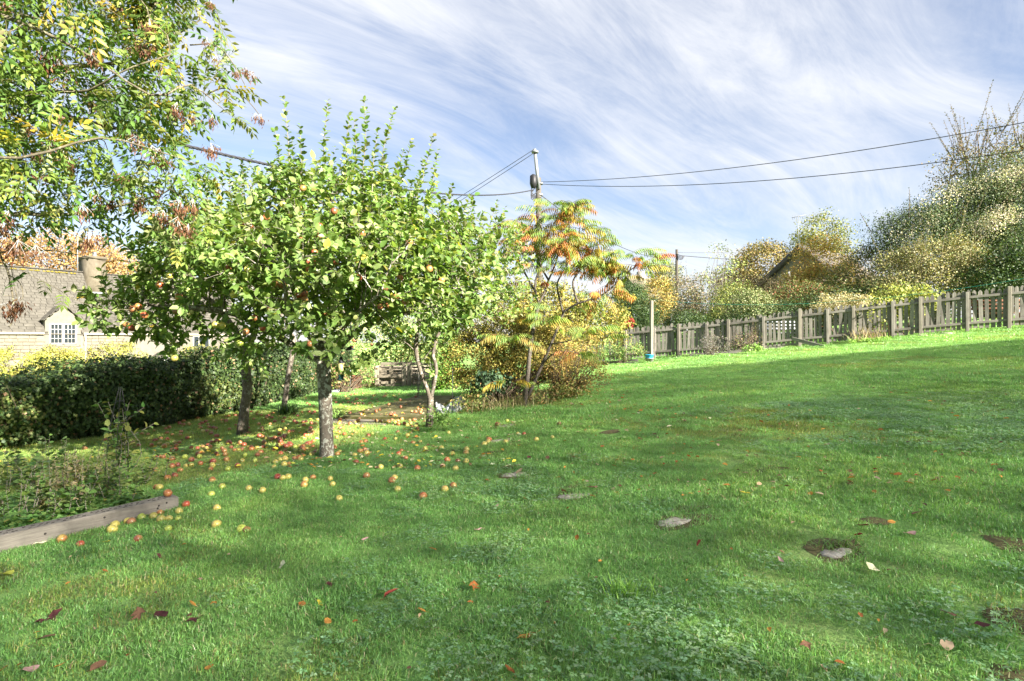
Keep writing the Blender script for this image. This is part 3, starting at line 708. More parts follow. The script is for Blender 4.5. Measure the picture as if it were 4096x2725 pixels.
# wall blocks
zr = .55
k = 0
while zr < 1.66:
    h_ = random.choice((.12, .15, .18)); s_ = -1.2 + random.uniform(-.3, 0)
    while s_ < 4.6:
        w = random.uniform(.2, .48)
        if not (d0 - .3 < s_ < d1 + .05 and zr + h_ > 1.05) and zr + h_ < 1.72:
            put('stone', bevbox_mesh('stone', (w - .015, .05, h_ - .015), M['wallstone'], .006, .003), wall, H(s_ + w/2, -.012, zr + h_/2), (0, 0, hang)); k += 1
        s_ += w
    zr += h_
# porch
po = Acc(); PS, PZ = 6.4, .78
for sg in (-1, 1):
    V = [H(PS, -1.1, PZ), H(PS, .0, PZ), H(PS + sg*.85, .0, PZ - .62), H(PS + sg*.85, -1.1, PZ - .62)]; V = V + [v_ - UP*.07 for v_ in V]
    po.add(V, np.array([[0, 1, 2, 3], [4, 7, 6, 5], [0, 3, 7, 4], [3, 2, 6, 7]]))
porch = po.build('porch_roof', M['tile'], cot)
po = Acc(); po.add([H(PS - .8, -1.05, PZ - .66), H(PS + .8, -1.05, PZ - .66), H(PS, -1.05, PZ - .09)], np.array([[0, 1, 2]])); hbox(po, PS - .8, PS - .7, -1.04, -.94, -1.5, PZ - .64); hbox(po, PS + .7, PS + .8, -1.04, -.94, -1.5, PZ - .64); po.build('porch_frame', M['white'], porch)

# thatched gable house behind the bushes
M['thatch'] = stonemat('dark_thatch', (.05, .045, .04), (.085, .075, .065), (.13, .115, .10), 9)
M['gable'] = stonemat('cream_gable_wall', (.20, .185, .15), (.24, .22, .18), (.28, .26, .215), 3)
def gable_house(name, lab, apex, halfw, rise, length, ang, wz, wallm, roofm, thick):
    T_ = A(math.cos(ang), math.sin(ang), 0); B_ = A(-math.sin(ang), math.cos(ang), 0)
    th = thing(name, lab, 'house', (apex[0], apex[1], apex[2] - wz)); f = Acc(); e = apex - UP*rise
    V = []
    for k in (0, length): V += [e - T_*halfw + B_*k - UP*(wz - rise), e + T_*halfw + B_*k - UP*(wz - rise), e + T_*halfw + B_*k, apex + B_*k, e - T_*halfw + B_*k]
    f.add(V, [np.array([[0, 1, 2, 4], [6, 5, 9, 7], [0, 4, 9, 5], [1, 6, 7, 2]]), np.array([[4, 2, 3], [9, 8, 7]])]); f.build('wall', wallm, th)
    rf = Acc()
    for sg in (-1, 1):
        a0, a1 = apex + UP*thick*.9, e + T_*sg*(halfw*1.12) - UP*(rise*.12) + UP*thick*.4
        V = []
        for k in (-.35, length + .3): V += [a0 + B_*k, a1 + B_*k, a1 + B_*k - UP*thick, a0 + B_*k - UP*thick]
        rf.add(V, np.array([[0, 1, 5, 4], [3, 7, 6, 2], [0, 3, 2, 1], [4, 5, 6, 7], [1, 2, 6, 5]]))
    return th, rf.build('roof', roofm, th)
th, rf = gable_house('thatched_house', 'steep dark thatched gable half hidden behind the yellow bushes', P(801, 250, 38), 4.2, 3.3, 7, -.9, 6, M['gable'], M['thatch'], .38)
a = Acc(); q = P(789, 300, 35.5); tube(a, [q, q + UP*1.75], .07, 8); tag(a.build('white_post', M['white']), 'slim white post beside the dark thatched gable', 'post')
a = Acc(); q = P(798.5, 248, 38.5); tube(a, [q, q + UP*2.2], .025, 5); tube(a, [q + UP*2.05 - A(.45, 0, 0), q + UP*2.25 + A(.5, 0, 0)], .018, 4)
for k in range(7): w_ = q + UP*(2.07 + .028*k) + A(-.4 + .13*k, 0, 0); tube(a, [w_ - UP*.16, w_ + UP*.16], .01, 4)
tag(a.build('tv_aerial', M['galv']), 'tall television aerial above the thatched roof', 'aerial')
th, rf = gable_house('distant_house', 'small distant stone house gable with pale chimney beyond the sumac tips', P(628, 277, 62), 1.5, 1.4, 5, -.8, 3.6, stonemat('grey_gable_stone', (.18, .165, .14), (.24, .22, .19), (.30, .28, .24), 3), M['render'], .12)
a = Acc(); box(a, P(641, 279, 63), (.8, .8, 1.6)); a.build('chimney', M['gable'], rf)

# added row of unseen trees, heights and leaf density shaped to shade the lawn
SC_ = G(594, 376.5)[:2]; RR_ = G(1024, 340.5)[:2]; SQ = A(-SUN_H[1], SUN_H[0]); E0 = 25.0
EDGE = [A(-14, 6.6), A(-10.5, 7.3), A(-2.2, 8.0), SC_, RR_, RR_ + nrm(RR_ - SC_)*9]          # where their shade ends on the ground
EW = [p @ SQ for p in EDGE]; EH = [float(zg(*p)) + (E0 - p @ SUN_H)*math.tan(SUN_EL) for p in EDGE]
def added_shade_row():
    pal = [(.20, .22, .06), (.28, .24, .07), (.14, .17, .05)]; k = 0; rr_ = np.random.default_rng(77); w0, w1 = -4.5, EW[-1]; nT = 6; w = (w1 - w0)/nT
    tk, tau, Lq = 2.4, 1.48, .12; Aq = Lq*Lq*.7*.5
    for q in range(nT):
        wc_ = w0 + (q + .5)*w; m = SUN_H*E0 + SQ*wc_; g = on(*m)
        th = thing('added_shade_tree', 'added unseen shade tree beyond the right edge, %s of its row' % ['first', 'second', 'third', 'fourth', 'fifth', 'sixth'][q], 'tree', g, 'added shade trees out of view')
        hm = max(np.interp(np.linspace(wc_ - w/2, wc_ + w/2, 5), EW, EH)); n = int(tau*w*(hm - g[2])/(Aq*.5)*math.cos(SUN_EL))
        pw = wc_ + rr_.uniform(-w/2, w/2, n); pe = E0 + rr_.uniform(-tk/2, tk/2, n); pz = g[2] + (hm - g[2])*rr_.random(n); keep_ = pz < np.interp(pw, EW, EH) + (pe - E0)*math.tan(SUN_EL) + .15*rr_.normal(size=n)
        pos = np.concatenate([pw[:, None]*SQ + pe[:, None]*SUN_H, pz[:, None]], 1)[keep_]; n = len(pos); f = Acc()
        leaves(f, L_QUAD, pos, nrm(rr_.normal(size=(n, 3))), nrm(rr_.normal(size=(n, 3))), Lq, Lq*.7, pick(pal, n, None, .15, rr_)); stuff(f.build('crown', M['leaf'], th))
        a = Acc(); ht = float(np.interp(wc_, EW, EH)) - g[2]; tube(a, [g - UP*.2, g + UP*ht*.4, g + UP*(ht - 1.5)], [.12, .08, .02], 7)
        for z in np.arange(2, ht - 2, 1.2): an = rr_.random()*6.28; tube(a, [g + UP*z, g + UP*(z + .9) + A(math.cos(an), math.sin(an), 0)*1.2], [.03, .01], 5)
        a.build('trunk', M['ashbark'], th)
added_shade_row()
# ------------------------------------------------------------------ tree machinery
def colonize(nodes, par, attr, step, infl, kill, iters=140, trop=A(0, 0, .05), r=rng):
    N = [np.array(n, float) for n in nodes]; Pn = list(par); At = np.array(attr, float)
    near = np.full(len(At), -1); dist = np.full(len(At), 1e9); new = list(range(len(N)))
    for it in range(iters):
        if len(At) == 0: break
        for i in new:
            d = np.linalg.norm(At - N[i], axis=1); m = d < dist; dist[m] = d[m]; near[m] = i
        k = dist > kill; At, near, dist = At[k], near[k], dist[k]
        act = dist < infl
        if not act.any(): break
        new = []
        for i in np.unique(near[act]):
            v = nrm(At[act & (near == i)] - N[i]).sum(0); v = nrm(nrm(v) + trop + .12*r.normal(size=3))
            q = N[i] + v*step
            N.append(q); Pn.append(int(i)); new.append(len(N) - 1)
    return np.array(N), np.array(Pn)
def radii(N, Pn, rt, rb, ex=2.2, fixed=None):
    cnt = np.zeros(len(N)); ch = [[] for _ in N]
    for i, p in enumerate(Pn):
        if p >= 0: ch[p].append(i)
    order = list(range(len(N)))[::-1]
    for i in order:
        if not ch[i]: cnt[i] = 1
        if Pn[i] >= 0: cnt[Pn[i]] += cnt[i]
    R = rt*cnt**(1/ex); s = (rb/R[0]); w = np.log(cnt + 1)/np.log(cnt[0] + 1)
    R = R*(1 + (s - 1)*w**1.0)
    return np.maximum(R, rt), ch
def skin(acc, N, Pn, R, ch, sides=lambda r: 8 if r > .05 else 6 if r > .02 else 4 if r > .007 else 3):
    starts = [(0, None)] if True else []
    roots = [i for i, p in enumerate(Pn) if p < 0]; st = [(r_, None) for r_ in roots]
    while st:
        i, pr = st.pop(); chain = ([pr] if pr is not None else []) + [i]
        while ch[i]:
            c = sorted(ch[i], key=lambda q: -R[q])
            for q in c[1:]: st.append((q, i))
            i = c[0]; chain.append(i)
        if len(chain) < 2: continue
        rr = R[chain].copy()
        if pr is not None: rr[0] = min(rr[0], rr[1]*1.25)
        rr[-1] *= .6
        tube(acc, N[chain], rr, sides(rr.max()))
def ell(u, v, ru, rv, d, rd): return P(u, v, d), A(ru/FPX*d, rd, rv/FPX*d)
def fill(els, n, shell=.0, r=rng):
    vol = np.array([e[1].prod() for e in els]); k = r.choice(len(els), n, p=vol/vol.sum())
    d = nrm(r.normal(size=(n, 3))); rad = (shell + (1 - shell)*r.random(n))**(1/3)
    C = np.array([els[i][0] for i in k]); S = np.array([els[i][1] for i in k])
    return C + d*rad[:, None]*S
def shoot(base, dr, length, n, bend=.15, up=.2):
    t = np.linspace(0, 1, 6)[:, None]; side = nrm(rng.normal(size=3))
    return base + dr*length*t + (side*bend*length + UP*up*length)*t**2
class LeafBag:
    def __init__(s): s.p, s.x, s.n, s.l, s.w, s.c = [], [], [], [], [], []
    def along(s, pts, n, L, W, pal, wt, t0=.1, spread=.9, droop=.15, upn=.8, tip=.0, jit=.16):
        t = np.linspace(t0, 1, n) + rng.normal(size=n)*.02; t = np.clip(t, 0, 1); i = np.minimum((t*(len(pts) - 1)).astype(int), len(pts) - 2); f = t*(len(pts) - 1) - i
        q = pts[i]*(1 - f)[:, None] + pts[i + 1]*f[:, None]; d = nrm(pts[i + 1] - pts[i])
        an = np.arange(n)*2.4 + rng.random()*6.28
        a_ = nrm(np.cross(d, A(.3, .2, 1) + 0*d)); b_ = np.cross(d, a_)
        rad = np.cos(an)[:, None]*a_ + np.sin(an)[:, None]*b_
        X = nrm(d*(.55 + .3*rng.random((n, 1))) + rad*spread - UP*droop + .2*rng.normal(size=(n, 3)))
        Nn = nrm(UP*upn + d*.5 + .42*rng.normal(size=(n, 3)) - X*.1)
        ls = L*(.62 + .5*rng.random(n))*(1 - tip*t)
        s.p.append(q); s.x.append(X); s.n.append(Nn); s.l.append(ls); s.w.append(W*ls/L*(.85 + .3*rng.random(n))); s.c.append(pick(pal, n, wt, jit))
    def cat(s): return [np.concatenate(v) for v in (s.p, s.x, s.n, s.l, s.w, s.c)]

def child_leaves(th, part_mesh_T, mat, data, sel, name='leaf', nmesh=5):
    """the leaves that show largest become parts of their own, sharing a few meshes"""
    p, x, n, l, w, c = data
    order = np.argsort(c[sel].sum(1)); groups = np.array_split(sel[order], nmesh)
    for g_ in groups:
        if len(g_) == 0: continue
        ac = Acc(); leaves(ac, part_mesh_T, np.zeros((1, 3)), A(1, 0, 0)[None], UP[None], 1.0, float(np.mean(w[g_]/l[g_])), c[g_].mean(0)[None]); me = ac.mesh(name, mat)
        for i in g_:
            X = nrm(x[i]); Y = nrm(np.cross(n[i], X)); Z = np.cross(X, Y)
            put(name, me, th, p[i], Matrix(np.stack([X, Y, Z], 1).tolist()).to_euler(), float(l[i]))
def front_pick(p, k, cellpx=6):
    """indices of the k leaves nearest the camera, one per small cell of the view so they spread over the crown"""
    u = CX + FPX*p[:, 0]/p[:, 1]; v = CY - FPX*(p[:, 2] - EYE)/p[:, 1]; d = p[:, 1]
    ok = (u > 4) & (u < 1020) & (v > 4) & (v < 677); best = {}
    for i in np.argsort(d):
        if not ok[i]: continue
        key = (int(u[i]//cellpx), int(v[i]//cellpx))
        if key not in best: best[key] = i
    return np.array(sorted(best.values(), key=lambda i: d[i])[:k], int)

# ------------------------------------------------------------------ apples
def applemat(name, base, blush, lo, hi, rot=False):
    b = NB(name); tcn = b.obj((1, 1, 1)); oc = b.n('ShaderNodeTexCoord').outputs['Object']
    sx = b.n('ShaderNodeSeparateXYZ'); b.l(oc, sx.inputs[0])
    f = b.math('ADD', b.noise(tcn, 9, 4, .6, .3), b.math('MULTIPLY', sx.outputs[0], 3.2))
    c = b.mix(b.ramp(f, [(lo, 0.0), (hi, 1.0)]), base, blush)
    st = b.noise(b.obj((1, 1, .12)), 95, 2); c = b.mix(1.0, c, b.ramp(st, [(.35, .82), (.65, 1.12)]), 'MULTIPLY')
    if rot: c = b.mix(b.ramp(b.noise(tcn, 14, 4), [(.45, 0.0), (.55, 1.0)]), c, (.14, .06, .025))
    return b.fin(c, .32, .5)
AM = {'y': applemat('yellow_apple', (.44, .38, .095), (.42, .23, .08), .52, .95), 'g': applemat('green_apple', (.34, .40, .07), (.42, .38, .10), .5, .9),
      'o': applemat('blushed_apple', (.40, .28, .08), (.33, .07, .035), .30, .62), 'r': applemat('red_apple', (.36, .22, .07), (.22, .045, .032), .27, .66),
      'b': applemat('rotting_apple', (.36, .20, .09), (.26, .10, .045), .3, .7, True)}
def apple_mesh(mat, sq, seed):
    r_ = np.random.default_rng(seed); th = np.linspace(0, np.pi, 11); prof = []
    for t in th:
        rr = math.sin(t)**.9; z = math.cos(t)*sq
        z -= .22*math.exp(-(rr/.28)**2)*(1 if t < 1.57 else -.7)
        prof.append((max(rr*(1 - .06*(1 - math.cos(t))/2*2), .002), z))
    a = Acc(); lathe(a, np.array(prof)[::-1], 14); V = a.V[0]; an = np.arctan2(V[:, 1], V[:, 0])
    V[:, :2] *= (1 + .035*np.sin(an*2 + r_.random()*6) + .025*np.sin(an*5 + r_.random()*6))[:, None]; V *= .037
    tube(a, [A(0, 0, .026), A(.002, .001, .036), A(.006, .002, .042)], [.0022, .0018, .0022], 4)
    return a.mesh('apple', mat, True)
APP = {k: [apple_mesh(m, .86 + .06*q, q + 7) for q in range(2)] for k, m in AM.items()}

# ------------------------------------------------------------------ apple trees
PAL_A = [(.105, .175, .042), (.145, .225, .055), (.185, .27, .068), (.235, .30, .095), (.31, .33, .18), (.38, .33, .05)]
W_A = [4, 5, 4, 2.0, 1.2, .15]
def apple_tree(name, lab, limbs, rb, els, natt, step, infl, kill, leafL, nl, sh_len, mats, sprouts=(), seed=0, rt=.004, pieces=0, lshape=L_APPLE, pal=PAL_A, wt=W_A, keepf=None):
    base = limbs[0][0]; th = thing(name, lab, 'tree', base)
    nodes, par = [], []
    for li, lm in enumerate(limbs):
        pts = smoothline(lm, max(4, int(sum(np.linalg.norm(np.diff(np.array(lm), axis=0), axis=1))/step) + 1))
        if li == 0: nodes.append(pts[0]); par.append(-1); prev = 0; q = 1
        else: prev = int(np.argmin(np.linalg.norm(np.array(nodes) - pts[0], axis=1))); q = 1
        for p in pts[q:]: nodes.append(p); par.append(prev); prev = len(nodes) - 1
    att = fill(els, natt)
    ntr = len(smoothline(limbs[0], max(4, int(sum(np.linalg.norm(np.diff(np.array(limbs[0]), axis=0), axis=1))/step) + 1)))
    N, Pn = colonize(nodes, par, att, step, infl, kill)
    R, ch = radii(N, Pn, rt, rb)
    R[:ntr] = np.maximum(R[:ntr], np.linspace(rb, rb*.82, ntr)); R[0] = rb*1.28; R[1] = max(R[1], rb*1.08)
    R[ntr:] = np.minimum(R[ntr:], rb*.62)
    a = Acc(); skin(a, N, Pn, R, ch); 
    bag = LeafBag(); tw = Acc()
    tips = [i for i in range(len(N)) if R[i] < rt*2.6 and Pn[i] >= 0]
    C = np.array([e[0] for e in els]).mean(0)
    for i in tips:
        d0 = nrm(N[i] - N[Pn[i]]); k = 1 if ch[i] else 2
        for _ in range(k):
            d = nrm(d0*.7 + .55*rng.normal(size=3) + UP*.25 + nrm(N[i] - C)*.35); l = sh_len*(.5 + .9*rng.random())
            pts = shoot(N[i], d, l, 6); tube(tw, pts, np.linspace(.0035, .0015, 6), 3, cap=False)
            bag.along(pts, int(nl*(.7 + .6*rng.random())), leafL, leafL*.62, pal, wt)
    for p0, p1 in sprouts:
        p0, p1 = np.array(p0), np.array(p1); L = np.linalg.norm(p1 - p0); mid = (p0 + p1)/2 + .04*L*rng.normal(size=3)
        pts = smoothline([p0, mid, p1], 10); tube(tw, pts, np.linspace(.008, .002, 10), 4, cap=False)
        bag.along(pts, int(L/.017), leafL*1.0, leafL*.66, pal, wt, t0=.02, spread=1.1, droop=0, upn=.9, tip=.35)
    data = bag.cat()
    if keepf is not None:
        k = keepf(data[0]); data = [q[k] for q in data]
    tr = a.build('trunk', mats[0], th, True); tw.build('twigs', M['greytwig'], th)
    sel = front_pick(data[0], pieces) if pieces else np.array([], int)
    m = np.ones(len(data[0]), bool); m[sel] = False
    f = Acc(); leaves(f, lshape, *[q[m] for q in data]); stuff(f.build('foliage', M['leaf'], th))
    if pieces: child_leaves(th, lshape, M['leaf'], data, sel)
    return th, data
D1 = TRUNKS['main'][1]
def L(d, *uv): return [P(u, v, d + (o[0] if o else 0)) for u, v, *o in uv]
main_limbs = [[TRUNKS['main'] - UP*.05] + L(D1, (326.2, 430), (325, 395), (323.5, 362)),
    L(D1, (323.5, 363), (308, 355, .1), (295, 347, .15), (276, 334, .1), (256, 322), (228, 312, -.3), (190, 308, -.4), (150, 305, -.3)),
    L(D1, (323.5, 362), (338, 349), (354, 333, -.1), (378, 320, -.2), (398, 313, -.2), (420, 312, -.1), (448, 300), (475, 290)),
    L(D1, (324.5, 366), (350, 361.5, -.3), (362, 359, -.4), (376, 362, -.5)),
    L(D1, (323.5, 362), (321, 345, .2), (318, 320, .4), (316, 290, .5), (322, 250, .5), (330, 205, .4)),
    L(D1, (321, 350, .2), (295, 320, .7), (270, 290, .9), (240, 262, 1.0)),
    L(D1, (323, 345, .1), (350, 305, .6), (385, 270, .9), (410, 240, 1.0)),
    L(D1, (322, 352, -.05), (300, 325, -.7), (285, 300, -1.1)), L(D1, (326, 350, -.05), (355, 315, -.7), (380, 295, -1.1))]
els = [ell(338, 212, 80, 42, D1 + .3, .95), ell(240, 262, 92, 48, D1 + .1, 1.2), ell(405, 262, 88, 55, D1 + .2, 1.2), ell(320, 275, 135, 48, D1 - .3, 1.35), ell(150, 308, 45, 30, D1 - .2, .8), ell(252, 350, 22, 16, D1 - .5, .35), ell(318, 342, 30, 14, D1 - .9, .35), ell(440, 325, 36, 12, D1 - .3, .4), ell(375, 330, 40, 14, D1 - .7, .4),
       ell(455, 292, 45, 34, D1, .8), ell(250, 330, 32, 32, D1 - .5, .5), ell(315, 322, 40, 22, D1 - .9, .5), ell(415, 312, 55, 22, D1 - .5, .6), ell(362, 355, 18, 8, D1 - .45, .2), ell(190, 325, 45, 18, D1 - .3, .6), ell(160, 335, 22, 18, D1 - .3, .35)]
spr = []
for (u, v, u0, v0, o) in [(284, 98, 290, 165, .2), (328, 100, 328, 170, -.1), (364, 99, 360, 175, 0), (395, 107, 382, 180, 0), (412, 140, 395, 190, .1), (434, 134, 410, 205, -.2), (438, 150, 415, 215, .1), (424, 160, 400, 200, .4), (300, 125, 300, 180, -.3), (354, 120, 350, 175, -.2),
                           (275, 130, 282, 185, 0), (452, 186, 432, 235, -.1), (470, 196, 450, 250, 0), (497, 202, 478, 255, .5), (463, 215, 448, 260, .3), (350, 112, 348, 170, .5), (378, 128, 372, 185, -.3), (404, 150, 390, 195, -.2), (292, 140, 297, 190, .3), (205, 165, 215, 230, .3), (230, 160, 236, 225, .2), (180, 205, 192, 250, 0), (420, 175, 405, 220, -.3)]:
    spr.append((P(u0, v0 + 12, D1 + o), P(u, v, D1 + o)))
apple1, data1 = apple_tree('apple_tree', 'largest apple tree with lichen-spotted trunk and ripe red apples nearest the camera', main_limbs, .082, els, 2600, .115, .8, .145, .098, 11, .25, [M['bark']], spr, pieces=300)
# apples still hanging on it
def hang(th, px, D, sc=1.0, off=-1.0):
    for u, v, k in px:
        if k == 'o' and random.random() < .45: k = 'r'
        p = P(u, v, D + off + .25*random.random()); put('apple', random.choice(APP[k]), th, p, (random.uniform(-.5, .5), random.uniform(-.5, .5), random.uniform(0, 6.28)), sc*random.uniform(.95, 1.12))
z3 = lambda x, y: (200 + x*.15145, 75 + y*.15145)
z2 = lambda x, y: (x*.11956, 225 + y*.11956)
hl = [(*z3(x, y), k) for x, y, k in [(680, 748, 'o'), (650, 880, 'o'), (550, 858, 'y'), (885, 900, 'o'), (438, 940, 'o'), (312, 975, 'b'), (333, 1000, 'b'), (290, 1000, 'b'), (262, 1025, 'o'), (788, 1000, 'r'), (785, 1045, 'r'), (790, 1062, 'o'), (668, 1090, 'r'), (918, 1110, 'r'), (1070, 1045, 'o'), (755, 1172, 'r'), (708, 1228, 'r'), (898, 1232, 'r'), (775, 1235, 'r'), (178, 1278, 'o'), (205, 1322, 'o'), (312, 1285, 'y'), (310, 1333, 'y'), (490, 1378, 'r'), (540, 1385, 'r'), (652, 1456, 'o'), (690, 1448, 'o'), (688, 1488, 'r'), (1192, 1528, 'r'), (1247, 1520, 'r'), (1295, 1462, 'r'), (1355, 1498, 'o'), (1595, 1355, 'o'), (1515, 1280, 'o'), (1220, 1408, 'r'), (1045, 1338, 'o'), (1382, 1105, 'r'), (465, 1550, 'o'), (718, 1285, 'o'), (530, 1300, 'y'), (215, 1185, 'y'), (1030, 1225, 'y'), (685, 1330, 'r'), (1320, 1340, 'o')]]
hl += [(*z2(x, y), k) for x, y, k in [(1335, 500, 'o'), (1415, 425, 'y'), (1945, 245, 'o'), (1900, 370, 'o'), (1935, 420, 'y'), (1495, 603, 'r'), (1475, 718, 'b'), (1110, 705, 'r'), (1155, 682, 'o'), (1055, 833, 'r'), (1100, 862, 'r'), (1460, 1115, 'y'), (2055, 895, 'o'), (2005, 990, 'g'), (1800, 835, 'y'), (1855, 840, 'y'), (1205, 755, 'o'), (1955, 585, 'y')]]
hl += [(200 + x*.12755, 300 + y*.12755, k) for x, y, k in [(360, 250, 'o'), (430, 140, 'o'), (552, 80, 'o'), (978, 105, 'o'), (1020, 115, 'o'), (862, 347, 'o'), (315, 340, 'g'), (490, 222, 'o')]]
hang(apple1, hl, D1)
D2 = TRUNKS['second'][1]
l2 = [[TRUNKS['second'] - UP*.05] + L(D2, (244.6, 408), (247.5, 389), (246, 372), (247, 352)), L(D2, (248, 390), (253, 383), (259, 375, -.1), (266, 360, -.2), (275, 340, -.2)), L(D2, (247, 353), (235, 330), (215, 305), (190, 285)), L(D2, (247, 353), (258, 320, .2), (265, 280, .3), (262, 240, .3))]
els2 = [ell(235, 255, 72, 52, D2 + .3, 1.0), ell(178, 290, 36, 30, D2, .8), ell(270, 220, 55, 50, D2 + .3, .9)]
apple2, _ = apple_tree('apple_tree', 'second apple tree with dappled forked trunk left of the main one', l2, .075, els2, 900, .15, 1.0, .22, .088, 11, .28, [M['bark2']], [(P(215, 250, D2), P(210, 178, D2)), (P(240, 230, D2), P(243, 165, D2)), (P(190, 260, D2), P(178, 205, D2))])
D3 = TRUNKS['third'][1]
l3 = [[TRUNKS['third'] - UP*.05] + L(D3, (286, 392), (289, 372), (292, 355), (294, 340)), L(D3, (292, 356), (300, 350), (312, 335)), L(D3, (294, 341), (285, 320), (270, 300))]
apple3, _ = apple_tree('apple_tree', 'slim apple tree with leaning trunk rising from a clump of strap leaves', l3, .055, [ell(300, 275, 60, 55, D3 + .4, 1.1), ell(340, 250, 50, 50, D3 + .4, 1.0)], 420, .2, 1.3, .32, .09, 11, .32, [M['bark2']])
D4 = TRUNKS['fourth'][1]
l4 = [[TRUNKS['fourth'] - UP*.05] + L(D4, (430, 412), (430.5, 398)), L(D4, (430.3, 400), (427, 388), (423, 379), (419.5, 368), (417, 357), (416, 345), (418, 325), (424, 300)), L(D4, (430.5, 399), (433, 390), (435, 379), (436.5, 367), (433, 356), (436, 340), (446, 315)), L(D4, (435, 380), (432, 371), (429.5, 360)),
      L(D4, (418, 362), (424, 359), (430, 351), (438, 343)), L(D4, (416, 350), (405, 342), (396, 336), (390, 325))]
PAL_4 = [(.10, .18, .04), (.15, .23, .06), (.20, .27, .08), (.27, .29, .13), (.36, .30, .04)]
apple4, data4 = apple_tree('apple_tree', 'fork-trunked apple tree with light crown beside the tarpaulin', l4, .05, [ell(470, 268, 55, 42, D4 + .1, 1.0), ell(490, 292, 42, 36, D4, .8), ell(440, 300, 45, 40, D4 + .3, .9), ell(425, 340, 36, 18, D4 + .4, .6), ell(500, 250, 25, 30, D4 + .2, .6)], 1000, .14, 1.0, .21, .082, 10, .26, [M['bark2']],
      [(P(492, 262, D4), P(497, 201, D4)), (P(450, 240, D4), P(452, 185, D4)), (P(466, 252, D4), P(472, 196, D4)), (P(507, 262, D4), P(514, 225, D4)), (P(480, 255, D4), P(483, 225, D4))], pal=PAL_4, wt=[3, 4, 3, 2, .4])
hang(apple4, [(*z3(x, y), k) for x, y, k in [(1620, 1415, 'o'), (1600, 1525, 'o'), (1575, 1300, 'o'), (1700, 1250, 'b')]], D4, off=-.9)
hang(apple3, [(312.5 + x*.07425, 337.5 + y*.07425, k) for x, y, k in [(575, 45, 'r'), (555, 38, 'r'), (800, 40, 'r'), (530, 128, 'r'), (800, 95, 'r')]], D3, off=-.6)

# ------------------------------------------------------------------ ash tree overhead on the left
def compound(nl, Lr, ll, lw, droop, pal):
    """template of one pinnate leaf"""
    a = Acc(); t = np.linspace(0, 1, 9); rach = np.stack([Lr*t, 0*t, -droop*Lr*t**2], 1); tube(a, rach, np.linspace(.0022, .0012, 9), 3, cap=False)
    pos, X, Nn, ls = [], [], [], []
    for k in range(nl):
        f = .3 + .66*k/(nl - 1); q = rach[int(f*8)] + (rach[min(int(f*8) + 1, 8)] - rach[int(f*8)])*(f*8 - int(f*8)); tg = nrm(A(1, 0, -2*droop*f))
        for sg in (-1, 1):
            pos.append(q); X.append(nrm(tg*.55 + A(0, sg, 0) - UP*(.25 + .3*rng.random()))); Nn.append(nrm(UP + A(.2, sg*.25, 0) + .2*rng.normal(size=3))); ls.append(ll*(.8 + .35*rng.random()))
    pos.append(rach[-1]); X.append(nrm(A(1, 0, -droop*1.6))); Nn.append(UP); ls.append(ll)
    leaves(a, L_LANCE, np.array(pos), np.array(X), np.array(Nn), np.array(ls), lw, np.tile([[.5, .5, .5]], (len(pos), 1)))
    return np.concatenate(a.V), [np.concatenate(a.F[k]) for k in (3, 4) if a.F[k]]
def place_template(acc, T, pos, X, Nn, S, col):
    leaves(acc, T, pos, X, Nn, S, S, col)
ASH_T = [compound(4, .20, .078, .030, .35 + .15*k, None) for k in range(3)]
PAL_ASH = [(.065, .125, .025), (.09, .155, .03), (.13, .185, .036), (.195, .21, .045), (.34, .27, .035), (.17, .185, .08)]
AB = A(-6.4, 4.6); ash_base = on(*AB)
ash = thing('ash_tree', 'ash tree overhanging the left corner with yellow-green leaves and brown keys', 'tree', ash_base)
DA = 4.9
nodes, par = [ash_base - UP*.1], [-1]
for z in np.arange(.25, 3.2, .25): nodes.append(ash_base + UP*z + A(.05*z, .02*z, 0)); par.append(len(nodes) - 2)
trunk_n = len(nodes)
limbs = [(8, [(-60, 310, -.3), (0, 268, -.2), (50, 285, .2), (72, 298, .2), (100, 308, .3), (135, 310, .4)]), (9, [(-80, 240, 0), (0, 215, .3), (60, 215, .4), (110, 208, .5), (160, 195, .6)]), (10, [(-90, 170, .3), (0, 100, .2), (60, 92, .0), (90, 90, -.1), (125, 70, -.2), (170, 55, -.1)]),
         (11, [(-120, 80, .5), (-20, 45, .4), (20, 35, .3), (45, 0, .3), (70, -50, .4)]), (10, [(-90, 160, -.5), (20, 158, -.6), (100, 138, -.4), (160, 152, -.2), (200, 165, 0)]), (11, [(-100, 100, .8), (40, 70, .9), (130, 60, .9), (200, 20, .9)]), (9, [(-80, 260, .8), (40, 250, 1.0), (110, 262, 1.0)]),
         (11, [(-60, 20, -.3), (60, 40, -.3), (150, 95, -.1), (190, 85, .1), (230, 115, .2)]), (8, [(-80, 320, .6), (0, 262, .7), (15, 290, .7), (22, 320, .7)]), (11, [(-40, -60, .3), (60, -40, .3), (150, -20, .4), (215, 5, .5)])]
for k0, uv in limbs:
    pts = smoothline([nodes[k0]] + [P(u, v, DA + o) for u, v, o in uv], 16); pr = k0
    for p in pts[1:]: nodes.append(p); par.append(pr); pr = len(nodes) - 1
eA = [ell(60, 60, 130, 95, DA + .3, 1.3), ell(150, 70, 75, 62, DA + .3, .8), ell(60, 182, 115, 46, DA + .3, 1.0), ell(150, 165, 65, 40, DA + .2, .7), ell(60, -60, 150, 70, DA + .3, 1.2), ell(-80, 100, 110, 160, DA, 1.6), ell(235, 62, 18, 30, DA + .3, .25), ell(225, 88, 28, 18, DA + .3, .25), ell(258, 115, 12, 12, DA + .3, .15), ell(185, 215, 35, 35, DA + .4, .4), ell(8, 285, 14, 30, DA + .6, .25)]
N, Pn = colonize(nodes, par, fill(eA, 1300), .12, .9, .15)
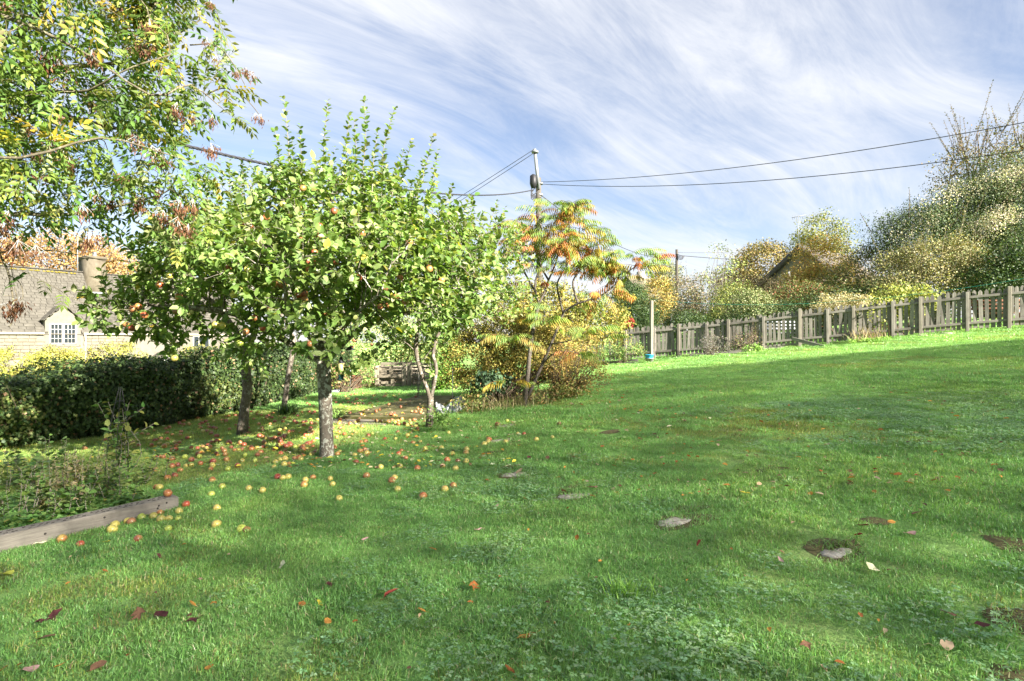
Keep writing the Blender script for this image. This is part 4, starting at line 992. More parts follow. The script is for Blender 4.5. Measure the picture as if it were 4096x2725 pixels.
R, ch = radii(N, Pn, .0035, .14); R[:trunk_n] = np.maximum(R[:trunk_n], np.linspace(.16, .11, trunk_n)); R[trunk_n:] = np.minimum(R[trunk_n:]*.7, .028)
a = Acc(); skin(a, N, Pn, R, ch); a.build('trunk', M['ashbark'], ash, True)
ap, ax, an_, ac_ = [], [], [], []
tips = [i for i in range(trunk_n, len(N)) if R[i] < .0085]
yb = vnoise(N[:, 0]*1.0, N[:, 2], 3.1, 1.0)
for i in tips:
    d0 = nrm(N[i] - N[Pn[i]]); 
    for _ in range(rng.integers(1, 3) if ch[i] else 4):
        d = nrm(d0*.5 + .8*rng.normal(size=3) - UP*.15); ap.append(N[i]); ax.append(d); an_.append(nrm(UP + .35*rng.normal(size=3)))
        w = np.array([3.5, 5, 4.5, 2.6, .6, 1.2]); w[4] += 3.0*max(0, yb[i] - .35)*4; ac_.append(pick(PAL_ASH, 1, w, .12)[0])
ap, ax, an_, ac_ = map(np.array, (ap, ax, an_, ac_))
u_, v_ = CX + FPX*ap[:, 0]/np.maximum(ap[:, 1], .1), CY - FPX*(ap[:, 2] - EYE)/np.maximum(ap[:, 1], .1)
kp = ~((v_ > 232) & (u_ < 150) & (rng.random(len(ap)) < .88)); ap, ax, an_, ac_ = ap[kp], ax[kp], an_[kp], ac_[kp]   # the lowest boughs are nearly bare
f = Acc(); k3 = rng.integers(0, 3, len(ap)); S_ = .75 + .5*rng.random(len(ap))
uu = CX + FPX*ap[:, 0]/np.maximum(ap[:, 1], .1)
near_sel = front_pick(ap, 300, 9); msk = np.ones(len(ap), bool); msk[near_sel] = False
for q in range(3):
    s_ = (k3 == q) & msk; place_template(f, ASH_T[q], ap[s_], ax[s_], an_[s_], S_[s_], ac_[s_])
stuff(f.build('foliage', M['leaf'], ash))
lm = {}
for i in near_sel:
    ci_ = int(np.argmin(np.abs(np.array(PAL_ASH) - ac_[i]).sum(1))); key = (int(k3[i]), ci_)
    if key not in lm:
        q = Acc(); place_template(q, ASH_T[key[0]], np.zeros((1, 3)), A(1, 0, 0)[None], UP[None], np.ones(1), np.array(PAL_ASH[ci_])[None]); lm[key] = q.mesh('leaf', M['leaf'])
    X = ax[i]; Y = nrm(np.cross(an_[i], X)); Z = np.cross(X, Y); put('leaf', lm[key], ash, ap[i], Matrix(np.stack([X, Y, Z], 1).tolist()).to_euler(), float(S_[i]))
# bunches of keys
def keys_mesh(n, seed):
    r_ = np.random.default_rng(seed); a = Acc(); p = r_.normal(size=(n, 3))*A(.028, .028, .03); p[:, 2] -= .04
    X = nrm(np.stack([.35*r_.normal(size=n), .35*r_.normal(size=n), -np.ones(n)], 1)); Nn = nrm(r_.normal(size=(n, 3)))
    leaves(a, L_LANCE, p, X, Nn, .042*(.8 + .4*r_.random(n)), .012, pick([(.10, .042, .02), (.13, .062, .032), (.065, .03, .016), (.15, .085, .045)], n, None, .15, r_))
    for k in range(8): tube(a, [A(0, 0, .03), p[k]], .0012, 3, cap=False)
    return a.mesh('key_bunch', M['dry_leaf'])
km = [keys_mesh(60, 1), keys_mesh(90, 2), keys_mesh(40, 3)]
kpx = [(x*.14346, y*.14346, s_) for x, y, s_ in [(310, 370, 1.9), (400, 450, 2.0), (370, 410, 1.5), (50, 20, 1.4), (465, 150, 1.3), (840, 55, 1.0), (1040, 175, 1.2), (1005, 320, 1.3), (900, 335, .9), (640, 390, 1.3), (1235, 760, 1.4), (1115, 480, 1.0), (1480, 835, 1.0), (1340, 825, .8), (960, 985, 1.3), (1060, 1060, 1.3), (1110, 1080, 1.5), (1150, 1130, 1.1), (440, 1090, 1.4), (480, 1130, 1.2), (360, 975, 1.2), (430, 820, 1.0), (230, 1200, 1.2), (305, 1220, 1.1), (570, 1460, 1.4), (675, 1365, 1.0), (780, 1410, 1.1), (965, 1415, 1.3), (845, 1235, 1.0), (1250, 1440, 1.3), (1345, 1430, 1.2), (1470, 1040, 1.2), (1440, 295, .9), (1505, 420, .7), (1650, 515, .7), (1715, 505, .7), (1760, 535, .9), (1470, 40, .7), (65, 1510, 1.3), (1240, 1550, 1.1), (1140, 1510, 1.2), (1820, 830, .8), (120, 1330, 1.0), (910, 940, .9), (270, 1080, 1.0), (655, 735, .9), (715, 840, 1.0), (205, 900, .9), (1780, 820, .7), (1095, 1340, .9)]]
kpx += [(x*.11956, 225 + y*.11956, s_) for x, y, s_ in [(110, 150, 1.7), (150, 190, 1.6), (300, 220, 1.3), (740, 120, 1.3), (1490, 15, 1.1), (1575, 40, 1.1), (840, 95, .9), (90, 700, 1.4), (160, 655, 1.3), (30, 20, 1.3)]]
for u, v, s_ in kpx: put('key_bunch', random.choice(km), ash, P(u, v - 3, DA - .25 + .5*random.random()), (0, 0, random.uniform(0, 6.28)), s_*.8)
a = Acc()
tube(a, smoothline(L(DA + .7, (0, 255), (8, 272), (13, 300), (12, 322), (8, 327)), 14), np.linspace(.012, .004, 14), 5); tube(a, smoothline(L(DA + .7, (9, 275), (20, 283), (23, 297), (18, 302)), 10), np.linspace(.006, .003, 10), 4); tube(a, smoothline(L(DA + .4, (205, 95), (225, 88), (245, 98), (262, 118)), 12), np.linspace(.008, .003, 12), 4); tube(a, smoothline(L(DA + .3, (190, 45), (215, 45), (232, 62), (245, 85)), 12), np.linspace(.007, .003, 12), 4)
a.build('hanging_branch', M['ashbark'], ash)

# ------------------------------------------------------------------ sumac
DS = TRUNKS['sumac'][1]
sumac = thing('sumac_tree', 'slender sumac with drooping orange and green fronds in front of the pole', 'tree', TRUNKS['sumac'])
z5 = lambda x, y, o=0: P(425 + x*.15944, 175 + y*.15944, DS + o)
sl_ = [[TRUNKS['sumac'] - UP*.05, z5(630, 1380), z5(645, 1250), z5(655, 1130), z5(672, 1010), z5(690, 900), z5(715, 810)],
       [z5(640, 1400, .05), z5(690, 1290, .1), z5(735, 1190, .1), z5(790, 1060), z5(835, 950), z5(868, 865), z5(900, 840), z5(960, 805, -.1), z5(1060, 775, -.1), z5(1130, 740, -.1), z5(1200, 680, -.1), z5(1270, 610, -.1), z5(1340, 560, -.1)],
       [z5(715, 810), z5(755, 720, .1), z5(775, 660, .1), z5(800, 600), z5(830, 520), z5(850, 420), z5(860, 300), z5(855, 200)],
       [z5(715, 810), z5(690, 720, -.2), z5(700, 640, -.2), z5(740, 540, -.2), z5(770, 430, -.2), z5(780, 330, -.1)],
       [z5(690, 730, -.2), z5(640, 640, -.1), z5(590, 540), z5(570, 430), z5(555, 340)], [z5(868, 865), z5(840, 760, .2), z5(830, 680, .2), z5(870, 600, .2), z5(930, 500, .2), z5(960, 400, .2), z5(970, 330, .1)],
       [z5(960, 805, -.1), z5(930, 710), z5(935, 650), z5(1000, 560), z5(1050, 480), z5(1070, 400)], [z5(775, 660, .1), z5(720, 560, .3), z5(690, 430, .3), z5(700, 280, .3)], [z5(1200, 680, -.1), z5(1160, 610, .1), z5(1150, 540, .1)], [z5(870, 600, .2), z5(1000, 560, .5), z5(1130, 560, .5)],
       [z5(835, 950), z5(800, 920, -.2), z5(740, 915, -.3)], [z5(672, 1010), z5(620, 1010, -.2), z5(540, 1020, -.3)], [z5(790, 1060), z5(900, 1040, -.2), z5(1010, 980, -.3)], [z5(735, 1190, .1), z5(800, 1125, -.1), z5(900, 1105, -.2), z5(980, 1130, -.2)], [z5(860, 300), z5(900, 230), z5(930, 190)], [z5(740, 540, -.2), z5(840, 460, -.4), z5(890, 400, -.4)]]
a = Acc(); tips_s = []
for k, l_ in enumerate(sl_):
    pts = smoothline(l_, 22); r0 = .045 if k == 0 else .032 if k == 1 else .02 if k < 8 else .012
    tube(a, pts, np.linspace(r0, .03 if k == 0 else .009 if k < 9 else .006, 22), 7)
    if k >= 1: tips_s.append(pts)
a.build('trunk', M['sumacbark'], sumac, True)
def frond_mesh(kind, seed):
    r_ = np.random.default_rng(seed); a = Acc(); Lr = .42; n = 9; t = np.linspace(0, 1, 12)
    rach = np.stack([Lr*(t - .12*t**2), .02*np.sin(t*3 + seed), Lr*(.25*t - .5*t**2)], 1); tube(a, rach, np.linspace(.004, .0015, 12), 4, (.22, .09, .04) if kind else (.2, .2, .06))
    pal = [[(.10, .19, .03), (.15, .24, .04), (.22, .27, .05)], [(.24, .25, .045), (.30, .23, .04), (.33, .24, .05)], [(.34, .15, .03), (.30, .10, .025), (.36, .20, .04)], [(.22, .055, .02), (.29, .10, .025), (.19, .05, .02)], [(.38, .30, .035), (.42, .29, .04), (.34, .28, .05)]][kind]
    p, X, Nn, ls = [], [], [], []
    for k in range(n):
        f = .16 + .8*k/(n - 1); q = np.array([np.interp(f, t, rach[:, c]) for c in range(3)]); tg = nrm(A(1, 0, .18 - 1.1*f))
        for sg in (-1, 1):
            p.append(q); X.append(nrm(tg*.3 + A(0, sg*.55, 0) - UP*(.95 + .3*r_.random()))); Nn.append(nrm(UP*.45 + A(.3, sg*.8, 0) + .2*r_.normal(size=3))); ls.append(.14*(.75 + .35*math.sin(math.pi*min(1, f*.9 + .1)))*(.9 + .2*r_.random()))
    p.append(rach[-1]); X.append(nrm(A(.6, 0, -1))); Nn.append(nrm(A(1, 0, .4))); ls.append(.08)
    leaves(a, L_LANCE, np.array(p), np.array(X), np.array(Nn), np.array(ls), .02, pick(pal, len(p), None, .14, r_))
    return a.mesh('frond', M['leaf'])
FM = {k: [frond_mesh(k, s_) for s_ in range(3)] for k in range(5)}
def frond(p, d, kind, s_=1.0):
    yaw = math.atan2(d[1], d[0]); put('frond', random.choice(FM[kind]), sumac, p, (random.uniform(-.25, .25), -math.asin(np.clip(d[2], -.9, .9))*.7 + random.uniform(-.15, .2), yaw), s_)
for pts in tips_s:
    tip = pts[-1]; low = tip[2] < 2.3
    for k in range(17 if not low else 6):
        an = k*2.4 + random.random()*.8; lvl = k/9; p = tip - (pts[-1] - pts[-4])*lvl*1.3
        d = nrm(A(math.cos(an), math.sin(an), .75 - 1.1*lvl)); kind = random.choices([0, 1, 2, 3], [6, 2, .5, .1] if lvl < .5 else [2.5, 2.8, 2.0, .4])[0]
        frond(p, d, kind, random.uniform(.8, 1.15))
    for f in (11, 13, 15, 17, 19):
        if not low:
            an = random.random()*6.28; frond(pts[f], nrm(A(math.cos(an), math.sin(an), .2)), random.choices([0, 1, 2, 3], [3, 2.2, 1.5, .5])[0], random.uniform(.7, 1.0))
# fronds seen one by one in the crown's outline
for x, y, dx, kd in [(850, 190, .3, 0), (800, 190, -.5, 0), (930, 185, .8, 0), (720, 220, -.8, 0), (740, 260, -.7, 3), (900, 200, .5, 3), (880, 280, .6, 1), (590, 300, -.9, 1), (555, 320, -.9, 3), (640, 320, -.6, 1), (700, 310, .1, 0), (800, 300, .3, 2), (960, 300, .7, 0), (1000, 330, .8, 0), (1040, 350, .8, 0), (760, 390, -.5, 2), (860, 380, .4, 2), (650, 420, -.5, 2), (700, 470, -.4, 2), (930, 430, .5, 1), (1080, 440, .8, 0), (1110, 490, .8, 0), (960, 490, -.6, 3), (1020, 500, .5, 1), (840, 510, -.5, 3), (800, 580, -.6, 3), (930, 560, .5, 0), (1000, 560, .7, 0), (1100, 570, .7, 1), (960, 620, -.4, 2), (1050, 620, .5, 2), (870, 620, -.3, 1), (1130, 610, .5, 2), (1190, 500, -.6, 0), (1250, 490, -.5, 0), (1300, 490, .3, 0), (1380, 480, .6, 0), (1420, 500, .8, 0), (1290, 530, .3, 2), (1360, 550, .4, 0), (1380, 590, .6, 1), (1430, 520, .7, 3), (1240, 580, -.4, 1), (1320, 590, .5, 1), (480, 400, -.6, 3), (470, 380, -.7, 0), (1100, 760, -.6, 2), (1150, 730, .6, 1), (1180, 770, .6, 4), (740, 880, -.6, 0), (700, 920, -.8, 4), (880, 830, .6, 0), (800, 830, -.4, 0), (760, 940, .5, 1), (880, 980, .5, 0), (1000, 970, .6, 1), (1090, 970, .7, 0), (1130, 1010, .7, 0), (540, 1030, -.8, 0), (600, 1050, .6, 0), (470, 1020, -.7, 0), (500, 1300, -.9, 4), (560, 1295, .8, 4), (650, 690, -.5, 2), (580, 620, -.6, 2), (720, 690, .3, 3), (660, 560, -.6, 2)]:
    frond(z5(x + random.uniform(-45, 45), y + random.uniform(-20, 35), random.uniform(-.5, .4)), nrm(A(dx + random.uniform(-.5, .5), random.uniform(-.8, .5), .3)), random.choice([kd, 0, 0, 1]), random.uniform(.8, 1.05))
    o = random.uniform(-.35, .3); frond(z5(x, y, o), nrm(A(dx, random.uniform(-.8, .3), .35)), kd, random.uniform(.85, 1.1))
# ------------------------------------------------------------------ bushes, hedges and background trees
def bush(name, lab, cat, base, els, nclump, per, cr, Ll, Lw, pal, wt=None, T=L_QUAD, mat='bush_leaf', stems=8, stem_r=.02, smat='twig', up=.6, droop=.1, shell=.45, cjit=.2, spikes=0, spike_len=.6, trunk=False):
    nclump = max(6, int(nclump*.5)); per = int(per*2.1); cr = cr*1.28
    if els[0][0][1] > 19.5: Ll, Lw, per = Ll*.74, Lw*.74, int(per*1.75)
    th = thing(name, lab, cat, base); C = fill(els, nclump, shell); cen = np.array([e[0] for e in els]); sz = np.array([e[1] for e in els])
    gz = zg(C[:, 0], C[:, 1]); C[:, 2] = np.maximum(C[:, 2], gz + .05)
    k = np.argmin((((C[:, None] - cen)/sz)**2).sum(2), 1); outd = nrm((C - cen[k])/sz[k])
    tint = np.clip(1 + cjit*rng.normal(size=(nclump, 1)), .5, 1.6); pc = rng.integers(0, len(pal), nclump)
    n = nclump*per; ci_ = np.repeat(np.arange(nclump), per)
    dl = rng.normal(size=(n, 3)); dl = nrm(dl)*np.minimum(np.linalg.norm(dl, axis=1, keepdims=True), 1.75); pos = C[ci_] + dl*A(cr, cr, cr*.75); o_ = outd[ci_]
    Nn = nrm(o_*.4 + dl*.7 + UP*up*.5 + .28*rng.normal(size=(n, 3))); X = nrm(o_*.5 + rng.normal(size=(n, 3)) - UP*droop)
    col = np.clip(pick(pal, n, wt, .14)*tint[ci_], .004, .8)
    f = Acc(); s_ = .65 + .6*rng.random(n); leaves(f, T, pos, X, Nn, Ll*s_, Lw*s_, col)
    st = Acc(); b = np.array(base)
    for q in range(stems):
        c = C[rng.integers(nclump)]; r0 = stem_r*(.6 + .6*rng.random()); b0 = b + A(rng.normal()*.12, rng.normal()*.12, -.05)*(0 if trunk else 1) if stems else b
        mid = b0 + (c - b0)*.5 + A(rng.normal(), rng.normal(), 0)*.08*np.linalg.norm(c - b0) + UP*.08*np.linalg.norm(c - b0)
        pts = smoothline([b0, mid, c], 8); tube(st, pts, np.linspace(r0, r0*.2, 8), 5)
        for w in range(3):
            i = rng.integers(3, 8); tube(st, [pts[i], pts[i] + nrm(rng.normal(size=3) + UP*.4)*.12*np.linalg.norm(c - b0)], r0*.2, 3)
    if trunk: t_ = cen.mean(0); tube(st, smoothline([b - UP*.2, b + (t_ - b)*.5 + A(.1, 0, 0), t_], 8), np.linspace(stem_r*3, stem_r, 8), 8)
    for q in range(spikes):
        i = rng.integers(nclump)
        if outd[i][2] < .1: continue
        p0 = C[i]; d = nrm(UP + .35*rng.normal(size=3) + outd[i]*.3); l_ = spike_len*(.5 + .8*rng.random()); pts = shoot(p0, d, l_, 6); tube(st, pts, np.linspace(stem_r*.3, stem_r*.1, 6), 3, cap=False)
        bag = LeafBag(); bag.along(pts, max(6, int(l_/Ll*2.2)), Ll*.9, Lw*.9, pal, wt, t0=.05); leaves(f, T, *bag.cat())
    stuff(f.build('foliage', M[mat], th))
    if stems or trunk: st.build('branches', M[smat], th)
    return th
DG = [(.022, .045, .014), (.032, .06, .017), (.048, .08, .022), (.075, .11, .035)]
YG = [(.14, .19, .045), (.21, .24, .06), (.28, .28, .09), (.10, .15, .04)]
OR = [(.28, .19, .05), (.32, .24, .07), (.22, .17, .05), (.17, .18, .05)]
BR = [(.17, .13, .075), (.23, .18, .11), (.13, .10, .055), (.12, .13, .05), (.27, .23, .15)]
MIX = [(.085, .12, .04), (.14, .165, .05), (.20, .185, .07), (.06, .09, .03)]
def gnd(u, d): x = (u - CX)/FPX*d; return on(x, d)
# far trees
bush('orange_tree', 'rounded orange-leaved tree behind the left cottage roof', 'tree', gnd(65, 44), [ell(60, 262, 62, 28, 44, 3.0), ell(25, 262, 35, 24, 44, 3), ell(110, 268, 32, 22, 44, 3)], 420, 26, .42, .22, .16, [(.28, .16, .06), (.33, .21, .09), (.24, .125, .05), (.27, .20, .08)], stems=10, stem_r=.12, trunk=True)
bush('round_tree', 'rounded russet tree crown on the skyline beside the thatched gable', 'tree', gnd(765, 47), [ell(763, 268, 27, 24, 47, 2.2), ell(745, 280, 22, 18, 47, 2)], 300, 26, .38, .2, .15, [(.20, .145, .05), (.25, .19, .07), (.17, .145, .045), (.14, .14, .045)], stems=10, stem_r=.1, trunk=True)
bush('round_tree', 'open green tree crown on the skyline behind the yellow bush', 'tree', gnd(823, 46), [ell(822, 236, 22, 22, 46, 2), ell(840, 250, 14, 18, 46, 1.5), ell(806, 250, 12, 16, 46, 1.5)], 150, 24, .38, .2, .15, [(.12, .145, .045), (.16, .175, .055), (.20, .19, .06)], stems=16, stem_r=.1, trunk=True)
bush('small_tree', 'small dull green tree beside the far pole', 'tree', gnd(667, 50), [ell(667, 278, 14, 14, 50, 1.4)], 90, 24, .3, .18, .13, [(.15, .16, .07), (.20, .20, .09)], stems=6, stem_r=.08, trunk=True)
bush('hedgerow', 'dark far hedgerow closing the view between the holly and the thatched gable', 'hedge', gnd(740, 37), [ell(u, 312, 34, 22, 37, 1.2) for u in range(620, 930, 30)], 900, 24, .3, .15, .11, DG + MIX, stems=20, stem_r=.05)
# bushes behind the fence, far to near
bush('scrub_bush', 'dry brown scrub between the far pole and the round tree', 'bush', gnd(710, 33), [ell(708, 296, 42, 20, 33, 1.6), ell(750, 298, 36, 20, 33, 1.6), ell(680, 298, 28, 20, 33, 1.4), ell(790, 298, 34, 20, 34, 1.6)], 520, 26, .26, .11, .07, BR, stems=60, stem_r=.03, smat='greytwig', spikes=50, spike_len=.9)
bush('yellow_bush', 'tall golden yellow bush in front of the thatched gable', 'bush', gnd(822, 31), [ell(822, 266, 25, 27, 31, 1.3), ell(838, 285, 22, 24, 31, 1.3), ell(806, 290, 24, 20, 31, 1.2), ell(797, 280, 14, 16, 31, .8)], 300, 28, .26, .13, .09, [(.30, .22, .05), (.33, .27, .08), (.24, .22, .06), (.32, .18, .05)], stems=14, stem_r=.04, spikes=20)
bush('orange_bush', 'slim orange bush behind the dark holly', 'bush', gnd(656, 30), [ell(655, 300, 15, 22, 30, .8)], 110, 24, .22, .12, .08, OR, stems=10, stem_r=.03, spikes=10)
bush('sapling', 'tall thin sapling with sparse leaves sticking out of the scrub', 'sapling', gnd(722, 29), [ell(722, 262, 9, 22, 29, .4), ell(706, 275, 10, 14, 29, .4), ell(735, 275, 9, 16, 29, .4)], 46, 9, .22, .17, .07, [(.20, .26, .07), (.28, .30, .10)], stems=22, stem_r=.025, smat='greytwig')
bush('light_bush', 'pale yellow-green bush behind the middle of the fence', 'bush', gnd(738, 26.5), [ell(738, 308, 26, 24, 26.5, 1.0), ell(725, 315, 20, 18, 26.5, .9)], 220, 26, .2, .10, .065, YG, stems=14, stem_r=.03, spikes=40, spike_len=.8)
bush('mixed_bush', 'mixed green and brown bush with red berries right of the yellow bush', 'bush', gnd(868, 24.5), [ell(866, 275, 28, 26, 24.5, 1.2), ell(845, 292, 26, 24, 24.5, 1.2), ell(890, 285, 24, 28, 24.5, 1.2)], 420, 26, .2, .095, .065, MIX + BR[:2], stems=14, stem_r=.03, spikes=40)
bush('red_berry_bush', 'dusky bush below the golden bush, reddish leaves low down', 'bush', gnd(800, 24), [ell(800, 305, 34, 22, 24, 1.0)], 240, 26, .2, .09, .06, MIX + [(.22, .08, .05)], stems=10, stem_r=.03, spikes=24)
bush('holly_bush', 'dark rounded evergreen bush left of the clothes post', 'bush', gnd(633, 24.5), [ell(632, 308, 20, 25, 24.5, 1.0), ell(640, 325, 20, 18, 24.5, .9), ell(618, 325, 12, 14, 24.5, .7)], 330, 30, .17, .085, .055, DG, mat='gloss_leaf', stems=6)
bush('low_hedge', 'dark low evergreen hedge running just behind the picket fence', 'hedge', gnd(730, 23), [ell(670, 326, 40, 15, 23, .6), ell(720, 328, 35, 14, 22.5, .6), ell(770, 322, 40, 17, 22, .6), ell(815, 315, 36, 19, 21.5, .6), ell(855, 306, 30, 18, 21, .6), ell(895, 298, 30, 18, 20.5, .6)], 700, 26, .16, .08, .055, DG, mat='gloss_leaf', stems=10, shell=.5)
bush('elaeagnus_bush', 'grey-green bush with pale leaf tips behind the fence middle', 'bush', gnd(755, 22.2), [ell(750, 312, 24, 20, 22.4, .7)], 200, 26, .16, .085, .05, [(.12, .17, .06), (.20, .24, .10), (.32, .32, .17)], stems=8, spikes=26, spike_len=.5)
# big clematis-covered tree at right
big = bush('overgrown_tree', 'big dark tree smothered in fluffy climber at the right edge', 'tree', gnd(1000, 24), [ell(992, 226, 55, 46, 24, 2.0), ell(930, 240, 40, 32, 23.5, 1.6), ell(908, 228, 24, 14, 23.5, 1.0), ell(1048, 215, 46, 62, 24, 2.0), ell(1000, 180, 30, 26, 24.3, 1.2), ell(950, 208, 30, 20, 24, 1.3), ell(888, 240, 18, 20, 23.5, .8), ell(1010, 258, 50, 28, 23, 1.5)], 1700, 46, .30, .085, .062,
           [(.045, .07, .03), (.058, .088, .038), (.078, .108, .046), (.10, .125, .055)], stems=40, stem_r=.07, spikes=60, spike_len=.9, shell=.55)
bag_c = [ell(940, 205, 22, 12, 22.6, .5), ell(960, 190, 14, 14, 22.8, .4), ell(1000, 185, 14, 14, 22.8, .4), ell(990, 222, 22, 12, 22.0, .4), ell(1030, 180, 24, 16, 22.6, .6), ell(920, 230, 22, 10, 22.4, .4), ell(1000, 215, 10, 8, 21.8, .3), ell(1020, 250, 14, 10, 21.6, .4)]
bush('old_mans_beard', 'cream fluffy seedheads of the climber over the big dark tree', 'climber', gnd(985, 22.5), bag_c, 130, 22, .2, .085, .06, [(.44, .40, .30), (.34, .32, .20), (.30, .32, .12), (.50, .46, .36)], mat='dry_leaf', stems=0, shell=.6)
bush('apple_bush', 'upright twiggy tree top with russet leaves poking above the big dark tree', 'tree', gnd(985, 26), [ell(985, 158, 36, 30, 26, 1.2), ell(960, 170, 24, 22, 26, 1.0), ell(1015, 170, 26, 30, 26, 1.2)], 130, 18, .30, .12, .085, [(.11, .11, .04), (.16, .135, .05), (.09, .10, .035), (.19, .13, .05)], stems=40, stem_r=.06, spikes=70, spike_len=1.6)
bush('pale_shrub', 'sunlit pale yellow twiggy shrub above the right half of the fence', 'bush', gnd(930, 20.5), [ell(938, 262, 38, 24, 20.5, 1.0), ell(905, 272, 26, 22, 20.5, .9), ell(965, 275, 24, 22, 20.3, .8), ell(925, 288, 44, 18, 20, .9)], 420, 24, .19, .095, .06, [(.27, .25, .11), (.20, .20, .075), (.13, .15, .055), (.32, .29, .16), (.16, .135, .06)], stems=60, stem_r=.025, smat='greytwig', spikes=70, spike_len=.9)
bush('evergreen_bush', 'dark evergreen bush behind the fence at the right edge', 'bush', gnd(1010, 19), [ell(1005, 272, 32, 28, 19, 1.0), ell(1040, 268, 36, 34, 19, 1.0), ell(975, 288, 18, 16, 19, .7)], 420, 26, .18, .085, .055, DG, mat='gloss_leaf', stems=8, spikes=20)
bush('buff_hedge', 'buff clipped low bush peeping over the fence', 'bush', gnd(843, 18.6), [ell(832, 304, 16, 9, 18.7, .4), ell(855, 300, 15, 9, 18.4, .4)], 130, 26, .09, .05, .035, [(.42, .37, .20), (.34, .30, .14), (.46, .42, .27)], stems=6, shell=.6)
bush('leafy_shrub', 'yellow-flecked shrub leaning on the fence below the pale shrub', 'bush', gnd(905, 18.3), [ell(905, 300, 30, 14, 18.3, .5), ell(880, 312, 12, 16, 17.5, .15)], 150, 22, .14, .09, .05, [(.22, .26, .06), (.32, .32, .08), (.16, .20, .05)], stems=16, spikes=16, spike_len=.5)
# around the compost corner
bush('laurel_bush', 'bright sunlit leafy bush behind the pallet compost bin', 'bush', gnd(395, 21.5), [ell(375, 338, 42, 26, 21.5, 1.1), ell(415, 330, 40, 32, 22, 1.1), ell(350, 352, 22, 24, 20.5, .9), ell(440, 350, 22, 28, 20.5, .8)], 520, 24, .18, .11, .055, [(.15, .24, .06), (.22, .30, .09), (.30, .34, .14), (.10, .18, .04), (.36, .34, .12)], mat='gloss_leaf', stems=20, stem_r=.03)
bush('climber_bush', 'fresh green climber beside the right end of the compost bin', 'bush', gnd(450, 15.5), [ell(448, 362, 11, 26, 15.5, .5), ell(440, 378, 10, 10, 15.5, .4)], 120, 24, .13, .09, .065, [(.13, .24, .04), (.18, .30, .06), (.10, .18, .035)], stems=8)
bush('bramble', 'tangled brown bramble heap behind the bird feeder', 'bush', gnd(345, 16.5), [ell(335, 377, 9, 10, 16.5, .3), ell(367.5, 376, 4, 13, 17.6, .2)], 90, 18, .12, .07, .05, [(.10, .15, .04), (.16, .18, .05), (.24, .15, .08)], stems=60, stem_r=.012)
YB = [(.20, .17, .035), (.26, .21, .045), (.155, .15, .033), (.115, .135, .03), (.30, .25, .07)]
bush('golden_shrub', 'broad golden-brown shrub with many thin stems left of the sumac trunk', 'bush', gnd(500, 11.6), [ell(478, 355, 34, 30, 11.4, .6), ell(520, 350, 45, 34, 12, .8), ell(560, 352, 34, 30, 12, .7), ell(465, 380, 22, 16, 11.0, .4), ell(500, 330, 40, 22, 12.2, .7)], 800, 46, .09, .048, .026, YB, stems=110, stem_r=.012, spikes=90, spike_len=.45, shell=.3)
bush('arching_shrub', 'brown twiggy arching shrub right of the sumac trunk', 'bush', gnd(560, 11.3), [ell(572, 362, 32, 26, 11.2, .6), ell(590, 375, 18, 18, 11.2, .4), ell(555, 385, 20, 14, 11.0, .4)], 170, 20, .08, .04, .022, [(.26, .16, .06), (.34, .24, .08), (.20, .18, .05)], stems=120, stem_r=.011, spikes=30, spike_len=.4, shell=.2)
bush('lemon_shrub', 'glowing lemon-yellow bush behind the sumac', 'bush', gnd(555, 15), [ell(548, 312, 42, 26, 15.2, 1.0), ell(590, 320, 34, 20, 15, .9), ell(520, 305, 28, 24, 15.4, .8), ell(605, 330, 22, 14, 15, .6)], 560, 26, .14, .07, .045, [(.22, .21, .045), (.26, .24, .065), (.155, .18, .04), (.25, .195, .045)], stems=30, stem_r=.025, spikes=50, spike_len=.6)
bush('blue_leaf_plant', 'dull blue-green leafy plant under the golden shrub', 'plant', gnd(490, 10.4), [ell(490, 383, 12, 13, 10.4, .25)], 40, 14, .07, .075, .06, [(.035, .065, .035), (.05, .085, .042)], stems=10, stem_r=.008)
bush('wisteria', 'yellow-green climber hanging along the cottage wall below the dormer', 'climber', H(3, -.5, -1.5), [(H(s_, -.35, z), A(.75, .75, h)) for s_, z, h in ((-2, .2, .6), (-.6, .35, .65), (.6, .55, .62), (1.8, .45, .55), (2.9, .5, .55), (4.0, .55, .6), (5.0, .55, .7), (8.2, .8, .3), (9.6, .8, .35), (10.8, .75, .35), (0, -.4, .6), (2, -.5, .6), (4, -.5, .6))], 480, 24, .17, .17, .06, [(.26, .25, .05), (.31, .28, .055), (.20, .22, .04), (.30, .30, .09)], T=L_LANCE, stems=14, droop=.7, shell=.6)
# ivy hedge
hedge = thing('ivy_hedge', 'thick dark ivy-clad hedge along the left side of the garden', 'hedge', on(-7.0, 10.5))
hp = np.array(HEDGE); seg = np.linalg.norm(np.diff(hp, axis=0), axis=1); cum = np.concatenate([[0], np.cumsum(seg)])
def hpath(t):
    x = np.interp(t, cum, hp[:, 0]); y = np.interp(t, cum, hp[:, 1]); return np.stack([x, y], -1)
def htop(t): return np.interp(t, cum, [.80, .82, .87, 1.07, 1.2, 1.28, 1.25])
nH = 80000; t = rng.random(nH)**.85*cum[-1]; c = hpath(t); hwid = .62
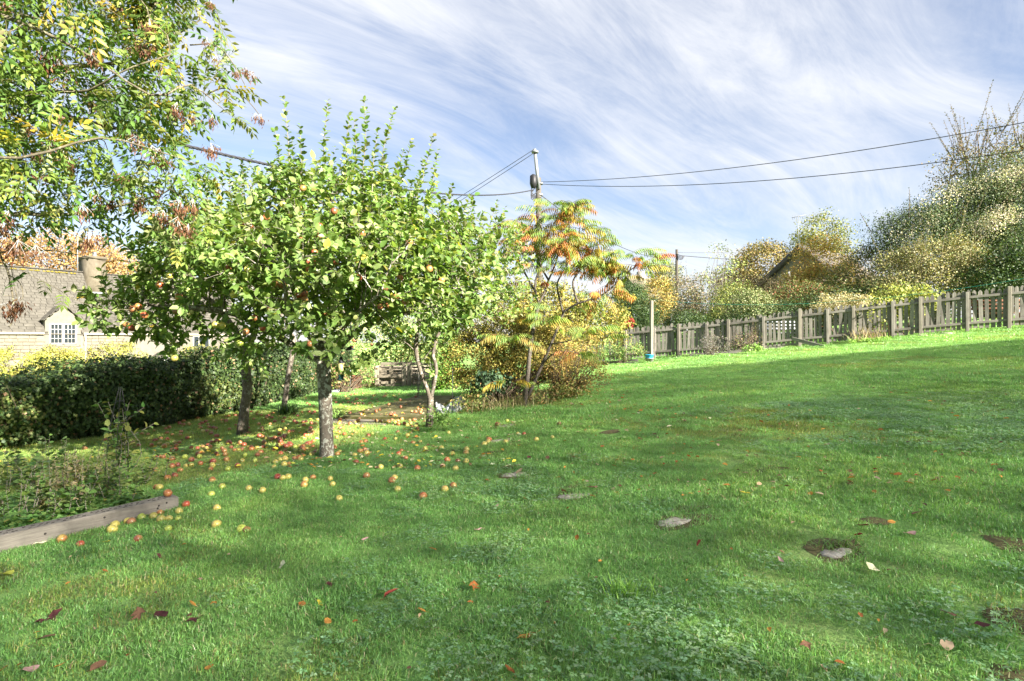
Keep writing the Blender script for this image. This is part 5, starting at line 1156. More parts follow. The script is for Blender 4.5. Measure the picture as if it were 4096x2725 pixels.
# cross-section: front face (towards +x), rounded shoulder, top
s_ = rng.random(nH); lump = .10*vnoise(t, s_*2, 2.3, 3) + .07*vnoise(t, s_*3, 6.1, 5) + .04*rng.normal(size=nH)
zb = zg(c[:, 0], c[:, 1]); tz = htop(t); ang = np.clip((s_ - .55)/.25, 0, 1)*np.pi/2
off = np.where(s_ < .55, hwid, np.where(s_ < .8, hwid - .3 + .3*np.cos(ang), hwid - .3 - (s_ - .8)/.2*.95))
zz = np.where(s_ < .55, zb - .02 + (tz - .3 - zb)*s_/.55, np.where(s_ < .8, tz - .3 + .3*np.sin(ang), tz))
outx = np.where(s_ < .8, np.cos(ang), 0.1); outz = np.where(s_ < .8, np.sin(ang), 1.0)
dpt = np.abs(rng.normal(size=nH))*.10
pos = np.stack([c[:, 0] + off + (lump - dpt)*outx - .12*np.exp(-((s_)/.12)**2), c[:, 1] - .25*off + (lump - dpt)*outx*-.3, zz + (lump - dpt)*outz], 1)
on_ = nrm(np.stack([outx, -.35*outx, outz*.9 + .15], 1)); Nn = nrm(on_ + .45*rng.normal(size=(nH, 3)))
X = nrm(np.cross(Nn, rng.normal(size=(nH, 3))) - UP*.5)
patch = vnoise(t, zz*2, 1.7, 9.); col = pick([(.032, .06, .018), (.045, .08, .022), (.065, .105, .03), (.095, .14, .042)], nH, None, .18)
yl = (patch > .35) & (rng.random(nH) < .55); col[yl] = pick([(.11, .15, .035), (.15, .18, .05)], int(yl.sum()), None, .15); col *= np.interp(t, [0, 4, 6.5, cum[-1]], [1.1, 1.0, .62, .55])[:, None]; bn = rng.random(nH) < .03; col[bn] = pick([(.24, .15, .08)], int(bn.sum()))  # leaf colour darkened along the far stretch, standing in for the trees' shade
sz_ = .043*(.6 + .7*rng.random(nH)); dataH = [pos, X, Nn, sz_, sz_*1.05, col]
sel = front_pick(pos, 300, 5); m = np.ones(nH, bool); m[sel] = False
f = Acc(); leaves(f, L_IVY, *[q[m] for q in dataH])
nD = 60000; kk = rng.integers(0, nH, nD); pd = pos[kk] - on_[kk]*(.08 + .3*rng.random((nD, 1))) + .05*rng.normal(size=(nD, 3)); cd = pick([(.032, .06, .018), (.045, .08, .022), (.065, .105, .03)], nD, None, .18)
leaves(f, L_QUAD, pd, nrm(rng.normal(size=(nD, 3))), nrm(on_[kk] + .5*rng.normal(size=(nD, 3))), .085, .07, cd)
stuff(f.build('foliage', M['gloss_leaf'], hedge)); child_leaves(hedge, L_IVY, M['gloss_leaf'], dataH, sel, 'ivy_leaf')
st = Acc()
for k in range(260):
    t_ = rng.random()*cum[-1]; c = hpath(t_); z = float(zg(*c)); b0 = A(c[0] + .25 + .25*rng.random(), c[1] - .1, z); h_ = float(htop(t_)) - z
    tube(st, smoothline([b0, b0 + A(.1*rng.normal(), .15*rng.normal(), h_*.5), b0 + A(.1*rng.normal() - .1, .2*rng.normal(), h_*.9)], 7), np.linspace(.014, .004, 7), 4)
for k in range(160):
    t_ = rng.random()*cum[-1]; c = hpath(t_); z = float(zg(*c)); b0 = A(c[0] + .55, c[1] - .15, z + .1 + .5*rng.random()); tube(st, [b0, b0 + A(.12*rng.random(), .3*rng.normal(), .25*rng.normal())], .004, 3)
grid(st, lambda s_, q: A(*(hpath(s_*cum[-1]) + A(.28 - .5*q, 0)), float(zg(*hpath(s_*cum[-1]))) + (htop(s_*cum[-1]) - zg(*hpath(s_*cum[-1])))*min(.8, 3*q)), 40, 6)
st.build('branches', M['twig'], hedge)

# strap-leaved clump, dry grass, tall weeds
def strapclump(name, lab, cat, base, n, h, w, spread, pal, mat='leaf', wide=0.0):
    th = thing(name, lab, cat, base); a = Acc()
    for k in range(n):
        an = rng.random()*6.28; L_ = h*(.6 + .6*rng.random()); b0 = np.array(base) + A(rng.normal()*wide, rng.normal()*wide*.5, 0); b0[2] = float(zg(b0[0], b0[1])) - .01
        d = A(math.cos(an), math.sin(an), 0); sp = spread*(.3 + rng.random()); t = np.linspace(0, 1, 6); pts = b0 + d*(L_*sp*t**1.5)[:, None] + UP*(L_*(t - .45*sp*t**2.2))[:, None]
        s_ = np.cross(d, UP); wv = w*np.array([.7, 1, 1, .85, .55, .05])
        V = np.stack([pts - s_*wv[:, None]/2, pts + s_*wv[:, None]/2], 1).reshape(-1, 3); i = np.arange(5)*2
        a.add(V, np.stack([i, i + 1, i + 3, i + 2], 1), pick(pal, 1)[0])
    stuff(a.build('blades', M[mat], th)); return th
strapclump('strap_leaf_clump', 'dark green strap-leaved clump at the foot of the leaning trunk', 'plant', G(288, 415), 110, .3, .02, .9, [(.05, .10, .03), (.07, .13, .035)], wide=.09)
strapclump('dry_grass_clump', 'straw-coloured tall grass around the foot of the sumac', 'grass clump', G(505, 409), 420, .30, .007, .7, [(.30, .25, .12), (.22, .20, .08), (.14, .18, .05), (.38, .32, .18)], 'dry_leaf', .38)
strapclump('dry_grass_clump', 'straw-coloured dead stalks standing against the fence', 'grass clump', gnd(868, 17.15), 150, .55, .012, .6, [(.34, .28, .15), (.26, .20, .10), (.40, .35, .22)], 'dry_leaf', .3)
strapclump('grass_tuft', 'taller lime-green grass tuft alone in the foreground lawn', 'grass tuft', G(622, 596), 90, .10, .006, .9, [(.20, .36, .06), (.16, .31, .05)], wide=.05)
strapclump('grass_tuft', 'dark overhanging grass tuft behind the nearest stepping stone', 'grass tuft', G(838, 549), 70, .085, .006, 1.2, [(.10, .20, .045), (.13, .22, .05)], wide=.05)
strapclump('grass_tuft', 'dark green grass tuft behind the leaf-topped stepping stone', 'grass tuft', G(530, 471), 60, .09, .006, 1.1, [(.08, .17, .045), (.10, .20, .05)], wide=.06)
bush('lavender_bush', 'grey-mauve lavender bush at the foot of the fence', 'bush', gnd(715, 18.9), [ell(714, 347, 13, 10, 18.8, .35)], 60, 24, .09, .07, .014, [(.20, .19, .17), (.26, .23, .22), (.14, .15, .11)], stems=50, stem_r=.008, spikes=60, spike_len=.3)
bush('dry_plant', 'brown dried flower stalks against the fence beside the lavender', 'plant', gnd(748, 18.6), [ell(748, 343, 13, 11, 18.6, .3)], 50, 12, .1, .06, .02, [(.22, .16, .12), (.30, .22, .16), (.14, .17, .05)], stems=50, stem_r=.008, spikes=40, spike_len=.35)
bush('low_plant', 'fresh green low plant beside the dried flower stalks', 'plant', gnd(753, 18.0), [ell(753, 350, 9, 4, 18.0, .2)], 26, 18, .06, .06, .04, [(.15, .28, .05), (.20, .32, .08)], stems=0)
bush('bed_plants', 'mixed green bed plants behind the edging board left of the pots', 'plant', gnd(620, 19.6), [ell(612, 353, 12, 7, 19.7, .3), ell(632, 352, 12, 8, 19.6, .3)], 70, 18, .08, .07, .045, [(.10, .18, .05), (.17, .25, .07), (.26, .26, .09)], stems=14, stem_r=.008, spikes=14, spike_len=.3)
bush('red_leaf_shoot', 'small red-leaved shoot above the left end of the fence', 'plant', gnd(628, 20.9), [ell(629, 323, 3, 4, 20.9, .1)], 8, 12, .05, .09, .04, [(.40, .05, .05)], stems=4, stem_r=.008)
bush('ground_cover', 'bright green ground cover in the edging below the straw stalks', 'plant', gnd(870, 16.75), [ell(862, 342, 9, 2.6, 16.8, .25), ell(878, 342, 10, 2.6, 16.7, .25)], 50, 18, .05, .04, .03, [(.16, .30, .05), (.22, .36, .07)], stems=0)
bush('weeds', 'tangled green weeds at the foot of the sumac and golden shrub', 'plant', gnd(500, 10.2), [ell(480, 402, 24, 8, 10.2, .25), ell(540, 402, 26, 8, 10.4, .3), ell(565, 395, 18, 9, 10.8, .3)], 120, 16, .08, .06, .035, [(.10, .16, .04), (.16, .20, .05), (.22, .20, .07), (.26, .18, .07)], stems=40, stem_r=.006, spikes=30, spike_len=.25)
bush('fern_shoot', 'young green sumac shoot at the foot of the forked apple tree', 'plant', G(436, 424), [ell(438, 418, 9, 8, D4 - .5, .15)], 18, 12, .06, .075, .02, [(.12, .22, .05), (.17, .28, .06)], stems=8, stem_r=.006, T=L_LANCE)
bush('leafy_sprout', 'little leafy sprout right of the main trunk', 'plant', G(333, 417), [ell(333, 411, 4, 8, 9.6, .1)], 12, 10, .04, .05, .02, [(.12, .20, .05)], stems=6, stem_r=.004)

# ------------------------------------------------------------------ planting bed behind the timber beam
a = Acc(); b0 = A(*(BEAM_R[:2] + BEAM_L[:2])/2 - bd*.6, 0)
def bedpt(s_, t): return BEAM_R[:2] - bd*s_ + bnrm*t
def bed_plant(name, lab, u, v, h, n, pal, Ll, kind):
    p = G(u, v); th = thing(name, lab, 'plant', p); f = Acc(); st = Acc(); bag = LeafBag()
    for k in range(int(n*1.5)):
        b0 = p + A(rng.normal()*.12, rng.normal()*.08, -.01); top = b0 + A(rng.normal()*.07, rng.normal()*.07, 1.3*h*(.6 + .5*rng.random())); pts = smoothline([b0, (b0 + top)/2 + A(rng.normal()*.02, rng.normal()*.02, 0), top], 8)
        tube(st, pts, np.linspace(.004, .0015, 8), 4)
        if kind == 'spike':
            bag.along(pts, 16, Ll*.32, Ll*.28, [(.30, .26, .14), (.24, .22, .10)], None, t0=.55, spread=.6); bag.along(pts[:6], 10, Ll, Ll*.7, pal, None, t0=.1, spread=1.2, droop=.3)
        else: bag.along(pts, 14, Ll, Ll*.75, pal, None, t0=.15, spread=1.2, droop=.25)
    leaves(f, L_APPLE, *bag.cat()); stuff(f.build('foliage', M['leaf'], th)); st.build('stalks', M['greytwig'], th)
PB = [(.14, .18, .05), (.22, .23, .08), (.10, .16, .045), (.32, .26, .14)]
for u, v, h, n, k, lab in [(20, 520, .36, 7, 'l', 'leafy plant at the frame edge end of the bed'), (42, 512, .33, 8, 'spike', 'faded plant with dead flower spikes, leftmost in the bed'), (60, 505, .36, 8, 'spike', 'faded plant with pale upright flower spikes in mid bed'), (82, 500, .36, 8, 'spike', 'yellowing plant with tall brown flower spikes left of the obelisk'), (78, 518, .22, 7, 'l', 'yellow-green broad-leaved plant at the front of the bed'), (100, 500, .26, 7, 'l', 'green leafy plant just left of the obelisk'), (10, 490, .3, 7, 'l', 'dark nettle-like plant at the left frame edge'), (30, 485, .3, 6, 'l', 'dark leafy plant behind the dead flower spikes'), (140, 486, .25, 7, 'l', 'leafy plant right of the obelisk'), (62, 470, .3, 6, 'l', 'leafy plant behind the bed near the hedge')]:
    bed_plant('bed_plant', lab, u, v, h, n, PB if k == 'spike' else [(.09, .16, .045), (.12, .20, .05), (.16, .21, .07)], .066, k)
a = Acc(); nC = 1500; q = rng.random((nC, 2)); pp = np.array([bedpt(.05 + 2.6*x, .10 + (.62 + .25*x)*y) for x, y in q]); hh = zg(pp[:, 0], pp[:, 1]) + .02 + .07*rng.random(nC)
for k in range(3):
    an = rng.random(nC)*6.28; d = np.stack([np.cos(an), np.sin(an), .1*rng.normal(size=nC)], 1); leaves(a, L_APPLE, np.concatenate([pp, hh[:, None]], 1), d, UP + .35*rng.normal(size=(nC, 3)), .04*(.7 + .5*rng.random(nC)), .032, pick([(.08, .17, .045), (.11, .21, .05), (.15, .23, .06), (.30, .26, .06)], nC, [4, 4, 2, .3]))
tag(stuff(a.build('strawberry_leaves', M['leaf'])), 'low strawberry-like leaves carpeting the bed behind the timber beam', 'ground cover')
# obelisk with a climber
ob = G(116, 487); obl = thing('plant_obelisk', 'thin black wire plant obelisk in the bed near the hedge', 'plant support', ob); a = Acc(); apx = P(120.5, 387, ob[1])
for k in range(6):
    an = k*1.047; f_ = ob + A(.12*math.cos(an), .12*math.sin(an), 0); f_[2] = float(zg(f_[0], f_[1])) - .03; tube(a, smoothline([f_, f_*.4 + apx*.6 + A(.035*math.cos(an), .035*math.sin(an), 0), apx + A(.012*math.cos(an), .012*math.sin(an), 0)], 10), .0030, 4)
a.build('wires', M['black'], obl); a = Acc()
for f_, r in ((.2, .10), (.42, .077), (.64, .05), (.86, .025)):
    c = ob + (apx - ob)*f_; an = np.linspace(0, 6.283, 17); tube(a, np.stack([c[0] + r*np.cos(an), c[1] + r*np.sin(an), c[2] + 0*an], 1), .0035, 4)
a.build('hoop', M['black'], obl)
bed_climb = thing('climbing_plant', 'green leafy stem twining up the wire obelisk', 'plant', ob); bag = LeafBag(); st = Acc()
for k in range(11):
    pts = smoothline([ob + A(rng.normal()*.05, rng.normal()*.05, 0), ob + (apx - ob)*.4 + A(rng.normal()*.09, rng.normal()*.06, 0), ob + (apx - ob)*(.6 + .25*rng.random()) + A(rng.normal()*.16, rng.normal()*.1, 0)], 8); tube(st, pts, .003, 4); bag.along(pts, 16, .08, .055, [(.09, .18, .045), (.13, .22, .06), (.24, .25, .07)], None, t0=.25, spread=1.2, droop=.3)
f = Acc(); leaves(f, L_APPLE, *bag.cat()); stuff(f.build('foliage', M['leaf'], bed_climb)); st.build('stalks', M['greytwig'], bed_climb)
# timber beam
bl = np.linalg.norm(BEAM_R[:2] - BEAM_L[:2]) + 1.4; bc = BEAM_R[:2] - bd*bl/2 + bnrm*.07
z0, z1 = BEAM_R[2], float(zg(*(BEAM_R[:2] - bd*bl)))
bm = bmesh.new(); bmesh.ops.create_cube(bm, size=1.0)
for v in bm.verts: v.co = Vector((v.co.x*bl, v.co.y*.145, v.co.z*.15))
bmesh.ops.subdivide_edges(bm, edges=[e for e in bm.edges if abs(e.verts[0].co.x - e.verts[1].co.x) > .5], cuts=24)
bmesh.ops.bevel(bm, geom=[e for e in bm.edges if abs(e.calc_face_angle(0)) > .5], offset=.008, segments=2, affect='EDGES')
for v in bm.verts: v.co += Vector((0, random.uniform(-.0022, .0022), random.uniform(-.0022, .0022)))
me = bpy.data.meshes.new('timber_beam'); bm.to_mesh(me); bm.free(); me.materials.append(M['beam'])
bang = math.atan2(bd[1], bd[0]); bth = thing('timber_beam', 'grey weathered timber beam edging the bed at lower left', 'beam', (*bc, (z0 + z1)/2 - .01))
BZ = (z0 + z1)/2 + .022; BTILT = -math.atan2(z0 - z1, bl)
bo = put('beam', me, bth, (bc[0], bc[1], BZ), (0, BTILT, bang))
M['knot'] = flat('dark_knot', (.035, .03, .027), .9)
a = Acc()
for s_, z in ((.16, .045), (.17, .025), (.92, .03), (.10, .055), (.55, .05)):
    q = BEAM_R[:2] - bd*s_ - bnrm*.004; zz_ = BZ + (z0 - z1)/bl*(bl/2 - s_) + z - .01; c = A(*q, zz_)
    lathe(a, [(.0005, .004), (.006, .004), (.0085, 0)], 9); V = a.V.pop(); a.V.append((V @ np.stack([A(*bd, 0), UP, -A(*bnrm, 0)], 0)) + c)
a.build('knots', M['knot'], bth)
# rough notches along the top edge
a = Acc()
for k in range(40):
    s_ = .05 + k*.05 + random.uniform(-.02, .02)
    for row in (0, 1):
        q = BEAM_R[:2] - bd*(s_ + .02*row) + bnrm*(.04 + .045*row + random.uniform(-.01, .01)); c = A(*q, BZ + (z0 - z1)/bl*(bl/2 - s_) + .0765)
        box(a, c, (.018*random.uniform(.6, 1.4), .006, .003), Rz(bang + random.uniform(-.5, .5)))
a.build('notches', M['knot'], bth)
# ------------------------------------------------------------------ small things
M['seed'] = flat('pale_seed', (.42, .38, .16), .5, .4, 0, 90, .3); M['dkgreen'] = flat('dark_green_plastic', (.015, .05, .05), .4, .5); M['rust'] = stonemat('rusty_steel', (.12, .05, .03), (.20, .085, .05), (.28, .13, .08), 9)
fp = P(341, 366, D1 - .3); fd = thing('bird_feeder', 'tubular bird feeder of pale seed hanging from the low apple branch', 'bird feeder', fp - UP*.1)
a = Acc(); lathe(a, [(.004, .11), (.012, .105), (.03, .035), (.0335, .03), (.001, .03)], 14, fp); a.build('cap', M['black'], fd, True)
a = Acc(); lathe(a, [(.001, .03), (.032, .03), (.032, -.02), (.033, -.024), (.032, -.028), (.030, -.10), (.001, -.10)], 16, fp); a.build('seed_tube', M['seed'], fd, True)
a = Acc(); lathe(a, [(.001, -.10), (.031, -.10), (.029, -.145), (.04, -.15), (.04, -.156), (.001, -.156)], 14, fp); a.build('base', M['dkgreen'], fd, True)
a = Acc(); tube(a, [fp + UP*.1, fp + UP*.2], .002, 4); a.build('hook', M['black'], fd)
lp = P(350, 352, D1 - .1); ln = thing('bird_feeder', 'dark lantern-shaped feeder hanging above the low apple branch', 'bird feeder', lp - UP*.1)
a = Acc(); lathe(a, [(.003, .07), (.02, .06), (.052, .03), (.055, .022), (.001, .022)], 12, lp); a.build('cap', M['black'], ln, True)
a = Acc()
for k in range(10): an = k*.628; tube(a, [lp + A(.035*math.cos(an), .035*math.sin(an), .02), lp + A(.035*math.cos(an), .035*math.sin(an), -.1)], .0018, 4)
for z in (-.02, -.06): an = np.linspace(0, 6.283, 15); tube(a, np.stack([lp[0] + .035*np.cos(an), lp[1] + .035*np.sin(an), lp[2] + z + 0*an], 1), .0018, 4)
a.build('cage', M['black'], ln); a = Acc(); lathe(a, [(.001, -.1), (.04, -.1), (.04, -.11), (.001, -.115)], 12, lp); a.build('tray', M['black'], ln)
a = Acc(); tube(a, [lp + UP*.06, lp + UP*.14], .0018, 4); a.build('hook', M['black'], ln)
# rusty drum
rp = G(356, 388.5); dr = thing('rusty_drum', 'rusty holed metal drum in front of the hedge corner', 'drum', rp); a = Acc(); n = 20; zs = [0, .02, .12, .2, .28, .38, .40]
grid(a, lambda s_, t: rp + A((.165 + .008*math.sin(t*19))*math.cos(s_*6.2832), (.165 + .008*math.sin(t*19))*math.sin(s_*6.2832), .41*t), 24, 8)
a.build('shell', M['rust'], dr, True)
a = Acc()
for x, z in ((-.05, .07), (.03, .09), (.07, .17), (.09, .2), (.1, .13), (-.02, .05), (.12, .24), (.115, .18)): lathe(a, [(.001, 0), (.014 + .01*random.random(), .001), (.0001, .002)], 7); V = a.V.pop(); a.V.append(np.stack([V[:, 0] + x, -V[:, 2] - math.sqrt(max(.172**2 - x*x, 0)) - .002, V[:, 1] + z], 1) + rp)
a.build('rust_hole', M['black'], dr)
a = Acc(); lid = rp + A(.06, 0, .44); grid(a, lambda s_, t: lid + A(.17*t*math.cos(s_*6.2832), .17*t*math.sin(s_*6.2832), .5*.17*t*math.cos(s_*6.2832)), 20, 2); o = a.build('lid', M['rust'], dr)
a = Acc(); q = G(350.3, 389.5); tube(a, [q - UP*.1, q + UP*.68], .012, 6); tag(a.build('metal_pole', M['galv']), 'thin grey pole standing left of the rusty drum', 'pole')
# plastic box with green handle
q = G(333, 393); bx_ = thing('plastic_crate', 'grey plastic box with bright green handle lying by the hedge', 'box', q); a = Acc(); R_ = Rz(.4) @ np.array([[1, 0, 0], [0, .86, -.5], [0, .5, .86]])
for c, s_ in (((0, 0, .015), (.34, .24, .02)), ((0, .115, .1), (.34, .015, .17)), ((0, -.115, .1), (.34, .015, .17)), ((.165, 0, .1), (.015, .215, .17)), ((-.165, 0, .1), (.015, .215, .17))): box(a, q + R_ @ A(*c), s_, R_)
a.build('body', flat('grey_plastic', (.18, .2, .23), .4), bx_); a = Acc(); tube(a, np.array([q + R_ @ A(x, -.13, z) for x, z in ((-.07, .1), (-.06, .05), (.06, .05), (.07, .1))]), .012, 6); a.build('handle', flat('green_plastic', (.05, .42, .12), .4), bx_)
# compost bin of two pallets
DP = G(391, 387)[1]
def z6(x, y, o=0): return P(312.5 + .07425*x, 337.5 + .07425*y, DP + o)
def board(th, x0, y0, x1, y1, vert, o=0.0, name='board', tk=.025):
    p0, p1 = z6(min(x0, x1), max(y0, y1), o), z6(max(x0, x1), min(y0, y1), o); w, h = p1[0] - p0[0], p1[2] - p0[2]; c = (p0 + p1)/2
    return put(name, bevbox_mesh(name, (w, tk, h), M['pallet_up' if vert else 'pallet'], .004, .003), th, c, (random.uniform(-.03, .03), random.uniform(-.02, .02), random.uniform(-.03, .03)))
for lab, bl_, in (('left weathered pallet panel of the compost bin', [(848, 400, 895, 655, 1, -.06), (915, 335, 1212, 372, 0, -.08), (880, 498, 1225, 538, 0, -.09), (1205, 328, 1262, 660, 1, -.11), (905, 402, 1210, 420, 0, .06), (905, 438, 1215, 470, 0, .06), (905, 478, 1212, 492, 0, .06), (1035, 385, 1088, 490, 1, -.02), (1055, 540, 1102, 638, 1, -.02), (905, 548, 1215, 572, 0, .06), (925, 588, 1220, 622, 0, .06), (920, 636, 1220, 658, 0, -.04), (900, 385, 915, 650, 1, .02)]),
                  ('right weathered pallet panel of the compost bin', [(1274, 328, 1334, 662, 1, -.10), (1310, 335, 1640, 375, 0, -.08), (1330, 492, 1640, 526, 0, -.09), (1345, 390, 1640, 412, 0, .06), (1345, 435, 1640, 466, 0, .06), (1345, 548, 1640, 570, 0, .06), (1345, 590, 1640, 620, 0, .06), (1345, 636, 1640, 658, 0, -.04), (1450, 380, 1500, 490, 1, -.02), (1345, 540, 1380, 640, 1, -.02), (1600, 340, 1640, 660, 1, -.05)])):
    q = z6(bl_[0][0], 660); q[2] = float(zg(q[0], q[1])); th = thing('pallet', lab, 'pallet', q, 'pallets of the compost bin')
    for b_ in bl_: board(th, *b_)
a = Acc()
for sx_ in (900, 1620): c = z6(sx_, 520, .7); box(a, c, (.03, 1.2, .7))
c = z6(1260, 520, 1.35); box(a, c, (1.9, .03, .7)); tag(a.build('compost_enclosure', M['pallet']), 'dark boarded sides and back of the compost bin', 'compost bin')
bush('compost_heap', 'brown garden waste heaped inside the pallet bin', 'compost', z6(1260, 655, .7), [(z6(1080, 600, .7), A(.5, .5, .3)), (z6(1430, 600, .7), A(.5, .5, .3))], 50, 20, .12, .08, .03, [(.14, .10, .06), (.20, .15, .09)], mat='dry_leaf', stems=20, stem_r=.01)
o = bpy.data.objects['compost_enclosure']
# wire netting cylinder
wc = G(425, 398.5); wn_ = thing('wire_netting', 'upright roll of wire netting behind the forked apple tree', 'netting', wc); a = Acc(); hh_ = .70; rr = .17
for k in range(22): an = k*2*np.pi/22; tube(a, [wc + A((rr + .01*rng.normal())*math.cos(an), (rr + .01*rng.normal())*math.sin(an), 0), wc + A((rr*.95 + .012*rng.normal())*math.cos(an + .03), (rr*.95)*math.sin(an + .03), hh_)], .0028, 3)
for k in range(15): an = np.linspace(0, 6.283, 23); tube(a, np.stack([wc[0] + rr*np.cos(an), wc[1] + rr*np.sin(an), wc[2] + hh_*k/14 + .006*np.sin(an*3 + k)], 1), .0028, 3)
a.build('mesh', flat('pale_wire', (.40, .37, .30), .6), wn_)
a = Acc()
for k in range(16): an = rng.random()*6.28; tube(a, smoothline([wc + A(rr*math.cos(an), rr*math.sin(an), 0), wc + A(rr*math.cos(an + .3)*1.1, rr*math.sin(an + .3), .25), wc + A(rr*math.cos(an + .5), rr*math.sin(an + .5), .4 + .3*rng.random())], 8), .0035, 4)
a.build('dead_stems', M['greytwig'], wn_)
# tarpaulin bag
tp_ = G(450, 412); DT = tp_[1]; M['tarp'] = flat('grey_tarpaulin', (.40, .41, .41), .55, .3, 0, 6, .18)
def tarp_fn(s_, t):
    u = 436 + 31*s_; top = np.interp(s_, [0, .15, .3, .45, .6, .8, 1], [402, 404, 407, 403, 397, 396, 402]); v = top + (415 - top)*t - (3.0*math.sin(t*math.pi) if False else 0)
    fold = .045*math.sin(s_*11 + t*4) + .018*math.sin(s_*23 - t*6) + .008*math.sin(s_*41 + t*9); d = DT + .28 - .42*t + fold - .18*math.sin(s_*math.pi)
    return P(u, v, d)
tb = thing('tarpaulin', 'crumpled pale grey tarpaulin bag lying beside the golden shrub', 'tarpaulin', tp_); a = Acc(); grid(a, tarp_fn, 60, 24); a.build('sheet', M['tarp'], tb, True)
a = Acc(); grid(a, lambda s_, t: P(436 + 31*s_, np.interp(s_, [0, .15, .3, .45, .6, .8, 1], [402, 404, 407, 403, 397, 396, 402]) + 13*t*.7, DT + .28 + .35*math.sin(t*1.57) + .05*math.sin(s_*11)), 40, 8); a.build('back_sheet', M['tarp'], tb, True)
a = Acc(); grid(a, lambda s_, t: P(452 + 15*s_, 413.5 - 3*s_**2 + 2.2*t, DT - .16 - .1*t + .02*math.sin(s_*17)), 24, 4); a.build('loose_edge', M['tarp'], tb, True)
a = Acc(); tube(a, smoothline([P(449, 404, DT - .12), P(450, 409, DT - .18), P(448, 417, DT - .2)], 10), .012, 5); a.build('strap', flat('grey_strap', (.16, .16, .17), .7), tb)
a = Acc(); q = G(452.5, 415); tube(a, [q - UP*.05, P(452.6, 367, q[1])], .006, 5); tag(a.build('garden_cane', M['black']), 'thin dark cane standing in front of the tarpaulin', 'cane')
# pots
q = gnd(649.3, 19.15); pt = thing('plant_pot', 'blue plastic pot stacked in a grey bowl beside the clothes post', 'plant pot', q)
a = Acc(); lathe(a, [(.001, 0), (.10, 0), (.135, .13), (.145, .13), (.145, .145), (.001, .14)], 18, q); a.build('grey_bowl', flat('grey_pot', (.24, .23, .22), .7), pt, True)
a = Acc(); lathe(a, [(.12, .14), (.135, .24), (.148, .245), (.148, .27), (.135, .27), (.12, .2), (.001, .2)], 18, q); a.build('blue_pot', flat('blue_plastic', (.03, .25, .42), .45), pt, True)
# boards and stones along the fence foot
def along_board(name, lab, u0, u1, dz, h, tk, off, cat='board'):
    p0, p1 = at_u(u0) + FN*off, at_u(u1) + FN*off; z0_, z1_ = float(zg(*p0)), float(zg(*p1)); L_ = np.linalg.norm(p1 - p0)
    o = put(name, bevbox_mesh(name, (L_, tk, h), M['wood_rail'], .006, .003), loc=(*(p0 + p1)/2, (z0_ + z1_)/2 + dz), rot=(0, -math.atan2(z1_ - z0_, L_), fang)); return tag(o, lab, cat)
along_board('edging_board', 'dark edging board in front of the bed plants left of the pots', 604, 643, .04, .16, .04, .75)
along_board('edging_board', 'dark edging board below the lavender and dried stalks', 706, 764, .05, .13, .04, .55)
along_board('edging_board', 'short dark board around the bright ground cover', 852, 888, .03, .08, .03, .42)
along_board('gravel_board', 'grey board closing the gap under the fence right of the dried stalks', 766, 797, .07, .14, .03, -.03)
along_board('gravel_board', 'grey board under the fence left of the lavender', 690, 705, .06, .12, .04, .04)
p0, p1 = P(792, 338.5, 17.6), P(824, 347, 16.9); c = (p0 + p1)/2; d = p1 - p0
o = put('leaning_plank', bevbox_mesh('leaning_plank', (np.linalg.norm(d), .03, .11), M['wood_rail'], .006, .004), loc=c, rot=Matrix(np.stack([nrm(d), nrm(np.cross(UP, nrm(d))), np.cross(nrm(d), nrm(np.cross(UP, nrm(d))))], 1).tolist()).to_euler()); tag(o, 'fallen grey plank leaning against the fence', 'plank')
for u, lab, s_ in ((921, 'flat stone at the foot of the fence near the newer post', .16), (946, 'tan stone under the fence pickets at right', .2)):
    q = at_u(u) + FN*.18; a = Acc(); c = on(*q)
    lathe(a, [(.001, -.03), (s_, -.02), (s_*1.02, .02), (s_*.7, .05), (.001, .055)], 10, c); V = a.V[0]; V[:, :2] += rng.normal(size=(len(V), 2))*.012; tag(a.build('edging_stone', M['stone']), lab, 'stone')
# garden seats behind the fence
def seat(name, lab, u, d, ang, mat, w):
    q = gnd(u, d); th = thing(name, lab, 'bench', q); R_ = Rz(ang)
    for nm, c, s_ in [('slat', (0, y, .44), (w, .07, .025)) for y in (-.2, -.1, 0, .1)] + [('slat', (0, .2, z), (w, .025, .07)) for z in (.6, .72, .84)] + [('leg', (x, y, .22), (.06, .06, .44)) for x in (-w/2 + .08, w/2 - .08) for y in (-.18, .18)] + [('armrest', (x, 0, .64), (.06, .45, .04)) for x in (-w/2 + .05, w/2 - .05)] + [('back_post', (x, .2, .66), (.06, .05, .5)) for x in (-w/2 + .05, w/2 - .05)]:
        a = Acc(); box(a, q + R_ @ A(*c), s_, R_); a.build(nm, mat, th)
seat('garden_bench', 'pale slatted garden seat half seen through the fence pickets', 780, 20.5, -.3, flat('pale_painted_wood', (.45, .46, .47), .6), 1.5)
seat('garden_bench', 'red-brown wooden garden seat behind the right end of the fence', 992, 17.6, -.5, M['red_wood'], 1.4)

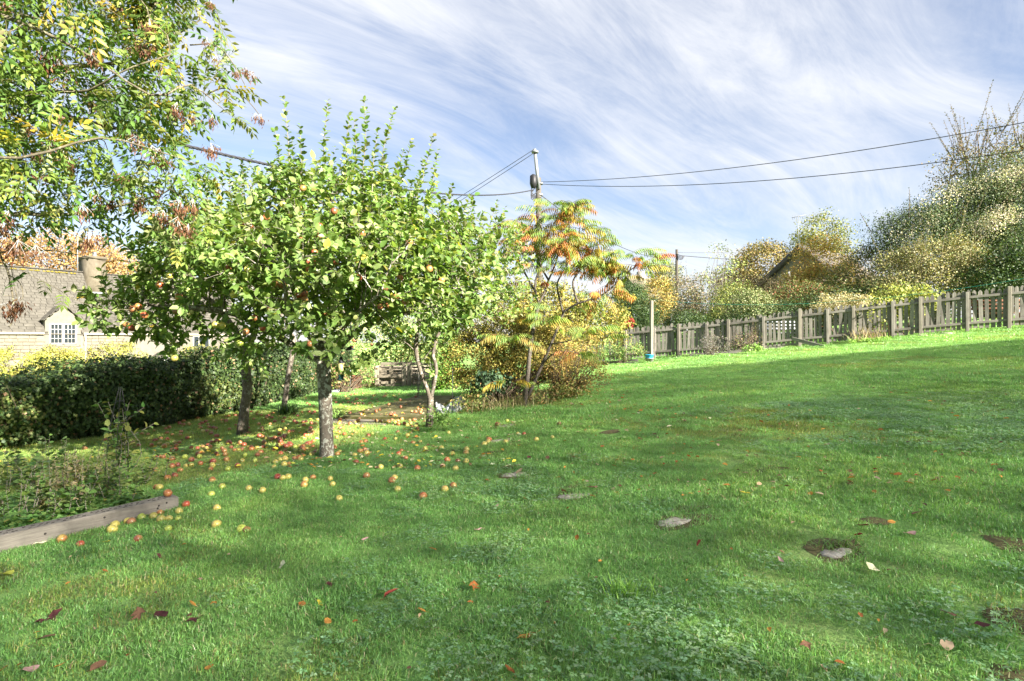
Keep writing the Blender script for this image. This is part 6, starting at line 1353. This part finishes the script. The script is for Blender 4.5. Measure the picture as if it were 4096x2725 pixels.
# ------------------------------------------------------------------ fallen apples
def a8(x, y, k): return (x*.12755, 375 + y*.12755, k)
def a4(x, y, k): return (200 + x*.12755, 300 + y*.12755, k)
def a1(x, y, k): return (475 + x*.11161, 400 + y*.11161, k)
F8 = "485,1295,o 630,1330,o 1080,1293,r 1318,1210,g 880,1220,y 900,1183,y 1000,1150,y 1030,1158,b 1110,1125,g 1200,1112,y 1255,1085,o 1262,1140,y 1325,1128,y 1398,1130,g 1697,1178,y 1895,1215,g 1935,1220,r 1458,1016,o 1700,1048,y 1403,1072,y 1742,875,y 1665,826,o 1655,937,g 1785,735,g 1862,712,r 1370,790,r 1312,810,o 1412,745,o 1220,740,o 1395,700,r 1350,712,r 1457,708,y 1500,704,y 1572,690,o 1665,708,y 1652,732,o 1670,677,r 1775,660,r 1500,662,r 1450,640,g 1350,655,r 1242,636,r 1280,638,r 1563,637,g 1552,616,r 1580,602,y 1697,610,r 1765,620,r 1758,592,r 1688,585,g 1548,570,o 1590,557,r 1618,574,y 1645,565,o 1742,568,r 1813,560,r 1895,580,r 1920,622,g 1900,667,y 1187,548,o 1087,546,o 1045,530,r 1288,555,o 1382,550,o 1370,525,y 1408,523,o 1310,500,o 1500,565,o 1700,515,o 1793,523,o 1885,530,r 1350,465,o 1310,450,o 1412,470,o 1440,385,r 1408,380,r 1420,440,r 1625,437,r 1658,440,r 1690,415,r 1595,440,y 1505,330,r 1565,382,o 1478,378,y 1207,430,o 1160,462,o 1115,458,o 1020,412,o 825,503,o 930,470,r 665,570,r 1440,345,r 1298,415,r 1328,407,o 1640,405,r 1672,410,r 1770,318,r 1740,350,o 1675,355,y 1630,383,r 1225,880,r 1250,884,y"
F4 = "430,1255,g 450,1210,r 475,1193,o 632,1200,o 580,1305,y 592,1268,y 628,1250,y 667,1245,y 660,1290,y 699,1280,o 740,1243,r 775,1238,o 790,1250,y 825,1415,y 885,1392,o 608,1390,r 648,1396,y 690,1387,y 815,1450,o 382,1480,y 490,1495,y 175,1465,g 97,1413,r 1040,1447,y 1020,1400,y 1090,1560,y 1305,1382,r 1225,1270,r 1415,1308,y 1307,1200,y 1212,1213,y 1255,1185,o 1290,1172,o 1095,1188,y 1078,1207,o 875,1213,y 898,1196,r 1062,1138,y 1055,1162,o 798,1180,y 750,1180,g 778,1140,y 808,1144,o 835,1128,r 746,1148,g 610,1137,y 665,1137,o 668,1178,r 605,1160,b 585,1080,r 555,1088,o 525,1080,y 493,1068,o 503,1115,r 655,1063,r 620,1043,o 625,1013,y 700,1027,o 865,1020,r 868,1000,o 872,1050,r 848,1054,y 826,1057,o 888,1100,o 490,1015,r 460,970,o 530,930,y 550,965,r 620,905,y 650,945,o 738,943,r 760,957,o 830,945,r 872,960,r 902,966,o 1040,997,o 1100,997,b 1090,965,o 1097,938,o 1175,967,r 1070,1070,o 1130,1045,o 1088,1032,r 1240,946,r 1265,912,o 1270,990,r 1218,1038,y 1350,1043,g 1320,1058,r 1262,1112,o 1297,1105,o 1550,1030,r 1450,1088,o 1533,1085,y 1380,890,r 1410,875,r 1480,832,r 1575,855,r 1506,934,r 1530,950,y 1495,920,o 1522,922,o 1552,945,o 1583,930,r 1478,948,r 1445,955,y 1412,952,r 1380,945,r 1645,937,r 1678,935,r 1660,892,r 1690,894,r 1710,868,r 1735,878,o 1728,902,r 1700,968,y 1662,990,o 1692,988,y 1706,1005,r 1555,967,o 1602,962,o 1625,978,y 1650,960,y 1950,1035,y 2330,970,o 2265,1092,o 2228,1132,y 2258,1113,y 2090,1172,y 2086,1202,o 1892,1162,y 1765,1163,y 1727,1110,y 1670,1118,o 1625,1055,y 1978,1208,y 1936,1255,o 2020,1262,b 2085,1267,y 1903,1300,o 2003,1323,y 1612,1238,o 1703,1322,o 1568,1302,y 1555,1208,o 1578,1180,o 1525,1398,y 1506,1420,r 1550,1485,y 1920,1487,y 1985,1460,o 1747,1545,o 1145,905,o 1175,880,r 1163,795,r 1120,795,r 1225,770,r 1236,802,r 1280,805,r 1300,765,r 1325,805,r 1100,815,r 1150,767,r 1256,798,r 1212,808,r 1192,797,r 840,805,r 830,765,r 860,815,o 712,885,r 734,887,r 1690,768,r 1570,795,r 1480,785,r 1450,790,r 1350,770,r 960,860,r 800,870,o 890,825,r"
F1 = "208,216,b 287,182,g 522,170,y 440,302,o 383,297,y 548,355,y 693,332,y 123,354,o 82,399,y 275,377,y 112,380,y 755,208,b"
def rd(s_): return [(float(a_), float(b_), c_) for a_, b_, c_ in (q.split(',') for q in s_.split())]
apx_ = [a8(*q) for q in rd(F8)] + [a4(*q) for q in rd(F4)] + [a1(*q) for q in rd(F1)]
aps = []
for u, v, k in apx_:
    p = G(u, v + 2.0); s_ = inpoly(np.array(p[0]), np.array(p[1]), SLAB); h_ = .06 if s_ else .015 if inpoly(np.array(p[0]), np.array(p[1]), PAVE) else .0
    aps.append((p, k, h_))
aps.sort(key=lambda t_: t_[0][1])
cname = {'y': 'yellow', 'g': 'green-yellow', 'o': 'orange-blushed', 'r': 'red', 'b': 'rotting brown'}
ordn = ['nearest', 'second nearest', 'third nearest', 'fourth nearest', 'fifth nearest', 'sixth nearest', 'seventh nearest', 'eighth nearest', 'ninth nearest', 'tenth nearest']
ten = {2: 'twenty', 3: 'thirty', 4: 'forty', 5: 'fifty'}; unit = ['', 'first', 'second', 'third', 'fourth', 'fifth', 'sixth', 'seventh', 'eighth', 'ninth']
teen = ['tenth', 'eleventh', 'twelfth', 'thirteenth', 'fourteenth', 'fifteenth', 'sixteenth', 'seventeenth', 'eighteenth', 'nineteenth']
def ordinal(n):
    if n == 1: return 'nearest'
    if n < 10: return unit[n] + ' nearest'
    if n < 20: return teen[n - 10] + ' nearest'
    return (ten[n//10] + ('-' + unit[n % 10] if n % 10 else 'th').replace('yth', 'ieth')).replace('twentyth', 'twentieth').replace('thirtyth', 'thirtieth') + ' nearest'
def zone(p):
    x, y = p[0], p[1]
    if y < 5.3 and x < -1.95: return 'beside the timber beam'
    if x > -.75: return 'near the stepping stones'
    if inpoly(np.array(x), np.array(y), SLAB): return 'on the mossy slab'
    if y > 11.5: return 'on the sunny back lawn'
    if x > TRUNKS['main'][0] - .05 + (y - 6.8)*-.33: return 'on grass right of the main trunk' if y < 9 else 'heaped by the forked trunk'
    if y < 6.9: return 'on grass left before the main trunk'
    if y < 8.7: return 'between main trunk and second trunk'
    return 'beyond the second trunk by the hedge'
cnt = {}
r2 = np.random.default_rng(3)
for p, k, h_ in aps[:300]:
    z = zone(p); cnt[(z, k)] = cnt.get((z, k), 0) + 1
    sc = r2.uniform(.76, 1.08); o = put('apple', APP[k][r2.integers(2)], None, (p[0], p[1], float(zg(p[0], p[1])) + h_ + .022*sc), (r2.normal()*.9, r2.normal()*.9, r2.random()*6.28), float(sc))
    tag(o, f'{cname[k]} fallen apple {z}, {ordinal(cnt[(z, k)])} of that colour there', 'apple', 'fallen apples under the apple trees')
o = put('apple', APP['o'][0], None, tuple(P(175, 491.5, G(176, 503)[1])), (.4, .3, 1)); q = BEAM_R[:2] - bd*.06 + bnrm*.07; o.location = (q[0], q[1], BZ + (z0 - z1)/bl*(bl/2 - .06) + .106); tag(o, 'orange-blushed apple perched on the end of the timber beam', 'apple', 'fallen apples under the apple trees')
rest = Acc(); extra = [(p, k, h_) for p, k, h_ in aps[300:]]
for _ in range(150):
    u, v = r2.uniform(150, 320), r2.uniform(412, 452)
    if r2.random() < .35: u, v = r2.uniform(330, 430), r2.uniform(394, 404)
    extra.append((G(u, v), r2.choice(['r', 'o', 'r', 'y']), .0))
cols = {'y': (.36, .30, .06), 'g': (.26, .31, .045), 'o': (.35, .14, .045), 'r': (.27, .07, .035), 'b': (.26, .12, .05)}
for p, k, h_ in extra:
    me_ = APP[k][0]; V = np.array([v.co[:] for v in me_.vertices])[:140 + 14]; a_ = Acc(); lathe(a_, [(.001, -.03), (.022, -.028), (.036, -.01), (.037, .006), (.026, .026), (.012, .029), (.001, .022)], 10)
    rest.add(a_.V[0]*r2.uniform(.8, 1.1) + A(p[0], p[1], float(zg(p[0], p[1])) + h_ + .02), np.concatenate(a_.F[4]), cols[k])
bq = NB('far_apple_skin'); M['far_apple'] = bq.fin(bq.attr(), .35, .5)
tag(stuff(rest.build('windfall_apples', M['far_apple'], smooth=True)), 'small scattered windfall apples farther back under the trees', 'apples')

# ------------------------------------------------------------------ fallen leaves
LC = {'maroon': (.09, .03, .03), 'red': (.30, .06, .04), 'rust': (.30, .11, .03), 'orange': (.46, .22, .05), 'yellow': (.52, .42, .05), 'cream': (.56, .54, .34), 'tan': (.42, .30, .19), 'brown': (.16, .085, .05), 'lime': (.40, .42, .07), 'pink': (.40, .24, .22)}
def leafshape(kind):
    if kind == 'maple':
        an = np.array([0, 25, 50, 75, 105, 130, 165]); r_ = np.array([1, .45, .85, .4, .62, .3, .25]); sd = np.stack([.45 + .55*r_*np.cos(np.radians(an)), .55*r_*np.sin(np.radians(an)), .10*np.sin(an*.2) + .05*rng.normal(size=7)], 1)
    elif kind == 'long': sd = np.array([(1, 0, .05), (.8, .09, .1), (.5, .16, .06), (.2, .11, .1), (0, 0, .02)])
    else: sd = np.array([(1, 0, .12), (.85, .2, .12), (.55, .33, .04), (.25, .28, .1), (0, 0, .03)])
    lo = sd[1:]*A(1, -1, 1); lo = lo[:-1] if kind != 'maple' else lo
    ring = np.concatenate([sd, lo[::-1]]); n = len(ring); V = np.concatenate([ring, [[.5, 0, .0]]]); return V, [np.stack([np.full(n, n), np.arange(n), (np.arange(n) + 1) % n], 1)]
SH = {k: leafshape(k) for k in ('maple', 'long', 'oval')}
LM = {}
def fleaf(u, v, kind, colr, size, lab, lift=.028):
    key = (kind, colr)
    if key not in LM:
        a_ = Acc(); V, F_ = SH[kind]; V = V.copy() - A(.5, 0, 0); V[:, 2] += .18*np.sin(V[:, 0]*4 + len(LM)) * .5; cc = np.array(LC[colr])
        a_.add(V, F_, np.clip(cc*(1 + .25*rng.normal(size=(len(V), 1))), .01, .8)); tube(a_, [A(-.5, 0, .0), A(-.7, .05, .04)], .012, 3, cc); LM[key] = a_.mesh('fallen_leaf', M['dry_leaf'])
    p = G(u, v); o = put('fallen_leaf', LM[key], None, (p[0], p[1], p[2] + lift), (r2.normal()*.25, r2.normal()*.25, r2.random()*6.28), size); return tag(o, lab, 'leaf', 'fallen leaves on the lawn')
def b3(x, y): return x*.14848, 525 + y*.14848
def b4(x, y): return 350 + x*.14848, 525 + y*.14848
def b2(x, y): return 725 + x*.1475, 450 + y*.1475
NAMED = [(*b3(360, 650), 'maple', 'maroon', .11, 'large dark maroon curled leaf at lower left'), (*b3(265, 690), 'maple', 'maroon', .08, 'dark maroon leaf touching the larger one at lower left'), (*b3(310, 805), 'oval', 'brown', .08, 'folded black-brown leaf below the big maroon leaves'), (*b3(940, 640), 'maple', 'brown', .10, 'crumpled brown maple leaf, left of two others in a row'), (*b3(1085, 645), 'oval', 'maroon', .085, 'dark curled leaf between the crumpled and the spiky leaf'), (*b3(1305, 680), 'maple', 'maroon', .085, 'spiky red-brown leaf at the right of the dark row'),
    (*b3(1900, 300), 'oval', 'cream', .062, 'pale cream leaf alone in the left foreground lawn'), (*b3(2220, 435), 'maple', 'maroon', .06, 'small dark red leaf right of the cream leaf'), (*b3(660, 1000), 'oval', 'brown', .07, 'upright brown leaf at the bottom edge left'), (*b3(205, 1015), 'oval', 'pink', .06, 'pinkish brown leaf in the bottom left corner'), (*b3(405, 990), 'long', 'orange', .05, 'thin orange leaf near the bottom left'), (*b3(15, 1025), 'oval', 'orange', .045, 'orange leaf cut by the bottom left corner'), (*b3(2205, 692), 'oval', 'orange', .05, 'small rounded orange leaf left of centre foreground'), (*b3(1410, 1010), 'oval', 'orange', .05, 'orange oval leaf near the bottom edge left of centre'), (*b3(1295, 570), 'oval', 'orange', .045, 'orange leaf above the spiky dark leaf'), (*b3(1445, 565), 'maple', 'orange', .05, 'lighter orange leaf just right of another orange leaf'), (*b3(2035, 575), 'oval', 'rust', .05, 'rust leaf left of the upright yellow leaf'), (*b3(2157, 568), 'long', 'yellow', .055, 'upright yellow-orange leaf left of centre'), (*b3(705, 340), 'oval', 'rust', .04, 'little rust leaf below the row of beam apples'), (*b3(45, 355), 'oval', 'lime', .09, 'lime yellow leaf at the left edge under the beam'), (*b3(275, 148), 'long', 'cream', .10, 'long cream leaf lying against the timber beam'), (*b3(1075, 245), 'oval', 'maroon', .06, 'dark leaf below the green apples by the beam'), (*b3(717, 140), 'oval', 'yellow', .05, 'yellow leaf left of the red beam apple'),
    (*b4(828, 455), 'maple', 'rust', .085, 'bright rust-red maple leaf in the centre foreground'), (*b4(280, 498), 'long', 'red', .095, 'long crimson leaf left of the rust maple leaf'), (*b4(1195, 798), 'long', 'orange', .085, 'curled tan-orange leaf at bottom centre'), (*b4(1075, 1025), 'long', 'rust', .055, 'rust leaf at the very bottom centre'), (*b4(555, 195), 'oval', 'orange', .055, 'orange leaf upper centre of the foreground lawn'), (*b4(865, 58), 'long', 'pink', .07, 'dry pinkish leaf near the flat stepping stone'), (*b4(485, 620), 'oval', 'orange', .045, 'small orange leaf below the crimson leaf'), (*b4(100, 122), 'long', 'pink', .05, 'pale brown leaf left of the centre foreground'), (*b4(1530, 118), 'oval', 'rust', .04, 'tiny rust leaf left of the speckled stone'),
    (*b2(137, 320), 'oval', 'yellow', .075, 'bright yellow leaf on the right lawn'), (*b2(1000, 840), 'oval', 'cream', .07, 'grey-white leaf below the nearest stepping stone'), (*b2(905, 608), 'oval', 'red', .06, 'dark red leaf above the nearest stepping stone'), (*b2(930, 548), 'long', 'brown', .085, 'long brown leaf behind the dark red leaf'), (*b2(1255, 600), 'oval', 'pink', .07, 'pinkish-brown leaf right of the nearest stepping stone'), (*b2(1303, 465), 'oval', 'brown', .065, 'round brown leaf on the far right lawn'), (*b2(1355, 405), 'long', 'maroon', .05, 'small dark upright leaf on the right lawn'), (*b2(918, 1172), 'long', 'rust', .06, 'curled rust leaf in the lower right lawn'), (*b2(1510, 1165), 'oval', 'brown', .08, 'large brown leaf near the right bottom'), (*b2(1745, 1240), 'oval', 'maroon', .05, 'dark leaf scrap near the right edge'), (*b2(552, 1380), 'maple', 'brown', .055, 'grey-brown leaf low in the right foreground'), (*b2(1505, 1385), 'oval', 'tan', .06, 'tan rounded leaf at bottom right'), (*b2(380, 785), 'long', 'pink', .055, 'narrow pinkish leaf left of the nearest stone'), (*b2(1130, 525), 'oval', 'orange', .045, 'little orange leaf right of the bare soil spot'), (*b2(1310, 203), 'long', 'red', .06, 'reddish leaf on the right lawn slope'), (*b2(207, 58), 'maple', 'brown', .06, 'dark curled leaf near the top of the right lawn'), (*b2(650, 168), 'oval', 'rust', .05, 'rust leaf in the middle of the right lawn'), (*b2(1025, 153), 'oval', 'red', .05, 'red-brown leaf right of the rust one on the lawn'),
    (*a1(400, 668, 0)[:2], 'oval', 'tan', .09, 'tan leaf lying on the half-sunk stepping stone'), (*a1(480, 535, 0)[:2], 'maple', 'maroon', .085, 'dark maroon leaf just above the half-sunk stone'), (*a1(185, 352, 0)[:2], 'long', 'cream', .11, 'cream leaf on the second stepping stone'), (*a1(790, 852, 0)[:2], 'maple', 'brown', .08, 'brown leaf on the edge of the flat stone'), (*a1(1050, 815, 0)[:2], 'long', 'brown', .09, 'dark long leaf behind the flat stone'), (*a1(1265, 568, 0)[:2], 'oval', 'rust', .06, 'rust leaf on the lawn beyond the flat stone'), (*a1(650, 543, 0)[:2], 'oval', 'brown', .06, 'brown leaf right of the maroon one'), (*a1(1140, 440, 0)[:2], 'oval', 'rust', .06, 'rust leaf in the middle of the lawn'), (*a1(1610, 690, 0)[:2], 'oval', 'rust', .06, 'rust leaf above the speckled stone'), (*a1(450, 918, 0)[:2], 'oval', 'rust', .055, 'rust leaf left of the flat stone'), (*a1(830, 1005, 0)[:2], 'long', 'rust', .06, 'rust leaf below the flat stone'), (*a1(190, 980, 0)[:2], 'long', 'pink', .06, 'pale pink-brown leaf in the centre lawn'), (*a1(2010, 1330, 0)[:2], 'long', 'red', .07, 'dark red leaf below the speckled stone'), (*a1(110, 748, 0)[:2], 'oval', 'rust', .06, 'rust leaf left of the half-sunk stone'), (*a1(72, 525, 0)[:2], 'oval', 'cream', .08, 'pale yellow leaf propped up left of the path'), (*a1(1610, 330, 0)[:2], 'maple', 'brown', .07, 'brown leaf in a bare spot of the upper lawn')]
for n_ in NAMED: fleaf(*n_)
# the uncountable small litter
lt = Acc()
def litter(n, fu, fv, pal, smin, smax, slabh=0):
    pos, ang = [], []
    for _ in range(n):
        q = G(fu(), fv()); pos.append(q + UP*(.02 + .015*r2.random() + (.055 if inpoly(q[0], q[1], SLAB) else 0)))
    pos = np.array(pos); n = len(pos); an = r2.random(n)*6.28; X = np.stack([np.cos(an), np.sin(an), .2*r2.normal(size=n)], 1); s_ = r2.uniform(smin, smax, n)
    leaves(lt, L_APPLE, pos, X, UP + .35*r2.normal(size=(n, 3)), s_, s_*.55, pick([LC[k] for k in pal], n, None, .15))
litter(420, lambda: r2.uniform(150, 440), lambda: r2.uniform(412, 470), ['yellow', 'tan', 'cream', 'brown', 'orange', 'lime'], .04, .075)
litter(260, lambda: r2.uniform(300, 520), lambda: r2.uniform(418, 470), ['yellow', 'tan', 'cream', 'orange', 'brown'], .04, .07)
litter(420, lambda: r2.normal(575, 70), lambda: 385 + abs(r2.normal())*22, ['orange', 'rust', 'tan', 'cream', 'brown'], .03, .07)
litter(330, lambda: r2.uniform(560, 1010), lambda: r2.uniform(375, 500), ['rust', 'brown', 'tan', 'orange', 'brown'], .03, .06)
litter(60, lambda: r2.uniform(0, 900), lambda: r2.uniform(500, 675), ['rust', 'brown', 'orange', 'tan'], .018, .035)
litter(160, lambda: r2.uniform(335, 430), lambda: r2.uniform(404, 424), ['brown', 'tan', 'yellow'], .04, .07)
litter(90, lambda: r2.uniform(0, 175), lambda: r2.uniform(430, 470), ['brown', 'tan', 'yellow'], .04, .07)
tag(stuff(lt.build('leaf_litter', M['dry_leaf'])), 'small yellow and brown leaf litter scattered over the grass', 'leaf litter')
